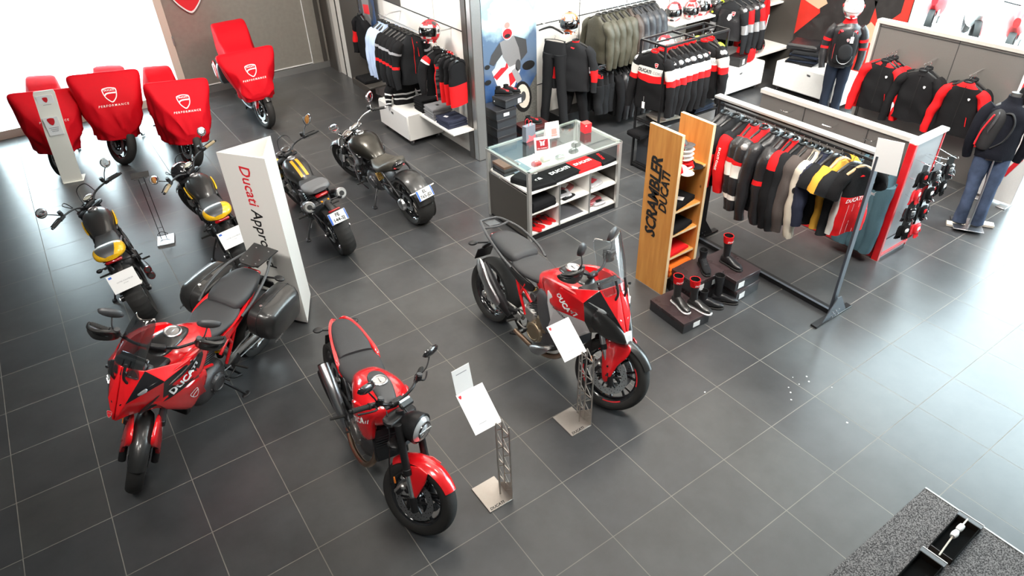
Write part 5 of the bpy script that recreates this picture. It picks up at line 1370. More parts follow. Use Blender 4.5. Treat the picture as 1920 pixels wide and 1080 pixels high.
for i in range(3): folded('folded_shirt', 'navy folded shirt, %s up in the pile by the pillar' % ORD[i], 'shirt', (2.50, 5.80, .49 + .04 * i), 3 * (i % 2), CLTN, .33, .36, .04, seed=i + 19, group='navy folded pile')
g = G(TR(2.42, 5.82, .618, 0, 0, 20)); g.box((0, 0, 0), (.05, .07, .002), PAP); tag(obj('price_tag', g), 'white tag on top of the navy folded pile', 'tag')
t, B = jacket('sweater', 'black sweater with white stripes hanging low over the cabinet', 'sweater', (2.36, 7.02, 1.04), -100, CLTB, bb=[(-.36, CLTB), (-.38, PAP), (-.43, CLTB), (-.45, PAP), (-.49, CLTB), (-.51, PAP)], length=.46, sleeve=.36, w=.19, th=.08, seed=61)
g = G(TR(2.30, 7.34, .50)); 
for i in range(14): a = i * 2.4; g.ball((.05 * cos(a) * (i / 14) ** .5 * 1.6, .06 * sin(a) * (i / 14) ** .5 * 1.6, .03 + .015 * (i % 4)), (.022, .02, .02), (DUCR, PAP, CREAM)[i % 3], n=8, k=6)
g.box((0, 0, .012), (.16, .18, .024), CREAM, bev=.004); tag(obj('trinket_tray', g), 'small cream tray of red and white trinkets on the cabinet', 'tray')
t, B = jacket('jacket', 'black and red jacket on the dark panel beside the small rider poster', 'jacket', (2.52, 8.72, 1.60), 180, CLTB, sb=[(-.42, CLTB), (-.62, CLTR)], length=.72, seed=70, th=.05, w=.2)
folded('folded_clothes', 'small black folded bundle on the dark shelf at the left', 'clothes', (2.42, 8.55, .44), 0, CLTB, .3, .4, .06, seed=5)
g = G(); g.box((2.46, 8.5, .425), (.4, .7, .03), WALLD, bev=.003); tag(obj('wall_shelf', g), 'dark shelf under the small rider poster', 'shelf')
# small rider poster
def person_flat(g, T, s, jk, red, helm, skin=None):
    """flat printed figure on a poster"""
    g.shape([(-.16 * s, .30 * s), (.16 * s, .30 * s), (.20 * s, .0), (.12 * s, -.35 * s), (-.12 * s, -.35 * s), (-.20 * s, 0)], T @ MX.Translation((0, 0, .001)), jk)
    g.shape([(-.16 * s, .28 * s), (-.30 * s, .05 * s), (-.24 * s, -.18 * s), (-.14 * s, -.1 * s)], T @ MX.Translation((0, 0, .0012)), CARB); g.shape([(.16 * s, .28 * s), (.30 * s, .05 * s), (.22 * s, -.2 * s), (.14 * s, -.1 * s)], T @ MX.Translation((0, 0, .0012)), CARB)
    g.shape([(-.12 * s, .05 * s), (.12 * s, .08 * s), (.14 * s, -.08 * s), (-.10 * s, -.1 * s)], T @ MX.Translation((0, 0, .002)), red)
    g.shape([(.11 * s * cos(a), .42 * s + .13 * s * sin(a)) for a in [2 * pi * i / 14 for i in range(14)]], T @ MX.Translation((0, 0, .002)), helm)
SKYP = mat('poster_blue_print', (.03, .06, .14), .35, var=.6, bscale=3, coat=.3)
g = G(); T = TR(2.618, 8.62, 1.55, 90, 0, -90); g.T = T; g.box((0, 0, 0), (.62, 1.1, .01), SKYP)
tp = obj('rider_poster', g); tag(tp, 'small dark blue poster of a standing rider on the dark panel', 'poster')
g = G(T @ MX.Translation((0, 0, .006))); person_flat(g, MX.Translation((-.02, .05, 0)), .95, SGR, DUCR, mat('skin_print', (.5, .3, .22), .6)); obj('printed_figure', g, tp)

# ================================================================ big mountain rider poster and shoe boxes
SKY2 = bpy.data.materials.new('poster_mountain_print'); SKY2.use_nodes = True; nt = SKY2.node_tree; N = nt.nodes; L = nt.links
tc = N.new('ShaderNodeTexCoord'); sp = N.new('ShaderNodeSeparateXYZ'); nz = N.new('ShaderNodeTexNoise'); nz.inputs['Scale'].default_value = 2.6; nz.inputs['Detail'].default_value = 8
ad = N.new('ShaderNodeMath'); ad.operation = 'MULTIPLY_ADD'; ad.inputs[1].default_value = 1.5; cr_ = N.new('ShaderNodeValToRGB'); L.new(tc.outputs['Object'], nz.inputs[0]); L.new(tc.outputs['Object'], sp.inputs[0]); L.new(nz.outputs['Fac'], ad.inputs[0]); L.new(sp.outputs['Z'], ad.inputs[2])
mp = N.new('ShaderNodeMapRange'); mp.inputs[1].default_value = .6; mp.inputs[2].default_value = 3.4; L.new(ad.outputs[0], mp.inputs[0]); L.new(mp.outputs[0], cr_.inputs[0])
e = cr_.color_ramp.elements; e[0].position = 0; e[0].color = (.02, .05, .16, 1); e[1].position = 1; e[1].color = (.55, .72, .78, 1)
for p_, c_ in ((.28, (.03, .08, .22, 1)), (.42, (.12, .17, .25, 1)), (.55, (.10, .16, .26, 1)), (.62, (.35, .5, .58, 1)), (.72, (.75, .84, .86, 1)), (.8, (.3, .48, .6, 1))): q = e.new(p_); q.color = c_
L.new(cr_.outputs[0], N['Principled BSDF'].inputs['Base Color']); N['Principled BSDF'].inputs['Roughness'].default_value = .3
g = G(); g.box((3.58, YB - .012, 1.5), (1.12, .02, 3.0), SKY2)
tp = tag(obj('mountain_poster', g), 'tall poster of a rider on a white and red motorcycle before blue mountains', 'poster')
g = G(TR(3.60, YB - .024, .98, 90, 0, 0)); K = MX()
def el(cx, cy, rx_, ry_, m, z, a0=0, n=18): g.shape([(cx + rx_ * cos(a) * cos(a0) - ry_ * sin(a) * sin(a0), cy + rx_ * cos(a) * sin(a0) + ry_ * sin(a) * cos(a0)) for a in [2 * pi * i / n for i in range(n)]], MX.Translation((0, 0, z)), m)
GRV = mat('poster_gravel_print', (.12, .12, .11), .8, var=.7, bscale=60)
g.shape([(-.1, -.98), (.54, -.98), (.54, -.1), (.35, -.35), (.1, -.6)], MX.Translation((0, 0, .0004)), GRV)
el(.26, -.42, .17, .26, INK, .001, .2); el(.27, -.41, .12, .20, CREAM, .0015, .2); el(.27, -.41, .05, .08, CARB, .002)
g.shape([(-.30, .10), (-.12, .24), (.10, .20), (.22, .02), (.10, -.22), (-.10, -.28), (-.22, -.12)], MX.Translation((0, 0, .0025)), PAP)
g.shape([(-.28, .02), (-.02, .20), (.0, .10), (-.22, -.05)], MX.Translation((0, 0, .003)), DUCR); g.shape([(.0, .0), (.16, .05), (.14, -.12), (.02, -.2)], MX.Translation((0, 0, .003)), DUCR)
g.shape([(-.26, .12), (-.12, .40), (.02, .30), (-.06, .12)], MX.Translation((0, 0, .0032)), mat('pale_screen_print', (.45, .55, .62), .3))
el(-.38, .18, .05, .035, INK, .003); el(.38, .06, .12, .07, INK, .003); el(-.38, -.05, .06, .04, INK, .003)
g.shape([(-.14, .50), (.12, .56), (.26, .36), (.22, .14), (.02, .10), (-.10, .28)], MX.Translation((0, 0, .0036)), SGR)
g.shape([(-.14, .50), (-.30, .34), (-.34, .22), (-.26, .18), (-.10, .32)], MX.Translation((0, 0, .004)), CARB); g.shape([(.12, .55), (.34, .46), (.36, .26), (.24, .16), (.2, .36)], MX.Translation((0, 0, .004)), CARB)
el(.0, .64, .10, .13, PAP, .0045); el(.0, .72, .05, .045, mat('pink_print', (.75, .25, .22), .5), .005); el(.0, .60, .085, .075, DUCR, .005); el(.0, .57, .055, .03, INK, .0055)
el(.18, .10, .05, .09, CARB, .005); g.box((.15, -.05, .004), (.10, .24, .002), GREYP, rz=25)
obj('printed_rider', g, tp)
SBX = mat('shoe_box_card', (.035, .04, .048), .5); SBL = mat('shoe_box_lid', (.03, .03, .034), .35)
for i in range(5):
    box_thing('shoe_box', 'dark shoe box, %s up in the stack at the rider poster' % ORD[i], 'shoe box', (3.19, 5.56, .135 * i), 2 * (i % 2), (.36, .40, .134), SBX, SBL, [('x', .14, .02, .02)] if i < 4 else [('y', .0, .10, .05), ('x', .14, .02, .02)], group='stacked shoe boxes')
def shoe(label, loc, rz, m1=CLTG, m2=DUCR, hi=.10, cat='shoe', boot=0, sole=RUB, cuff=None, name='riding_shoe', wide=1., group=None, nolace=False):
    """shoe or boot, x to the toe, origin under the heel centre"""
    t = thing(name, label, cat, loc, rz, group)
    W = wide; g = G(); g.body([(-.075, 0, .022, .030 * W), (-.05, 0, .024, .038 * W), (.03, .0, .022, .036 * W), (.12, 0, .022, .047 * W), (.18, .002, .024, .040 * W), (.205, .006, .024, .018 * W)], sole, p=3, n=20); obj('sole', g, t)
    g = G(); g.body([(-.07, .02, .08, .026), (-.05, .02, .10 , .036), (.0, .02, .115, .038), (.06, .02, .10, .040), (.11, .02, .078, .044), (.16, .02, .066, .040), (.195, .02, .05, .022)], m1, p=2.4, n=22, mf=lambda i, j: m2 if (m2 and boot < .15 and 18 < i < 23 and 3 < j < 8) else m1)
    u = obj('upper', g, t); h = hi + boot
    g = G(); lv = [(.05, .046, .036, .0), (.09, .043, .036, -.012), (.13, .040, .036, -.018)] + ([(.2, .042, .040, -.02), (.28, .050, .048, -.026), (.34, .056, .052, -.03)] if boot > .15 else [(.17, .044, .042, -.02), (.20, .05, .046, -.022)] if boot else [])
    R = []; zz = []
    for z, a, b, x0 in cr(lv, 4):
        R.append([(x0 + a * cos(2 * pi * j / 18), b * sin(2 * pi * j / 18), z) for j in range(18)]); zz.append(z)
    top = R[-1]; x0 = lv[-1][3]
    R += [[((p[0] - x0) * .86 + x0, p[1] * .86, p[2]) for p in top], [((p[0] - x0) * .8 + x0, p[1] * .8, p[2] - .05) for p in top], [((p[0] - x0) * .3 + x0, p[1] * .3, p[2] - .05) for p in top]]; zz += [9, 9, 9]
    cz = lv[-1][0] - .085
    g.rings(R, m1, True, False, lambda i, j: INK if i >= len(R) - 3 else (cuff if cuff and zz[i] > cz else (m2 if (m2 and boot > .15 and j in (7, 8, 9, 10)) else m1))); g.noise(.002, 25)
    sh = obj('shaft' if boot else 'collar', g, t)
    if cuff: g = G(); g.text('DUCATI', .026, TR(.3, 0, cz + .03, 90, 0, 90), PAP, shear=.2, bold=.03, onto=None); o_ = [V((x0 + lv[-1][1] + .004, p.y, p.z)) for p in g.v]; g.v = [V((x0 + (lv[-1][1] + .003) * cos(p.y / .05), (lv[-1][2] + .003) * sin(p.y / .05), p.z)) for p in g.v]; obj('lettering', g, sh)
    if not boot or not nolace:
        g = G()
        for k in range(5): g.tube([(.02 + .018 * k, .018, .113 - .008 * k), (.022 + .018 * k, 0, .120 - .008 * k), (.02 + .018 * k, -.018, .113 - .008 * k)], .003, m2 or CARB, n=6)
        obj('lace', g, u)
    return t
box_thing('shoe_box', 'dark shoe box with an open white-lined lid carrying a pair of shoes', 'shoe box', (3.33, 5.52, .69), 8, (.36, .30, .12), SBX, SBL, [('y', .10, .07, .07), ('x', .10, .02, .02)])
shoe('left one of two black and red riding shoes on the topmost box', (3.24, 5.60, .81), -38); shoe('right one of two black and red riding shoes on the topmost box', (3.38, 5.60, .81), -38)
for i in range(2): box_thing('shoe_box', 'dark shoe box low beside the tall stack, %s' % ('lower', 'upper')[i], 'shoe box', (3.78, 5.50, .13 * i), -4, (.48, .36, .128), SBX, mat('maroon_box_lid', (.07, .02, .02), .35))
shoe('black shoe with red heel on the low box beside the tall stack', (3.72, 5.52, .26), -30, hi=.1); shoe('black boot with red trim leaning behind the shoe boxes', (3.52, 5.72, .26), 200, boot=.1)

# ================================================================ suit on the wall, leather jackets, lower row
g = G(); g.tube([(4.4, YB, 1.55), (4.4, 5.4, 1.55)], .010, STL, n=8); g.tube([(4.25, YB, 1.62), (4.25, 5.55, 1.62)], .008, STL, n=8); tag(obj('wall_rail', g), 'steel wall arm carrying the black riding suit', 'bracket')
t, B = jacket('riding_jacket', 'long black textile riding jacket with red cuff flash beneath the hanging helmet', 'jacket', (4.44, 5.30, 1.54), 212, CLTG, sb=[(-.50, CLTG), (-.66, CLTR)], length=.72, sleeve=.66, seed=80, th=.10, w=.23, collar=CLTR)
patch(t, B, 'chest_logo', [(-.04, -.16), (.02, -.17), (.0, -.19), (-.05, -.175)], DUCR); swing(t, y=-.2, z=-.82)
trousers('riding_trousers', 'long black riding trousers hanging left of the black riding jacket', 'trousers', (4.22, 5.52, 1.52), 205, CLTG, length=1.42, seed=81, w=.19)
trousers('riding_trousers', 'black riding trousers hanging below the black riding jacket', 'trousers', (4.50, 5.36, 1.05), 212, CLTB, length=.92, seed=82, w=.18)
t = thing('coat_hanger', 'empty broad black coat hanger beside the hanging helmet', 'hanger', (4.22, 5.62, 1.68), 205); hanger(t, .24, HANG, -.08)
helmet('white, orange and red helmet hanging above the black riding suit', (4.38, 5.38, 1.70), 222, 8, WPNT, mat('orange_red_paint', (.75, .12, .02), .25, coat=.8), BLKG)
t = thing('clothes_rail', 'wall rail carrying the olive and brown leather jackets', 'rail', (0, 0, 0))
g = G(); g.tube([(4.86, 5.34, 1.80), (6.35, 5.34, 1.80)], .012, STL, n=10); obj('bar', g, t)
for x in (5.0, 6.2): g = G(); g.tube([(x, YB, 1.80), (x, 5.34, 1.80)], .010, STL, n=8); obj('bracket', g, t)
cs = [LEAO, LEAO, LEAO, LEAO, LEAO, LEAB, LEAS, LEAS, LEAS, LEAS]
nm = ['olive', 'olive', 'olive', 'olive', 'olive', 'brown', 'slate', 'slate', 'slate', 'slate']
for i in range(10):
    jacket('leather_jacket', '%s leather jacket, %s from the left on the wall rail' % (nm[i], ORD[i]), 'leather jacket', (4.90 + .125 * i, 5.34, 1.82), 180 + 3 * (i == 0), cs[i], length=.66, sleeve=.66, seed=100 + i, th=.075, w=.225, group='leather jackets on the wall rail')
g = G(); g.box((4.86, 5.52, .93), (.42, .40, .10), mat('pale_grey_panel', (.45, .47, .5), .4), bev=.003); g.box((4.86, 5.32, .93), (.42, .004, .012), ALUF); tag(obj('wall_box_shelf', g), 'pale grey box shelf under the leather jackets', 'shelf')
t = thing('clothes_rail', 'lower wall rail carrying black trousers and jackets', 'rail', (0, 0, 0))
g = G(); g.tube([(4.75, 5.28, .98), (6.6, 5.28, .98)], .012, STL, n=10); obj('bar', g, t)
for x in (5.15, 6.3): g = G(); g.tube([(x, YB, .98), (x, 5.28, .98)], .010, STL, n=8); obj('bracket', g, t)
for i in range(3): trousers('riding_shorts', 'black protective shorts with red waistband, %s on the lower wall rail' % ORD[i], 'shorts', (4.80 + .11 * i, 5.26, .99), 182, CLTG, CLTR if i == 0 else None, length=.66, seed=120 + i, w=.2, group='shorts on the lower rail', spread=.04)
for i in range(10):
    t, B = jacket('riding_jacket', 'black leather riding jacket, %s from the left on the lower wall rail' % ORD[i], 'jacket', (5.16 + .135 * i, 5.28, .99), 180, LEAK if i % 3 else CLTB, length=.70, sleeve=.70, seed=130 + i, th=.07, w=.20, group='black jackets on the lower wall rail', armour=SGR if i in (5, 8) else None)
g = G(); g.box((4.55, 5.56, .14), (.62, .30, .28), BLKM, bev=.004); tag(obj('storage_box', g), 'low black box on the floor under the black riding suit', 'box')

# ================================================================ free-standing black rack with banded jackets
x0, x1, y0, y1, zt = 4.34, 5.52, 3.40, 3.84, 1.80
t = thing('display_rack', 'black square-tube display rack carrying the red and white banded jackets', 'rack', (0, 0, 0))
for x in (x0, x1):
    for y in (y0, y1): g = G(); g.box((x, y, zt / 2), (.025, .025, zt), BLKM); obj('post', g, t)
for nm_, z_ in (('top_frame', zt), ('middle_frame', .72), ('bottom_frame', .04)):
    g = G()
    for y in (y0, y1): g.box(((x0 + x1) / 2, y, z_), (x1 - x0, .025, .025), BLKM)
    for x in (x0, x1) + ((4.9,) if z_ == zt else ()): g.box((x, (y0 + y1) / 2, z_), (.025, y1 - y0, .025), BLKM)
    if z_ == zt: g.box(((x0 + x1) / 2, (y0 + y1) / 2, zt), (x1 - x0, .02, .02), BLKM)
    obj(nm_, g, t)
g = G(); g.box(((x0 + x1) / 2, (y0 + y1) / 2, .735), (x1 - x0 - .03, y1 - y0 - .03, .012), BLKM); obj('shelf', g, t)
g = G(); g.box(((x0 + x1) / 2, (y0 + y1) / 2, .06), (x1 - x0 - .03, y1 - y0 - .03, .012), BLKM); obj('lower_shelf', g, t)
bb = [(-.31, CLTB), (-.38, CLTW), (-.46, CLTR)]; sb = [(-.30, CLTB), (-.39, CLTW), (-.50, CLTR)]
for i in range(9):
    x = 4.36 + .115 * i + (.04 if i > 6 else 0)
    t, B = jacket('racing_jacket', 'black jacket with white and red chest band, %s from the left on the black rack' % ORD[i], 'jacket', (x, 3.60 if i < 7 else 3.52, 1.79), 180 + (8 if i == 0 else 0) + (22 if i == 7 else 0), CLTB, bb, CLTB, sb, length=.74, sleeve=.72, seed=150 + i, th=.07, w=.235, collar=CLTR, inner=CLTR, armour=SGR, group='banded jackets on the black rack')
    if i in (0, 7):
        mark(t, B, 'DUCATI', .062, -.09, -.345, INK, shear=.2); mark(t, B, 'CORSE', .055, .13, -.345, GREYP, shear=.2, bold=.005); badge(t, B, .10, -.24, .05, PAP, DUCR); swing(t, y=-.05, z=-.80, x=.09)
jacket('hi_vis_jacket', 'black jacket with lime collar at the back of the black rack', 'jacket', (5.44, 3.66, 1.79), 180, CLTB, slv=CLTG, sb=[(-.24, HIVIS)], collar=HIVIS, length=.70, seed=171, w=.225)
helmet('red, white and grey helmet behind the top of the black rack', (5.62, 4.62, 1.30), 205, 12)
g = G(); g.box((5.7, 4.75, 1.14), (.5, .5, .02), WHT, bev=.003); g.box((5.7, 4.75, .57), (.06, .06, 1.13), STL); g.box((5.7, 4.75, .01), (.4, .4, .02), STL, bev=.004); tag(obj('display_pedestal', g), 'white-topped pedestal carrying the helmet behind the black rack', 'pedestal')
for i in range(2): folded('folded_shirt', ('white shirt with red print on the black rack shelf', 'cream shirt beneath the white one on the black rack shelf')[i], 'shirt', (4.62, 3.58, .785 - .04 * i), 10 - 20 * i, (CLTW, CLTC)[i], .36, .32, .036, seed=30 + i, mark_=('CORSE', .07, DUCR, -60) if i == 0 else None)
for i in range(3): folded('folded_trousers', 'dark folded jeans, %s up on the right of the black rack shelf' % ORD[i], 'trousers', (5.22, 3.56, .745 + .036 * i), 4 * i, DENIMD if i < 2 else CLTG, .40, .36, .036, seed=34 + i, group='dark jeans on the black rack')
folded('cap_bag', 'black cap bag with red cord at the left end of the rack', 'bag', (4.40, 3.74, .49), 0, CLTB, .34, .26, .08, seed=39)
box_thing('shoe_box', 'large black box on the bottom of the black rack', 'box', (4.62, 3.62, .07), 0, (.46, .40, .42), SBX, SBL)

# ================================================================ far wall: helmet shelf, race suits, umbrella, cabinets
g = G(); g.box((7.45, 5.62, 1.27), (1.75, .56, .035), WHT, bev=.004); tag(obj('helmet_shelf', g), 'white wall shelf carrying a row of helmets', 'shelf')
hs = [(6.80, 5.58, WPNT, DUCR, BLKG, 'white and red helmet with wide red rim, leftmost on the white helmet shelf'), (7.10, 5.48, WPNT, REDC, SGR, 'white helmet with red marbling, second on the white helmet shelf'), (7.42, 5.52, WPNT, BLKG, DUCR, 'white helmet with dark chin vents, third on the white helmet shelf'), (7.72, 5.50, BLKG, SGR, HIVIS, 'helmet with lime band at the right end of the white helmet shelf')]
for i, (x, y, a, b_, c_, l) in enumerate(hs): helmet(l, (x, y, 1.42), 215, 20 + i * 3, a, b_, c_)
helmet('black glossy helmet right above the leather jacket rail', (6.35, 5.62, 1.95), 205, 33, BLKG, SGR, BLKG); g = G(); g.box((6.35, 5.7, 1.80), (.34, .40, .025), WHT, bev=.003); tag(obj('helmet_plinth', g), 'small white shelf under the black glossy helmet', 'shelf')
g = G(); g.box((9.0, 5.55, 1.24), (1.5, .6, .035), WHT, bev=.004); tag(obj('wall_shelf', g), 'white upper shelf on the dark wall at the far corner', 'shelf')
for i in range(2): helmet(('red and black', 'black and red')[i] + ' helmet on the upper shelf at the far corner, %s' % ('left', 'right')[i], (8.55 + .45 * i, 5.45, 1.40), 210, 50 + i, (REDC, BLKG)[i], (BLKG, REDC)[i], CARB)
g = G(); g.box((8.7, 5.40, .50), (1.35, .9, .04), WHT, bev=.004); g.box((8.7, 5.6, .24), (1.3, .5, .48), WALLD); tag(obj('low_shelf', g), 'white low shelf board by the red umbrella', 'shelf')
for i in range(4):
    t, B = jacket('race_suit_jacket', 'black and red race jacket with silver shoulders, %s from left, far wall' % ORD[i], 'jacket', (7.72 + .15 * i, 5.15, 1.62), 200, LEAK, bb=[(-.24, CLTG), (-.255, CLTR)], slv=CLTG, sb=[(-.26, LEAK), (-.48, CLTR if i in (1, 3) else CLTG), (-.6, SGR)], length=.62, sleeve=.76, seed=180 + i, th=.08, w=.22, armour=SGR, group='race jackets on the far wall')
    if i == 0: badge(t, B, .08, -.28, .06, PAP, DUCR); patch(t, B, 'white_patch', [(0, -.30), (.05, -.28), (.06, -.36), (.02, -.40), (-.02, -.37)], PAP)
g = G(); g.tube([(7.6, 5.2, 1.63), (8.3, 5.2, 1.63)], .012, STL); g.tube([(7.95, 5.2, 1.63), (7.95, 5.9, 1.63)], .012, STL); tag(obj('wall_rail', g), 'steel rail holding the race jackets on the far wall', 'rail')
t = thing('umbrella', 'closed red umbrella leaning on the far dark wall', 'umbrella', (8.75, 5.2, .52), 20)
g = G(); g.tube([(0, 0, 0), (0, 0, .92)], .006, BLKM, n=8); g.tube([(0, 0, .92), (.0, .0, 1.0), (.03, 0, 1.03), (.05, 0, 1.0)], .010, BLKM, n=8); obj('shaft', g, t)
g = G(); R = []
for z, r_ in ((.12, .008), (.3, .05), (.6, .075), (.82, .05), (.88, .02)): R.append([(r_ * (1 if j % 2 else .6) * cos(2 * pi * j / 16), r_ * (1 if j % 2 else .6) * sin(2 * pi * j / 16), z) for j in range(16)])
g.rings(R, CLTR, mf=lambda i, j: PAP if i == 1 and j % 4 == 0 else CLTR); obj('canopy', g, t)
t, B = jacket('race_suit_jacket', 'red and black sleeve garment hanging beside the red umbrella', 'jacket', (8.60, 5.5, 1.18), 200, CLTR, slv=CLTB, length=.60, seed=190, w=.12, th=.06)
cabinet('white cabinet on castors under the race jackets', 7.05, 8.32, 4.72, 5.25, .09, .50, 'y')
cabinet('white cabinet on castors in front of the large red poster, carrying folded jeans', 8.42, 8.95, 3.20, 4.55, .09, .52, 'x')
t = thing('boot_bag', 'red bag with black top standing on the cabinet by the race jackets', 'bag', (8.05, 4.95, .50), 15); g = G(); g.body([(-.10, 0, .20, .12), (-.06, 0, .26, .15), (.06, 0, .26, .15), (.10, 0, .20, .12)], CLTR, p=4); obj('pouch', g, t); g = G(); g.box((0, 0, .27), (.18, .26, .05), CLTB, bev=.015); obj('flap', g, t)
helmet('black helmet with red side on the low shelf right of the race jackets', (8.55, 5.12, .64), 200, 60, BLKG, REDC, CARB)
helmet('black helmet box on the cabinet below the race jackets', (7.72, 4.92, .62), 200, 61, BLKG, CARB, SGR) if False else None
box_thing('helmet_box', 'small black carton with white label on the left cabinet', 'box', (7.78, 4.90, .50), 10, (.26, .24, .16), BLKM, BLKM, [('y', .0, .07, .09)])
for i in range(5): folded('folded_jeans', 'dark folded jeans, %s up in the pile on the right cabinet' % ORD[i], 'jeans', (8.70, 4.22 - .02 * i, .52 + .045 * i), 12 + 7 * (i % 3), DENIMD if i % 2 else CLTG, .42, .48, .045, seed=44 + i, group='folded jeans on the right cabinet')
folded('folded_jacket', 'black folded leather jacket on top of the jeans pile', 'jacket', (8.74, 4.28, .745), 20, LEAK, .44, .50, .10, seed=52)
g = G(TR(8.52, 4.28, .525, 0, 0, 20)); g.box((0, 0, 0), (.16, .22, .003), PAP); tag(obj('price_sign', g), 'white paper sign lying at the edge of the right cabinet', 'sign')
# large poster of clothed people
g = G(TR(XC - .008, 3.92, 1.35, 90, 0, -90)); g.box((0, 0, 0), (1.96, 2.7, .01), mat('poster_red_print', (.55, .03, .02), .4, var=.2, bscale=4, coat=.3)); tp = tag(obj('lifestyle_poster', g), 'large red poster of people in black jackets behind the mannequin', 'poster')
g = G(TR(XC - .015, 3.92, 1.35, 90, 0, -90)); PB = mat('poster_black_print', (.022, .02, .02), .4, var=.5, bscale=9, coat=.3); SK = mat('poster_skin_print', (.55, .36, .24), .5)
def q(P, m, z): g.shape(P, MX.Translation((0, 0, z)), m)
q([(-.6, 1.34), (.30, 1.34), (.42, .2), (.30, -.7), (-.40, -.75), (-.62, .1)], PB, .001); q([(-.96, .02), (-.60, -.10), (-.45, .02), (-.55, .14), (-.92, .26)], SK, .0015)
q([(-.98, -1.3), (-.98, -.6), (-.55, -.15), (-.2, -.4), (.1, -1.3)], PB, .0012); q([(.34, 1.34), (.86, 1.34), (.84, .1), (.55, -.2), (.36, .2)], PB, .001); q([(.30, 1.34), (.34, 1.34), (.50, .5), (.40, .4)], DUCR, .002); q([(.62, 1.34), (.70, 1.34), (.66, .5), (.58, .5)], DUCR, .002)
q([(.16, .62), (.26, .66), (.30, .95), (.22, 1.1), (.12, .9)], SK, .0022); q([(.20, -.35), (.62, -.5), (.70, -.32), (.40, -.12)], SK, .0022); q([(.40, -1.3), (.9, -1.3), (.95, -.4), (.6, -.55)], PB, .0012)
for k in range(4): g.box((.17 + .028 * k, .60 - .01 * k, .003), (.02, .09, .002), SK, rz=-12)
g.text('DUCATI', .09, MX.Translation((-.28, .72, .003)), PAP, shear=.2, bold=.03); q([(-.40, .86), (-.30, .90), (-.2, .86), (-.3, .84)], PAP, .003)
obj('printed_people', g, tp)

# ================================================================ mannequins
def mannequin(label, loc, rz, jeans, top, scheme, lean=0, helmetless=True, seed=0, h=1.75, arm=False):
    t = thing('mannequin', label, 'mannequin', loc, rz, ry=lean); s = h / 1.75
    g = G(); g.box((0, 0, .005), (.42, .32, .01), STL, bev=.002); obj('base_plate', g, t)
    g = G(); g.tube([(-.12, 0, .01), (-.13, 0, .5), (-.10, 0, .86)], .011, STL, n=8); obj('support_pole', g, t)
    g = G()
    P = G(); lv = [(.84, .165, .11), (.90, .17, .115), (.98, .165, .11), (1.06, .15, .10), (1.2, .17, .11), (1.34, .19, .115), (1.42, .185, .105), (1.47, .13, .08), (1.50, .07, .06), (1.55, .055, .055), (1.60, .06, .06)]
    R = [[(b * cos(2 * pi * j / 20), a * sin(2 * pi * j / 20), z) for j in range(20)] for z, a, b in cr(lv, 3)]; g.rings(R, mat('mannequin_shell', (.09, .09, .09), .35)); obj('dummy_body', g, t)
    for sd in (1, -1):
        g = G(); g.tube([(0, sd * .085, .90), (.01, sd * .09, .70), (.0, sd * .09, .48), (-.01, sd * .09, .25), (.01, sd * .09, .03)], [.10, .09, .072, .068, .078], jeans, n=16, k=5); g.noise(.008, 10, (seed, sd, 0)); g.noise(.003, 30); obj('trouser_leg', g, t)
        g = G(); P_ = [(.0, sd * .17, 1.44), (0, sd * .235, 1.34), (.0, sd * .27, 1.14), (.04, sd * .27, .96), (.08, sd * .25, .82)]; sl = band(scheme[1], top); zs = [q_[2] for q_ in cr(P_, 5)]
        g.tube(P_, [.06, .07, .06, .055, .045], top, n=14, k=5, mf=lambda i, j: sl(zs[min(i, len(zs) - 1)])); g.noise(.008, 10, (seed, sd, 4)); so = obj('jacket_sleeve', g, t)
    g = G(); lv = [(.86, .19, .14), (.95, .195, .145), (1.1, .19, .14), (1.25, .20, .145), (1.36, .215, .14), (1.43, .20, .12), (1.48, .12, .085), (1.53, .085, .075), (1.56, .08, .07)]
    cc = cr(lv, 4); R = [[(b * cos(2 * pi * j / 24), a * sin(2 * pi * j / 24), z) for j in range(24)] for z, a, b in cc]; bz = band(scheme[0], top)
    g.rings(R, top, True, False, lambda i, j: bz(cc[i][0])); g.noise(.018, 8, (seed, 0, 0)); g.noise(.006, 22); obj('jacket_body', g, t)
    return t
m1 = mannequin('headless mannequin in dark blue jeans and black and red jacket, before the large poster', (8.0, 3.15, .02), 215, DENIMD, LEAK, ([(1.48, CLTR)], [(1.30, LEAK), (1.24, CLTR), (1.16, LEAK), (1.11, CLTR)]), seed=1)
helmet('white and grey helmet on top of the mannequin with the backpack', (7.99, 3.15, 1.74), 215, 71, WPNT, SGR, REDC, visor=mat('pale_visor', (.7, .7, .68), .1, coat=1.))
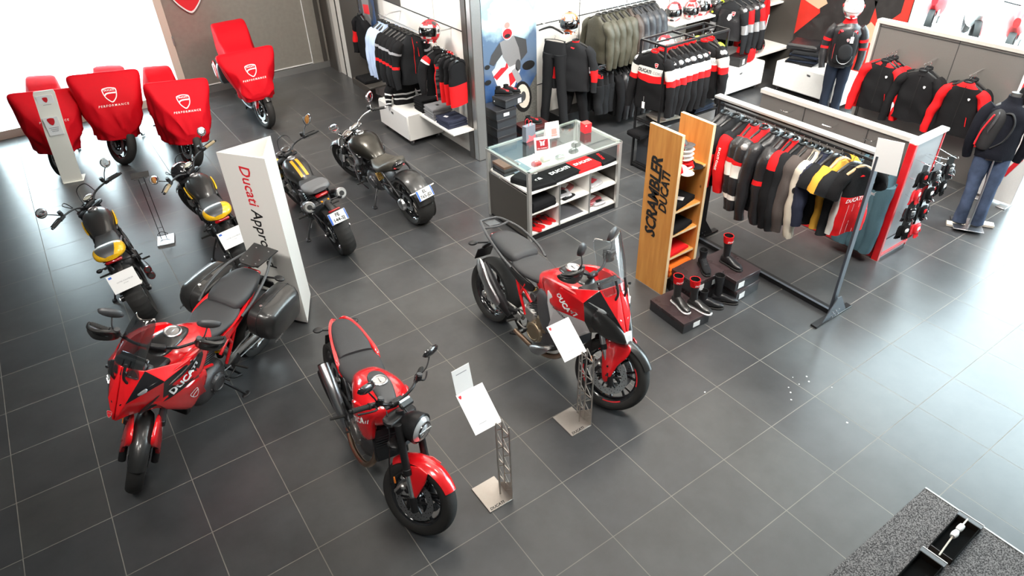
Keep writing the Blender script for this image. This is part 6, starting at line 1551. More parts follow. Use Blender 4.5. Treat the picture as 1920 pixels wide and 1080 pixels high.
def backpack(label, loc, rz, m, ry=0, red=True):
    t = thing('backpack', label, 'backpack', loc, rz, ry=ry)
    g = G(); R = []
    for z, a, b in cr([(-.23, .11, .05), (-.20, .145, .085), (-.05, .155, .10), (.12, .15, .10), (.21, .12, .08), (.25, .07, .04)], 4): R.append([(b * cos(2 * pi * j / 24), a * math.copysign(abs(sin(2 * pi * j / 24)) ** .8, sin(2 * pi * j / 24)), z) for j in range(24)])
    g.rings(R, m); obj('pack_body', g, t); B = g.bvh()
    g = G(); g.pillow([(.09, .10 * cos(a), -.03 + .13 * sin(a)) for a in [2 * pi * i / 12 for i in range(12)]], (1, 0, 0), .03, CLTG, k=2, back=.02); obj('front_pocket', g, t)
    g = G(); g.tube([(.105, .11 * cos(a), -.05 + .15 * sin(a)) for a in [-pi * .95 + pi * .9 * i / 12 for i in range(13)]], .004, STL, n=6); g.shield(.035, TR(.4, 0, .15, 90, 0, 90), PAP, DUCR, B, (-1, 0, 0), word=False); obj('trim', g, t)
    for s in (1, -1): g = G(); g.tube([(-.05, s * .08, .22), (-.11, s * .11, .23), (-.17, s * .12, .12), (-.15, s * .13, -.06), (-.06, s * .13, -.18)], [.011] * 5, DUCR if red else m, n=8, flat=1.8); obj('shoulder_strap', g, t)
    return t
bp_ = backpack('black backpack with silver arc trim worn by the mannequin before the poster', (7.79, 3.0, 1.20), 215, CLTB)
swing(bp_, y=.05, z=.16, x=.12)
m2 = mannequin('mannequin in worn blue jeans and a dark hooded jacket at the right edge', (6.36, .08, .02), 30, mat('worn_denim', (.05, .07, .12), .85, bump=.5, bscale=7, var=.95), mat('ink_blue_cloth', (.008, .009, .014), .9, bump=.3, bscale=60), ([], []), seed=2, lean=6)
g = G(); g.ball((6.58, .08, 1.58), (.10, .10, .13), CLTB, n=18, k=12); tag(obj('hood', g), 'black hood of the right-edge mannequin', 'hood')
bk = backpack('grey backpack with red edging worn by the mannequin at the right edge', (6.40, .24, 1.20), 115, mat('backpack_grey_cloth', (.03, .03, .032), .7), ry=-6, red=False)
g = G(); g.pillow([(.02, -.15, .22), (.02, .15, .22), (.05, .16, .0), (.02, .0, -.02), (.05, -.16, 0)], (.5, 0, 1), .02, CARB, k=2, back=.02); g.tube([(.06, -.14, .20), (.10, -.13, 0), (.10, -.12, -.18)], .010, DUCR, n=6); g.tube([(.06, .14, .20), (.10, .13, 0), (.10, .12, -.18)], .010, DUCR, n=6); obj('flap', g, bk)
for dx, dy in ((-.12, .06), (.16, -.14)): g = G(TR(6.38 + dx, .10 + dy, .02, 0, 0, 30)); g.box((0, 0, 0), (.10, .20, .03), CREAM, bev=.002); tag(obj('mannequin_foot_block', g), 'pale base block %s the right mannequin foot' % ('behind' if dx < 0 else 'in front of'), 'block')

# ================================================================ tall grey display partition with jackets, low gondola, NEW panel
PART = mat('grey_partition_laminate', (.16, .15, .14), .35, .2, coat=.2); PTOP = mat('partition_top', (.42, .41, .38), .5)
t = thing('display_partition', 'tall grey partition with softshell jackets hanging on pegs', 'partition', (0, 0, 0))
g = G(); g.box((7.46, 1.35, .88), (.08, 2.08, 1.76), PART); obj('panel', g, t)
g = G(); g.box((7.46, 1.35, 1.78), (.12, 2.16, .05), PTOP, bev=.004); g.box((7.46, 2.41, .88), (.12, .05, 1.76), PTOP, bev=.004); g.box((7.46, .30, .88), (.12, .05, 1.76), PTOP, bev=.004); obj('frame', g, t)
g = G(); g.box((7.418, 1.30, .88), (.006, .008, 1.74), SEAM); g.box((7.418, 2.36, .88), (.006, .008, 1.74), SEAM); g.box((7.418, 1.35, 1.72), (.006, 2.06, .008), SEAM)
for k in range(26): g.box((7.417, .36, .5 + .045 * k), (.008, .012, .02), INK)
obj('slot_strip', g, t)
for y in (2.02, 1.50, .93): g = G(); g.tube([(7.42, y, 1.49), (7.12, y, 1.47)], .006, CHR, n=8); tag(obj('display_peg', g), 'chrome peg holding %s on the grey partition' % {2.02: 'the left group of red-sleeved jackets', 1.5: 'the two plain black jackets', .93: 'the right red-shouldered jackets'}[y], 'peg')
def soft(label, loc, red, seed, group=None, rz=180, tagz=False):
    t, B = jacket('softshell_jacket', label, 'jacket', loc, rz, CLTB, slv=CLTR if red else CLTB, bb=[(-.165, CLTR)] if red else (), sb=[(-3, CLTR)] if red else (), length=.66, sleeve=.66, th=.055, seed=seed, w=.22, collar=CLTB, inner=CLTG, group=group, zip_=INK)
    badge(t, B, .09, -.28, .028, PAP, PAP)
    if red: patch(t, B, 'pocket_zip', [(.13, -.50), (.14, -.50), (.155, -.62), (.145, -.62)], CLTR); g = G(); g.box((.065, .285, -.66), (.01, .03, .16), PAP, rx=6); obj('cuff_print', g, t)
    return t
for i in range(3): soft('black softshell with red sleeves, %s from the front in the left group' % ORD[i], (7.14 + .10 * i, 2.02 + .0 * i, 1.48), True, 200 + i, 'left red-sleeved softshells', 180 + (6, -4, 2)[i])
for i in range(2): soft('plain black softshell, %s one of the middle pair on the partition' % ('front', 'rear')[i], (7.14 + .12 * i, 1.50, 1.48), False, 210 + i, None, 188 - 14 * i)
for i in range(2): soft('black softshell with red shoulders, %s one at the right of the partition' % ('front', 'rear')[i], (7.14 + .12 * i, .93, 1.48), i == 0, 220 + i, None, 184 - 10 * i)
# low gondola
GR = mat('gondola_red_edge', (.6, .01, .015), .3, coat=.5); GW = mat('gondola_white_edge', (.8, .79, .78), .4)
t = thing('gondola_shelf', 'low red-edged grey gondola display behind the main clothes rack', 'display stand', (0, 0, 0))
g = G(); g.box((5.00, 1.33, .72), (.06, 1.98, 1.30), PART); obj('back_panel', g, t)
g = G(); g.box((5.00, 1.33, 1.39), (.10, 2.02, .05), mat('pale_gondola_top', (.58, .56, .52), .5), bev=.004); obj('top_rail', g, t)
g = G(); g.box((4.98, 1.33, .10), (.30, 1.98, .20), GR, bev=.006); obj('plinth', g, t)
g = G(); g.box((5.12, .33, .70), (.56, .04, 1.40), mat('gondola_end_panel', (.33, .33, .34), .4, .3)); obj('end_panel', g, t)
g = G(); g.box((4.83, .33, .70), (.05, .08, 1.44), GR, bev=.006); g.box((5.40, .33, .70), (.025, .06, 1.42), GR, bev=.004); g.box((5.12, .30, .06), (.56, .02, .03), GR); o = obj('red_trim', g, t)
g = G(); g.box((5.12, .33, 1.43), (.62, .09, .035), GW, bev=.004); obj('white_top', g, t)
g = G(); g.box((5.12, .305, .26), (.54, .006, .008), SEAM)
for y in (.9, 1.7): g.box((4.965, y, .75), (.006, .008, 1.2), SEAM)
obj('seam', g, t)
for y in (1.82, 1.25, .75): g = G(); g.tube([(4.98, y, 1.30), (4.84, y, 1.29), (4.80, y, 1.31)], .005, CHR, n=6); g.tube([(4.84, y, 1.29), (4.84, y + .12, 1.29)], .005, CHR, n=6); obj('hook', g, t)
jm = [DENIM] * 4
for i in range(5): trousers('jeans', 'blue jeans, %s from the right on the gondola side' % ORD[i], 'jeans', (4.76, .42 + .085 * i, 1.22), -78, DENIM, length=1.02, seed=230 + i, w=.17, group='jeans on the gondola', spread=.02)
# gloves on the end panel
t = None; k = 0
for r_, z in enumerate((1.22, 1.02, .80, .58)):
    for c_ in range(4 if r_ < 2 else 3):
        x = 4.92 + .13 * c_; y = .18 - .06 * (c_ % 2); 
        t = thing('glove_pack', 'packaged %s on the gondola end, %s row, %s from the left' % (('riding gloves', 'key ring card', 'small parts pouch')[(r_ + c_) % 3], ('top', 'second', 'third', 'lowest')[r_], ORD[c_]), 'accessory', (x, y, z), -90 + random.uniform(-25, 25), 'packaged accessories on the gondola end')
        g = G(); g.tube([(-.14 if c_ % 2 == 0 else -.2, 0, 0), (.06, 0, -.005), (.065, 0, .02)], .003, CHR, n=6); obj('peg', g, t)
        g = G(); g.box((0, 0, -.05), (.004, .09, .09), (INK, STL, CARB)[(r_ * 3 + c_) % 3], bev=.001); obj('card', g, t)
        a_, b_ = ((CLTB, CLTR), (DUCR, PAP), (BLKG, STL), (CLTB, PAP))[(r_ + c_ * 2) % 4]
        for s in (1, -1):
            g = G(TR(.012 * s, .02 * s, -.10, rx=4 * s)); g.pillow([(0, -.035, 0), (0, .035, 0), (0, .042, -.07), (0, .035, -.12), (0, -.035, -.12), (0, -.045, -.06)], (s, 0, 0), .014, a_, k=2, back=.012)
            for f in range(4): g.tube([(0, -.028 + .019 * f, -.11), (.004 * s, -.03 + .021 * f, -.15), (.012 * s, -.03 + .021 * f, -.175 + .006 * abs(f - 1.5))], [.0095, .009, .007], a_, n=7)
            g.tube([(0, .038, -.06), (.004, .056, -.09), (.006, .058, -.115)], [.010, .009, .007], a_, n=7)
            g.pillow([(0.012 * s, -.02, -.03), (.012 * s, .02, -.03), (.012 * s, .022, -.07), (.012 * s, -.02, -.075)], (s, 0, 0), .008, b_, k=2)
            obj('glove', g, t)
        k += 1
# NEW panel
g = G(TR(7.24, .24, 0, 0, 0, -102 + 12)); 
t = thing('new_sign_panel', 'white standing panel reading NEW in red beside the mannequin', 'sign panel', (7.26, .20, 0), 0)
g = G(); g.box((0, 0, .98), (.05, .44, 1.9), WPNT, bev=.004); obj('board', g, t)
g = G()
for ch, z in (('W', .48), ('E', .92), ('N', 1.36)): g.text(ch, .36, TR(-.027, .06, z, 90, 0, -90), DUCR, bold=.03)
obj('lettering', g, t)
for y in (.16, -.16): g = G(); g.box((-.04, y, .008), (.22, .11, .014), STL, bev=.003); obj('foot', g, t)
# ================================================================ main clothes rack
t = thing('clothes_rack', 'black steel clothes rack with flat top bar and wide foot beams', 'rack', (0, 0, 0))
STB = mat('blue_grey_steel', (.12, .135, .16), .35, .6)
g = G(); g.box((3.52, .02, .89), (.07, .025, 1.78), STB, bev=.003); o = obj('post', g, t); o['label'] = 'blue-grey right post'
g = G(); g.box((3.60, 1.84, .89), (.07, .03, 1.78), BLKM, bev=.003); obj('post', g, t)
g = G(); g.box((3.56, .93, 1.785), (.09, 1.90, .025), mat('steel_top_reflection', (.55, .56, .55), .35, .4), bev=.003); obj('top_bar', g, t)  # light reflected off the flat top bar is put into its pale colour
g = G(); g.tube([(3.55, .03, 1.70), (3.58, 1.83, 1.70)], .014, BLKM, n=12); g.box((3.57, .93, 1.752), (.02, 1.8, .03), BLKM); obj('hanging_rod', g, t)
g = G(); g.box((3.56, .93, .03), (.08, 1.86, .05), BLKM, bev=.004); g.box((3.53, .93, .058), (.03, 1.80, .006), STB); obj('foot_beam', g, t)
for x, y in ((3.52, .0), (3.60, 1.86)):
    g = G(); g.box((x, y, .012), (.60, .07, .022), BLKM, bev=.003)
    g.prism([(-.20, 0), (.20, 0), (.03, .24), (-.03, .24)], .008, BLKM if y > 1 else STB, TR(x, y - .02, .02, 90, 0, 0))
    for a in (-.05, .0, .05):
        for b_ in (.04, .09): g.cyl((x + a, y - .028, b_), (x + a, y - .036, b_), .007, STL, 8)
    obj('foot', g, t)
def R_(i): return 3.575 - .0 * i
Y = lambda f: 1.74 - f
defs = [
 ('black leather jacket with red arm band, far left', LEAK, dict(sb=[(-.42, LEAK), (-.45, CLTR), (-.47, LEAK), (-.50, CLTR)], w=.26, th=.09, length=.72)),
 ('black softshell with red forearms lettered DUCATI', CLTG, dict(sb=[(-.42, CLTG), (-.80, CLTR)], w=.245, th=.08, length=.70, sleeve=.76)),
 ('black jacket with red sleeves lettered DUCATI CORSE', CLTG, dict(sb=[(-.22, CLTG), (-.78, CLTR)], slv=CLTR, w=.24, th=.08)),
 ('black, red and white race jacket, left of two,', LEAK, dict(sb=[(-.20, CLTR), (-.36, LEAK), (-.40, CLTR), (-.54, CLTW), (-.74, LEAK), (-.78, CLTW)], armour=SGR, w=.25, th=.085, bb=[(-.22, CLTR)], sleeve=.74)),
 ('black, red and white race jacket, right of two,', LEAK, dict(sb=[(-.20, CLTR), (-.36, LEAK), (-.40, CLTR), (-.54, CLTW), (-.74, LEAK), (-.78, CLTW)], armour=SGR, w=.25, th=.085, bb=[(-.22, CLTR)], sleeve=.74)),
 ('black quilted jacket with long red sleeve piping', LEAK, dict(w=.25, th=.09, length=.78, sleeve=.80, puff=True)),
 ('black jacket with red and white stripe above the elbow', LEAK, dict(sb=[(-.46, LEAK), (-.475, CLTR), (-.50, CLTR), (-.515, PAP)], w=.24, th=.075, length=.78, sleeve=.78)),
 ('black jacket with bright red collar and shoulders', CLTB, dict(slv=CLTB, bb=[(-.19, CLTR)], sb=[(-.34, CLTR)], collar=CLTR, w=.24, th=.075, length=.76, sleeve=.76)),
 ('dark green-grey wool jacket with elbow badge', CLTG, dict(w=.22, th=.07, length=.78, sleeve=.78)),
 ('taupe quilted jacket between the grey and cream ones', CLTT, dict(w=.21, th=.065, length=.78, sleeve=.76)),
 ('cream sweatshirt with dark round badge', CLTC, dict(w=.20, th=.055, length=.68, sleeve=.76)),
 ('navy sweater right of the cream sweatshirt', CLTN, dict(w=.20, th=.05, length=.66, sleeve=.60)),
 ('charcoal T-shirt left of the mustard top', CLTG, dict(w=.21, th=.05, length=.66, short=True)),
 ('mustard yellow T-shirt with black print', CLTY, dict(w=.21, th=.055, length=.66, short=True, hangm=WOODH)),
 ('dark grey T-shirt behind the red and black front one', CLTG, dict(w=.22, th=.05, length=.70, short=True)),
 ('black and red sports T-shirt at the right end', CLTB, dict(w=.195, th=.06, length=.66, short=True, hangm=WOODH, bb=[(-.36, CLTB), (-1, CLTR)], slv=CLTB, sb=[(-2, CLTB)], collar=CLTR, side_panel=CLTW))]
ys = [1.76, 1.63, 1.50, 1.37, 1.25, 1.12, 1.00, .89, .78, .70, .61, .53, .45, .37, .25, .16]
for i, (lab, m, kw) in enumerate(defs):
    y = ys[i]; x = 3.55 + .018 * y / 1.0
    nme = 'shirt' if 'shirt' in lab else 'jacket'
    t, B = jacket('t_shirt' if 'T-shirt' in lab else ('sweatshirt' if 'sweat' in lab else 'jacket'), lab + ' on the main rack', nme, (x, y, 1.715), -90 - (16 if i in (15,) else 10 if i == 14 else 6 * sin(i * 1.7)), m, seed=300 + i, **kw)
    if i == 15:
        mark(t, B, 'DUCATI', .052, -.05, -.40, PAP, shear=.25, bold=.02); mark(t, B, 'CORSE', .05, .13, -.40, PAP, shear=.25, bold=.0); mark(t, B, '04', .06, .13, -.27, PAP, bold=.03)
        g = G()
        for a in (-.10, -.04, .03, .09): g.tube([(.2, a, -.44), (.2, a * 1.02, -.76)], .0016, PAP, n=4)
        for k_, p in enumerate(g.v):
            h = B.ray_cast(V((.4, p.y, p.z)), V((-1, 0, 0)))
            if h[0]: g.v[k_] = V((h[0].x + .007, p.y, p.z))
        obj('pinstripe', g, t)
    if i == 13:
        g = G(); g.shape([(-.02, .03), (.02, .04), (.03, -.01), (0, -.04), (-.03, -.02)], TR(.4, .02, -.42, 90, 0, 90), INK, B, (-1, 0, 0)); obj('print', g, t)
    sl = [o for o in kids(t) if o.name.startswith('sleeve')][1]
    def sleeve_text(s_, size, z, m_):
        Bs = BVHTree.FromPolygons([tuple(q.co) for q in sl.data.vertices], [tuple(p.vertices) for p in sl.data.polygons]); g = G(); g.text(s_, size, TR(0, -.8, z, 90, 0, 0) @ MX.Rotation(radians(-90), 4, 'Z'), m_, bold=.03, onto=Bs, dr=(0, 1, 0), lift=.005); obj('lettering', g, sl)
    if i == 1: sleeve_text('DUCATI', .06, -.66, PAP)
    if i == 2: sleeve_text('DUCATI CORSE', .034, -.42, PAP)
    if i == 10: 
        g = G(); Bs = BVHTree.FromPolygons([tuple(q.co) for q in sl.data.vertices], [tuple(p.vertices) for p in sl.data.polygons]); g.shape([(.026 * cos(a), .032 * sin(a)) for a in [2 * pi * k / 12 for k in range(12)]], TR(.01, -.8, -.42, 90, 0, 0), INK, Bs, (0, 1, 0), .005); obj('badge', g, sl)
    if i == 5:
        g = G(); g.tube([(0, -.30, -.2), (0, -.31, -.35), (.01, -.32, -.52)], .008, DUCR, n=6); obj('sleeve_piping', g, t)
g = G(TR(3.50, -.06, 1.80, 0, 0, 0)); g.box((0, 0, 0), (.004, .22, .30), PAP, rz=8, rx=-4); g.text('-50 %', .05, TR(-.006, 0, .0, 90, 0, -90), GREYP) if False else None
tag(obj('rack_sign', g), 'white card sign clipped at the right end of the main clothes rack', 'sign')

# ================================================================ wooden scrambler shelf with goods
PINE = bpy.data.materials.new('pine_board'); PINE.use_nodes = True; nt = PINE.node_tree; N = nt.nodes; L = nt.links
tc = N.new('ShaderNodeTexCoord'); mp = N.new('ShaderNodeMapping'); mp.inputs['Scale'].default_value = (9, 9, .9); nz = N.new('ShaderNodeTexNoise'); nz.inputs['Scale'].default_value = 2.2; nz.inputs['Detail'].default_value = 5
L.new(tc.outputs['Object'], mp.inputs[0]); L.new(mp.outputs[0], nz.inputs[0]); r1 = N.new('ShaderNodeValToRGB'); L.new(nz.outputs['Fac'], r1.inputs[0])
r1.color_ramp.elements[0].position = .3; r1.color_ramp.elements[0].color = (.56, .22, .045, 1); r1.color_ramp.elements[1].position = .7; r1.color_ramp.elements[1].color = (.72, .34, .085, 1)
vo = N.new('ShaderNodeTexVoronoi'); vo.inputs['Scale'].default_value = 5; mp2 = N.new('ShaderNodeMapping'); mp2.inputs['Scale'].default_value = (1, 1, .62); L.new(tc.outputs['Object'], mp2.inputs[0]); L.new(mp2.outputs[0], vo.inputs[0])
r2 = N.new('ShaderNodeValToRGB'); r2.color_ramp.elements[0].position = .045; r2.color_ramp.elements[0].color = (.18, .07, .02, 1); r2.color_ramp.elements[1].position = .085; r2.color_ramp.elements[1].color = (1, 1, 1, 1); L.new(vo.outputs['Distance'], r2.inputs[0])
mx = N.new('ShaderNodeMix'); mx.data_type = 'RGBA'; mx.blend_type = 'MULTIPLY'; mx.inputs[0].default_value = 1; L.new(r1.outputs[0], mx.inputs[6]); L.new(r2.outputs[0], mx.inputs[7]); L.new(mx.outputs[2], N['Principled BSDF'].inputs['Base Color']); N['Principled BSDF'].inputs['Roughness'].default_value = .45
PEND = mat('pine_end_grain', (.80, .62, .38), .6)
t = thing('wooden_shelf', 'tall pine shelf unit lettered SCRAMBLER DUCATI with caps and shirts', 'shelf unit', (0, 0, 0))
for x, lo in ((2.425, 1), (2.845, 0)):
    g = G(); g.box((x, 1.50, .915), (.038, .42, 1.83), PINE); g.box((x, 1.50, 1.831), (.0375, .419, .004), PEND); g.box((x, 1.2895, .915), (.0375, .003, 1.83), PEND); sp_ = obj('side_board', g, t)
    if lo:
        g = G(); g.text('SCRAMBLER', .20, TR(2.404, 1.56, 1.08, 90, 0, -90) @ MX.Rotation(radians(90), 4, 'Z') @ MX.Scale(.86, 4, (1, 0, 0)), INK, shear=.18, bold=.035, space=.96); g.text('DUCATI', .145, TR(2.404, 1.425, 1.19, 90, 0, -90) @ MX.Rotation(radians(90), 4, 'Z') @ MX.Scale(.86, 4, (1, 0, 0)), INK, shear=.18, bold=.035, space=.96); obj('lettering', g, sp_)
for z in (.20, .44, .72, 1.0, 1.42):
    g = G(); g.box((2.635, 1.51, z - .011), (.382, .39, .022), PINE); g.box((2.635, 1.314, z - .011), (.381, .003, .0215), PEND); obj('shelf_board', g, t)
g = G(); g.box((2.635, 1.70, .9), (.382, .012, 1.4), PINE); obj('back_board', g, t)
def cap_(label, loc, rz, m, m2=PAP, ry=0):
    t = thing('baseball_cap', label, 'cap', loc, rz, ry=ry)
    g = G(); R = []
    for i in range(8): a = pi / 2 * i / 7; R.append([(.085 * cos(a) * cos(2 * pi * j / 20) + 0, .075 * cos(a) * sin(2 * pi * j / 20), .07 * sin(a)) for j in range(20)])
    g.rings(R, m, True, False, lambda i, j: m2 if j in (0, 19, 1, 18) else m); obj('crown', g, t)
    g = G(); g.pillow([(.06, .065, .004), (.12, .06, .0), (.15, .02, .004), (.15, -.02, .004), (.12, -.06, .0), (.06, -.065, .004)], (.1, 0, 1), .006, m2, k=3, back=.003); obj('peak', g, t)
    return t
for i in range(6): cap_('%s cap, %s up in the stack on the pine shelf' % (('red', 'white', 'pink-red', 'white and red', 'red striped', 'dark red')[i], ORD[i]), (2.575, 1.46, 1.42 + .045 * i), -62, (CLTR, CLTW, CLTR, CLTW, CLTR, REDC)[i], (PAP, CLTR, PAP, PAP, PAP, CARB)[i], ry=-6)
cap_('red and black cap in front of the cap stack on the pine shelf', (2.66, 1.40, 1.42), -50, CLTR, CLTB)
cap_('red cap lying under the white one at the left of the pine shelf', (2.52, 1.37, 1.42), -80, CLTR, PAP)
folded('folded_t_shirt', 'black T-shirt with white tag on the third pine shelf from the top', 't-shirt', (2.62, 1.49, 1.0), 12, CLTB, .32, .30, .07, seed=70); g = G(TR(2.60, 1.40, 1.078, 0, 0, 30)); g.box((0, 0, 0), (.07, .09, .002), PAP); tag(obj('price_tag', g), 'white tag on the black shirt in the pine shelf', 'tag')
folded('folded_t_shirt', 'black T-shirt with small red and blue print on the fourth pine shelf', 't-shirt', (2.62, 1.49, .72), 8, CLTB, .32, .32, .06, seed=71, mark_=('o s', .05, DUCR, 30))
folded('folded_t_shirt', 'red T-shirt with round badge on the fifth pine shelf', 't-shirt', (2.62, 1.48, .44), 5, CLTR, .31, .30, .045, seed=72, mark_=('O', .07, INK, 0))
folded('folded_towel', 'orange folded towel at the bottom of the pine shelf', 'towel', (2.64, 1.47, .20), 3, mat('orange_cloth', (.8, .16, .02), .8, bump=.4), .34, .34, .12, seed=73)

# ================================================================ boots on boxes
BX = mat('boot_box_card', (.03, .03, .033), .32); BXL = mat('boot_box_lid', (.045, .03, .032), .28, var=.5, bscale=5)
box_thing('boot_box', 'wide flat black boot box in front of the pine shelf', 'boot box', (2.29, .945, 0), -3, (.36, .50, .13), BX, BXL, [('y', .0, .09, .06)])
box_thing('boot_box', 'black boot box under the laced ankle boot, right of the pine shelf', 'boot box', (2.72, 1.13, 0), -2, (.40, .34, .15), BX, BXL, [('y', -.12, .08, .08)])
box_thing('boot_box', 'black boot box with two white labels stacked under the laced ankle boot', 'boot box', (2.72, 1.13, .15), -2, (.42, .36, .15), BX, BXL, [('y', -.12, .08, .07), ('y', .10, .11, .06)])
box_thing('boot_box', 'lower black boot box of the right-hand pair with white labels', 'boot box', (3.10, 1.0, 0), 2, (.38, .52, .14), BX, BXL, [('y', -.10, .09, .07)])
box_thing('boot_box', 'upper black boot box of the right-hand pair with white labels', 'boot box', (3.09, 1.01, .14), -1, (.38, .52, .14), BX, BXL, [('y', -.10, .09, .07)])
shoe('tall black and red racing boot, left of the pair on the flat box', (2.28, .98, .13), -100, BLKS, CLTR, boot=.24, cuff=CLTR, sole=PAP, name='racing_boot', cat='boot', nolace=True)
shoe('tall black and red racing boot, right of the pair on the flat box', (2.38, .84, .13), -80, BLKS, CLTR, boot=.24, cuff=CLTR, sole=PAP, name='racing_boot', cat='boot', nolace=True)
shoe('black laced ankle boot with red lining on the middle box stack', (2.80, 1.14, .30), -120, CLTG, None, boot=.1, name='ankle_boot', cat='boot')
shoe('tall black boot with red cuff standing on the right box stack', (3.07, 1.04, .28), -90, LEAK, None, boot=.24, cuff=CLTR, name='racing_boot', cat='boot', nolace=True)
shoe('black slouch leather boot on the floor, left of two', (2.62, .90, 0), -50, LEAK, None, boot=.12, name='leather_boot', cat='boot', nolace=True, wide=1.05)
shoe('black slouch leather boot on the floor, right of two', (2.80, .86, 0), -48, LEAK, None, boot=.20, name='leather_boot', cat='boot', nolace=True, wide=1.05)

# ================================================================ glass counter
cx0, cx1, cy0, cy1 = 1.90, 3.34, 3.03, 3.93
t = thing('glass_counter', 'glass-topped aluminium display counter with white cubbies', 'display counter', (0, 0, 0)); AL = mat('counter_aluminium', (.50, .50, .48), .35, .6)
for x in (cx0 + .022, cx1 - .022):
    for y in (cy0 + .022, cy1 - .022): g = G(); g.box((x, y, .465), (.045, .045, .93), AL, bev=.003); obj('corner_post', g, t)
g = G()
for y in (cy0 + .015, cy1 - .015): g.box(((cx0 + cx1) / 2, y, .918), (cx1 - cx0, .03, .022), AL)
for x in (cx0 + .015, cx1 - .015): g.box((x, (cy0 + cy1) / 2, .915), (.035, cy1 - cy0, .03), AL)
obj('top_frame', g, t)
for xa, xb in ((cx0 + .005, 2.72), (2.726, cx1 - .005)): g = G(); g.box(((xa + xb) / 2, (cy0 + cy1) / 2, .935), (xb - xa, cy1 - cy0 - .01, .010), GLS); obj('glass_top', g, t)
g = G(); g.box((cx0 + .012, (cy0 + cy1) / 2, .33), (.012, cy1 - cy0 - .09, .58), WALLD); obj('side_panel', g, t); g = G(); g.box((cx1 - .012, (cy0 + cy1) / 2, .33), (.012, cy1 - cy0 - .09, .58), WALLD); obj('side_panel', g, t)
for z in (.08, .36, .64): g = G(); g.box(((cx0 + cx1) / 2, (cy0 + cy1) / 2, z), (cx1 - cx0 - .06, cy1 - cy0 - .05, .022), WHT); obj('shelf_board', g, t)
for x in (2.38, 2.86): g = G(); g.box((x, (cy0 + cy1) / 2, .35), (.022, cy1 - cy0 - .06, .56), WHT); g.box((x, cy0 + .025, .35), (.02, .012, .57), ALUF); obj('divider', g, t)
g = G(); g.box(((cx0 + cx1) / 2, (cy0 + cy1) / 2 + .2, .36), (cx1 - cx0 - .06, .02, .56), WHT); obj('back_panel', g, t)
g = G(); g.box(((cx0 + cx1) / 2, (cy0 + cy1) / 2, .035), (cx1 - cx0 - .04, cy1 - cy0 - .04, .07), BLKM); obj('plinth', g, t)
z = .651
folded('folded_t_shirt', 'black T-shirt with white DUCATI print under the counter glass', 't-shirt', (2.52, 3.24, z), 4, CLTB, .44, .32, .05, seed=80, mark_=('DUCATI', .085, PAP, 0))
folded('folded_t_shirt', 'red T-shirt with white DUCATI print under the counter glass', 't-shirt', (2.90, 3.26, z), 2, CLTR, .40, .34, .04, seed=81, mark_=('DUCATI', .075, PAP, 0))
folded('folded_t_shirt', 'black T-shirt with small white prints at the counter front corner', 't-shirt', (2.17, 3.22, z), -6, CLTB, .34, .32, .05, seed=82, mark_=('%&', .08, PAP, 10))
folded('folded_t_shirt', 'black and red T-shirt at the right end under the counter glass', 't-shirt', (3.18, 3.24, z), 5, CLTB, .24, .32, .045, seed=83, mark_=('DUCATI', .05, CLTR, 70))
folded('folded_hoodie', 'black hoodie with dark red print by the left counter post', 'hoodie', (2.06, 3.34, z + .0), 20, CLTG, .22, .26, .085, seed=84)
for i in range(4): g = G(); g.box((0, 0, .0), (.22, .26, .03), (SBX, INK, CARB, mat('brown_box_lid', (.16, .09, .06), .4))[i], bev=.002); tag(obj('gift_box', g, loc=(2.05, 3.72, z + .018 + .031 * i)), 'flat dark gift box, %s up in the stack under the glass at the left' % ORD[i], 'box')
folded('folded_shirt', 'pale plastic-wrapped shirt with white labels under the left glass', 'shirt', (2.12, 3.52, .76), 0, mat('blue_grey_wrap', (.22, .27, .32), .3, coat=.5), .26, .26, .02, seed=86) if False else None
g = G(); g.box((0, 0, 0), (.24, .30, .012), mat('blue_grey_tray', (.2, .25, .3), .35), bev=.003)
for a, b_ in ((-.05, .09), (.05, .04), (-.04, -.05)): g.box((a, b_, .008), (.07, .04, .003), PAP, rz=10)
tag(obj('jewellery_tray', g, loc=(2.20, 3.70, z + .02)), 'blue-grey tray with white labels under the glass top', 'tray')
for i, (x, y, m_, l) in enumerate(((2.45, 3.62, REDC, 'red wallet under the counter glass behind the gift sign'), (2.62, 3.66, CREAM, 'cream mug card under the counter glass'), (2.80, 3.58, STL, 'silver ring pouch under the counter glass'), (3.05, 3.62, CARB, 'dark glasses case under the counter glass'), (3.2, 3.75, INK, 'black sunglasses pouch under the counter glass'))):
    g = G(); g.body([(-.06, 0, .03, .03), (-.04, 0, .05, .045), (.04, 0, .05, .045), (.06, 0, .03, .03)], m_, p=3); g.box((0, 0, .051), (.05, .02, .003), PAP); tag(obj('small_accessory', g, loc=(x, y, z)), l, 'accessory')
# cubbies
folded('folded_sweatshirt', 'black sweatshirt with red patch in the upper left cubby', 'sweatshirt', (2.14, 3.22, .371), 3, CLTB, .36, .34, .12, seed=90); g = G(TR(2.18, 3.30, .497, 0, 0, 20)); g.shape([(-.05, -.03), (.05, -.04), (.06, .05), (-.04, .05)], MX(), CLTR); tag(obj('neck_patch', g), 'red neck lining of the black sweatshirt in the upper left cubby', 'patch')
def parcel(label, loc, rz, m, m2, sx=.24, sy=.2, h=.05, seed=0):
    t = thing('wrapped_accessory', label, 'accessory', loc, rz); g = G(); g.body([(-sx / 2, 0, h * .6, sy * .3), (-sx * .4, 0, h, sy * .5), (sx * .1, 0, h * .9, sy * .5), (sx * .42, 0, h, sy * .45), (sx / 2, 0, h * .5, sy * .3)], m, p=3, k=4); g.noise(.008, 14, (seed, 0, 0)); g.v = [V((p.x, p.y, max(p.z, .0015))) for p in g.v]; obj('wrapping', g, t)
    g = G(); g.box((0, 0, h + .004), (sx * .5, sy * .4, .004), m2, rz=12); obj('print', g, t); return t
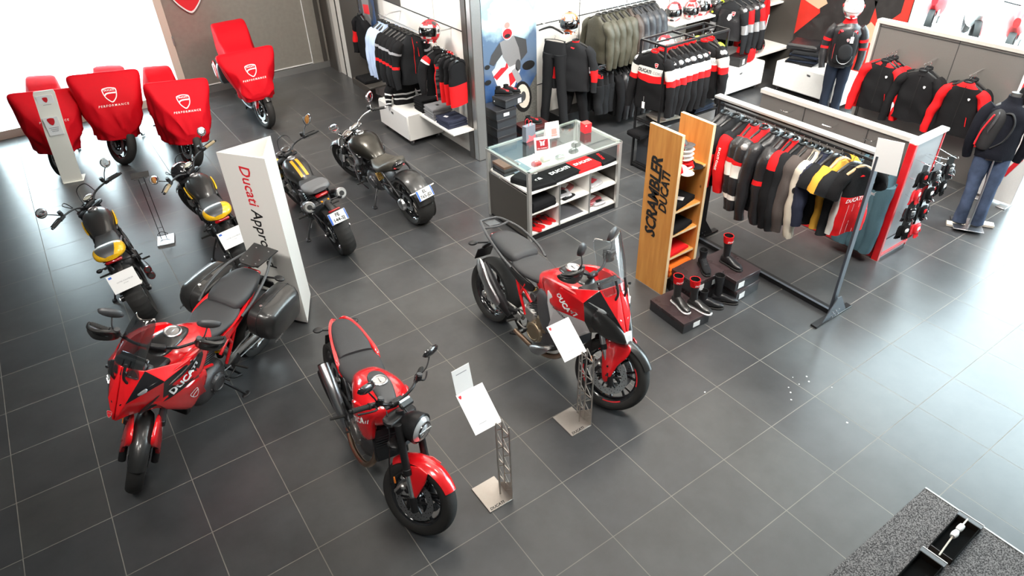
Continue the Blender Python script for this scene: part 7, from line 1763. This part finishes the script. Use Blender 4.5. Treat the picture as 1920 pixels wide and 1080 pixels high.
WR = mat('plastic_wrap_red', (.35, .08, .09), .2, coat=1.); WS = mat('plastic_wrap_silver', (.45, .44, .46), .2, .3, coat=1.)
parcel('red and grey wrapped gloves in the upper middle cubby, back', (2.66, 3.32, .371), 20, WR, PAP, seed=1); parcel('silver wrapped gloves in the upper middle cubby, front', (2.52, 3.20, .371), -15, WS, INK, seed=2); parcel('black wrapped strap at the front of the upper middle cubby', (2.56, 3.12, .371), 5, CLTB, GREYP, .2, .1, .03, seed=3)
parcel('grey wrapped shirt in the upper right cubby', (3.02, 3.20, .371), 8, WS, BRICKR, seed=4)
parcel('pink-red wrapped shirt in the lower right cubby', (3.04, 3.24, .091), 6, WR, PAP, .26, .22, .07, seed=5); parcel('silver wrapped pouch at the front of the lower right cubby', (3.08, 3.13, .091), -10, WS, INK, .18, .12, .05, seed=6)
g = G(); g.prism([(0, 0), (.40, 0), (.02, .22)], .32, mat('grey_felt', (.07, .07, .08), .8), TR(2.41, 3.42, .093, 90, 0, 0)); tag(obj('felt_wedge', g), 'dark grey folded board in the lower middle cubby', 'board')
for i, (x, y) in enumerate(((2.02, 3.16), (2.10, 3.20), (2.22, 3.22), (2.31, 3.24))): 
    t = thing('flip_flop', 'red flip-flop, %s from the left in the lower left cubby' % ORD[i], 'sandal', (x, y, .092), 118, 'red flip-flops in the lower left cubby'); g = G(); g.prism(cr([(-.13, -.03, 0), (-.13, .03, 0), (0, .032, 0), (.10, .045, 0), (.135, .0, 0), (.10, -.045, 0), (0, -.032, 0)], 3, True), .022, REDC, bev=.004); obj('sole', g, t)
    g = G(); g.tube([(-.03, .034, .02), (.02, .028, .045), (.075, 0, .03), (.02, -.028, .045), (-.03, -.034, .02)], .007, INK, n=6); obj('strap', g, t)
# things on the glass
t = thing('gift_sign', 'white acrylic sign with dark red gift picture, foremost on the counter glass', 'sign', (2.30, 3.30, .941), -18); g = G(); g.box((0, 0, .115), (.19, .006, .23), PAP, rx=-12, bev=.001); g.box((0, .03, .003), (.19, .09, .006), PAP); obj('board', g, t)
g = G(TR(0, -.006, .145, 90 - 12, 0, 0)); g.box((0, 0, 0), (.145, .115, .001), BRICKR); g.text('Idée Cadeaux !', .021, MX.Translation((0, -.042, .0012)), PAP, bold=.01)
g.box((0, .012, .001), (.05, .05, .001), PAP); g.box((0, .012, .0016), (.008, .05, .001), BRICKR); g.shape([(-.035, .05), (-.01, .036), (-.03, .03)], MX.Translation((0, .0, .0016)), PAP); g.shape([(.035, .05), (.01, .036), (.03, .03)], MX.Translation((0, .0, .0016)), PAP); obj('gift_picture', g, t)
t = thing('gift_box_display', 'white tent card with faded red gift picture at the back of the counter', 'sign', (2.72, 3.66, .941), -14); g = G(); g.prism([(-.045, 0), (.045, 0), (.004, .20), (-.004, .20)], .18, PAP, TR(-.09, 0, 0, 90, 0, 90)); obj('card', g, t)
g = G(TR(.02, -.028, .085, 78, 0, 0)); g.box((0, 0, .003), (.07, .07, .001), mat('pink_print', (.75, .25, .22), .5)); g.box((0, -.05, .003), (.08, .02, .001), mat('pink_print', (.75, .25, .22), .5)); obj('gift_picture', g, t)
t = thing('gift_bag', 'grey and red paper gift bag with rope handles on the counter', 'bag', (2.44, 3.76, .941), 8); g = G(); g.box((0, 0, .10), (.16, .07, .20), mat('grey_gift_paper', (.16, .18, .22), .4), bev=.001); g.shape([(-.08, .0), (.08, .0), (.08, .07), (.02, .055), (-.04, .09), (-.03, .05)], TR(0, -.0365, 0.0, 90, 0, 0), mat('coral_print', (.8, .12, .14), .4)); obj('bag_body', g, t)
g = G(); 
for s in (-.03, .03): g.tube([(-.03, s, .19), (-.025, s, .25), (0, s, .27), (.025, s, .25), (.03, s, .19)], .003, DUCR, n=6)
obj('handle', g, t)
t = thing('red_gift_box', 'small bright red box standing at the back right of the counter', 'box', (3.16, 3.52, .941), -8); g = G(); g.box((0, 0, .06), (.105, .105, .12), DUCR, bev=.002); obj('box_body', g, t); g = G(); g.box((0, 0, .121), (.107, .107, .004), mat('bright_red_lid', (.8, .05, .04), .4)); g.box((-.03, -.0535, .10), (.02, .001, .012), PAP); obj('box_lid', g, t)

# ================================================================ price stands
def price_stand(label, x, y, card=False):
    t = thing('price_stand', label, 'price stand', (x, y, 0), 0); NI = mat('satin_nickel', (.50, .46, .42), .4, .7)
    g = G(); g.box((0, 0, .005), (.215, .27, .010), NI, bev=.002); g.text('DUCATI', .034, TR(-.03, -.115, .0105), INK, shear=.2, bold=.03); obj('base_plate', g, t)
    g = G(); xs = .10
    for yy in (-.13, -.04, .05): g.box((xs, yy + (.05 - yy) * .0, .41), (.006, .012, .80), NI)
    g.box((xs - .05, -.04, .41), (.012, .006, .80), NI)
    for k in range(8):
        z0 = .02 + .1 * k; a, b_ = (-.13, -.04) if k % 2 else (-.04, -.13)
        g.tube([(xs, a, z0), (xs, b_, z0 + .1)], .0045, NI, n=6); g.tube([(xs, -.04 if k % 2 else .05, z0), (xs, .05 if k % 2 else -.04, z0 + .1)], .0045, NI, n=6)
        if k % 2: g.box((xs, -.04, z0), (.006, .19, .010), NI)
    g.prism([(-.13, 0), (.05, 0), (-.13 + .0, .20)], .005, NI, TR(xs, 0, .01, 90, 0, 90)); obj('lattice_column', g, t)
    g = G(TR(-.0, .10, .87, 0, 0, 0) @ MX.Rotation(radians(40), 4, 'X')); g.box((0, 0, -.004), (.215, .30, .004), NI); g.box((0, 0, 0), (.225, .315, .003), PAP, bev=.0005); g.shield(.022, TR(-.09, .13, .003), DUCR, DUCR, word=False)
    for k in range(1): g.box((-.02, -.10, .0016), (.06, .004, .0006), GREYP)
    o = obj('sheet_holder', g, t); o['label'] = 'tilted white price sheet'
    if card:
        g = G(TR(-.035, .24, 1.07, 80, 0, 4)); g.box((0, 0, 0), (.15, .21, .003), PAP); g.box((.0, .06, .002), (.09, .006, .0006), GREYP); o = obj('upright_card', g, t)
    return t
price_stand('price stand with two white sheets beside the red naked motorcycle', -.51, .235, True)
price_stand('price stand with one white sheet at the front wheel of the red and silver motorcycle', .47, .455)

# ================================================================ totem, info stand, dark stand
A, Bq, Cq = V((-1.19, 3.57, 0)), V((-.67, 3.62, 0)), V((-.885, 3.15, 0)); Ht = 1.89
t = thing('advertising_totem', 'tall white triangular totem reading Ducati Approved', 'totem', (0, 0, 0))
g = G(); TW = mat('totem_white', (.80, .79, .76), .4, var=.01)
def inset(P, d): c = (A + Bq + Cq) / 3; return [p + (c - p).normalized() * d for p in P]
O = [A, Cq, Bq]; I_ = inset(O, .035); up = V((0, 0, 1))
g.rings([[p + up * h for p in q_] for h, q_ in ((.03, O), (Ht, O), (Ht, I_), (Ht - .16, I_))], TW, True); obj('shell', g, t)
g = G(); c = sum(I_, V()) / 3; g.cyl(c + up * (Ht - .159), c + up * (Ht - .157), .022, INK, 16); g.rings([[p + up * h for p in inset(O, .04)] for h in (0, .03)], BLKM); obj('base', g, t)
d = (Cq - A).normalized(); nrm = V((d.y, -d.x, 0)); mid = (A + Cq) / 2
Rm = MX(((-up.x, d.x, nrm.x, 0), (-up.y, d.y, nrm.y, 0), (-up.z, d.z, nrm.z, 0), (0, 0, 0, 1))) # text runs downwards
def tot(s, size, z, m): g.text(s, 1, MX.Translation(mid + nrm * .002 + up * z) @ Rm, m, shear=.12, bold=.012, fit=size)
g = G(); tot('Ducati', .41, 1.585, DUCR); tot('Approved', .66, 1.01, INK); obj('lettering', g, t)

t = thing('information_stand', 'bent white information stand before the leftmost red cover', 'information stand', (-2.44, 8.51, 0), -13)
g = G(); prof = [(.03, 0.0), (-.012, .02), (-.012, .30), (.0, .72), (.07, 1.36)]
R = []
sw = []
for (a, z) in ((-.0, .012), (0, .05), (.02, .40), (.05, .78), (.03, 1.0), (.01, 1.32), (.01, 1.36)): sw.append((a, z))
for a, z in sw: wv = .132 if z < 1.34 else .118; sx = z * .095; R.append([(-wv + sx, -a * 1.2, z), (wv + sx, -a * 1.2, z), (wv + sx, -a * 1.2 + .012, z), (-wv + sx, -a * 1.2 + .012, z)])
IW = mat('stand_cream_white', (.86, .84, .77), .45, var=.01); g.rings(R, IW); obj('panel', g, t)
g = G(); g.box((.01, .10, .006), (.27, .24, .012), IW, bev=.002); obj('foot', g, t)
g = G(); g.box((.112, -.02, 1.17), (.20, .004, .26), PAP, ry=0); g.shield(.06, TR(.112, -.024, 1.24, 90, 0, 0), DUCR, DUCR, word=False); g.box((.082, -.065, .88), (.18, .004, .26), PAP, ry=0, rx=0); g.shield(.085, TR(.082, -.069, .95, 90, 0, 0), DUCR, DUCR, word=False)
for k in range(3): g.box((.112, -.0235, 1.17 - .025 * k), (.10 - .02 * k, .002, .006), GREYP); g.box((.082, -.0685, .86 - .025 * k), (.12 - .02 * k, .002, .006), GREYP)
obj('printed_sheet', g, t)

t = thing('display_stand', 'thin black wire stand with silver base between the two yellow scramblers', 'stand', (-1.72, 5.9, 0), -12)
g = G(); g.box((.02, -.02, .012), (.20, .26, .024), STL, bev=.002); obj('base_plate', g, t)
g = G()
for s in (-.03, .03): g.tube([(s, .02, .02), (s, .02, .89)],   .004, BLKM, n=6)
for z in (.18, .62, .80): g.tube([(-.03, .02, z), (.03, .02, z)], .003, BLKM, n=6)
g.tube([(-.05, .0, .10), (0, -.02, .14), (.05, .0, .10), (.05, .04, .06), (-.05, .04, .06)], .004, BLKM, n=6, closed=True); obj('wire_column', g, t)
g = G(TR(0, .03, .90, 28, 0, 0)); MTB = mat('matt_black_sheet', (.03, .028, .027), .85); g.box((0, 0, 0), (.20, .085, .006), MTB, bev=.001); g.box((-.045, -.05, 0), (.05, .03, .006), MTB); g.box((.06, -.045, 0), (.03, .02, .006), MTB); obj('holder_plate', g, t)

# ================================================================ entrance mat
MT = bpy.data.materials.new('entrance_mat'); MT.use_nodes = True; nt = MT.node_tree; N = nt.nodes; L = nt.links
nz = N.new('ShaderNodeTexNoise'); nz.inputs['Scale'].default_value = 110; nz.inputs['Detail'].default_value = 2; tc = N.new('ShaderNodeTexCoord'); L.new(tc.outputs['Object'], nz.inputs[0]); r1 = N.new('ShaderNodeValToRGB'); r1.color_ramp.elements[0].position = .4; r1.color_ramp.elements[1].position = .62
r1.color_ramp.elements[0].color = (.028, .026, .027, 1); r1.color_ramp.elements[1].color = (.20, .19, .19, 1); L.new(nz.outputs['Fac'], r1.inputs[0]); L.new(r1.outputs[0], N['Principled BSDF'].inputs['Base Color']); N['Principled BSDF'].inputs['Roughness'].default_value = .95
g = G(); g.box((1.3, -2.65, .006), (1.82, 1.90, .012), MT); o = obj('entrance_mat', g); tag(o, 'speckled grey entrance mat at the lower right', 'mat')
g = G(); g.box((2.215, -2.65, .008), (.012, 1.90, .016), ALUF); tag(obj('mat_edge_strip', g), 'thin metal strip along the right edge of the entrance mat', 'trim')
TBK = mat('trough_black_cloth', (.002, .002, .002), .95)
for i, x in enumerate((1.92, 1.42)):
    t = thing('floor_trough', 'open black rectangular trough on the mat, %s' % ('farther one with the cable end' if i == 0 else 'nearer one cut by the picture edge'), 'trough', (x, -2.06, .012), 2); g = G(); w_, d_, h_ = .40, .15, .06
    for a in (-1, 1): g.box((0, a * d_ / 2, h_ / 2), (w_, .006, h_), TBK); g.box((a * w_ / 2, 0, h_ / 2), (.006, d_, h_), mat('trough_inner', (.03, .018, .012), .6))
    g.box((0, 0, .002), (w_, d_, .004), TBK); obj('channel', g, t)
    g = G(); g.box((w_ / 2 + .02, 0, h_ / 2), (.045, d_ + .02, h_), mat('trough_end_grey', (.10, .105, .115), .5), bev=.002); g.box((w_ / 2 + .045, 0, h_), (.006, d_ + .02, .006), PAP); obj('end_cap', g, t)
t = thing('cable', 'pale cable with white connector lying across the black troughs', 'cable', (0, 0, 0)); g = G(); g.tube([(2.12, -2.04, .085), (1.90, -2.05, .088), (1.68, -2.07, .078)], .006, CREAM, n=8); obj('cord', g, t)
g = G(); g.tube([(2.03, -2.045, .088), (1.99, -2.046, .088), (1.965, -2.047, .088)], [.020, .022, .016], PAP, n=12); g.tube([(1.955, -2.047, .088), (1.92, -2.049, .088), (1.885, -2.05, .088)], [.017, .024, .018], PAP, n=12); obj('connector', g, t)

# ================================================================ outside: motorcycles beyond the glass
def far_bike(label, loc, rz, m):
    t = thing('parked_motorcycle', label, 'motorcycle', loc, rz)
    for s in (1, -1): g = G(); g.lathe([(.22, -.05), (.29, -.06), (.31, 0), (.29, .06), (.22, .05)], RUB, c=(s * .72, 0, .31), n=32, closed=True); obj('wheel', g, t)
    g = G(); g.body([(-.85, .80, .95, .05), (-.5, .60, .85, .14), (-.1, .35, .86, .17), (.3, .35, 1.0, .2), (.6, .5, 1.05, .15), (.85, .72, .9, .06)], m, p=2.4); obj('fairing', g, t)
    g = G(); g.tube([(.35, -.38, 1.05), (.42, 0, 1.02), (.35, .38, 1.05)], .015, BLKM, n=8); g.tube([(.72, .1, .31), (.40, .1, .95)], .03, STL, n=8); obj('handlebar', g, t)
    return t
for i, (x, y, rz, m, l) in enumerate(((14.4, 4.9, 200, DUCR, 'red motorcycle parked outside, nearest the poster'), (14.2, 4.0, 210, WPNT, 'white motorcycle parked outside, second from the poster'), (13.9, 3.0, 195, REDC, 'red motorcycle parked outside, furthest right beyond the glass'), (16.6, 4.9, 200, SIL, 'grey motorcycle parked far outside beyond the glass'))): far_bike(l, (x, y, -.11), rz, m)

g = G(); rr_ = random.Random(5)
for u, v_ in ((2.27, -.44), (2.31, -.39), (2.42, -.42), (2.52, -.45), (2.56, -.40), (2.2, -.5), (2.45, -.33), (2.62, -.62), (1.66, .02), (2.35, -.95)):
    q_ = .006 + .006 * rr_.random(); g.pillow([(u + q_ * cos(a) * (.6 + .5 * rr_.random()), v_ + q_ * sin(a) * (.6 + .5 * rr_.random()), .0006) for a in [2 * pi * k / 6 for k in range(6)]], (0, 0, 1), .0015, PAP, k=1)
tag(obj('paper_specks', g), 'tiny white specks scattered on the grey floor tiles at the right', 'debris', kind='stuff')
r = thing('motorcycle', 'red naked roadster motorcycle with black seat, front wheel turned, in the centre of the floor', 'motorcycle'); roadster(r, 32); place(r, (-1.02, 1.88), (-1.14, .33), 6, 1.04)
r = thing('motorcycle', 'red touring motorcycle with two black side cases and clear windscreen', 'motorcycle'); tourer(r, 34, boxes=True); place(r, (-1.44, 3.13), (-2.74, 2.09), 12, 1.05)
r = thing('motorcycle', 'red and silver adventure motorcycle beside the tall wooden shelf', 'motorcycle'); tourer(r, 22, v4=True); place(r, (.74, 2.07), (.83, .45), 8, 1.05)
r = thing('motorcycle', 'black scrambler with yellow tail cowl and a white paper plate, furthest left', 'motorcycle'); scrambler(r, 24, 'yellow'); place(r, (-2.20, 4.36), (-2.18, 5.82), 8)
r = thing('motorcycle', 'black scrambler with yellow tail cowl and tan grips, beside the white totem', 'motorcycle'); scrambler(r, 30, 'brown'); place(r, (-1.08, 4.52), (-1.06, 5.98), 8)
r = thing('motorcycle', 'black scrambler with twin orange tank stripes and a number plate reading FE 144 SJ', 'motorcycle'); scrambler(r, 12, 'orange'); place(r, (.02, 4.24), (.03, 5.72), 8)
r = thing('motorcycle', 'black low cruiser with very wide rear tyre and a plate reading EL 765 JD', 'motorcycle'); cruiser(r, 18); place(r, (1.10, 4.32), (1.00, 6.02), 8, 1.02)
for i, (rear, front, lean, st, seed, bl, cl) in enumerate((
    ((-2.44, 10.28), (-2.53, 8.86), 8, 28, 3, 'motorcycle under the red cover behind the white information stand', 'red stretch cover partly hidden by the white information stand'),
    ((-1.44, 10.26), (-1.71, 8.80), 6, 34, 11, 'motorcycle under the middle of the three red covers by the window', 'red stretch cover, the tall middle one of three by the window'),
    ((-.90, 9.4), (-.88, 7.92), 8, 14, 23, 'motorcycle under the red cover nearest the metal wall panel, side by side with two others', 'red stretch cover, rightmost of the three in a row by the window'))):
    r = thing('motorcycle', bl, 'motorcycle'); sport(r, st); place(r, rear, front, lean, (1., 1.09, 1.02)[i])
    c = cover(r, 'motorcycle_cover', cl, 'sport', seed=seed, twist=st * .35, low=(.02, .16, .0)[i]); match(c, r)
r = thing('motorcycle', 'motorcycle with gold fork and side cases under a red cover against the metal wall', 'motorcycle'); sport(r, 16, gold=True, panniers=True); place(r, (.72, 10.15), (.56, 8.72), -2)
c = cover(r, 'motorcycle_cover', 'red stretch cover over the motorcycle with gold fork legs', 'tall', seed=40); match(c, r)
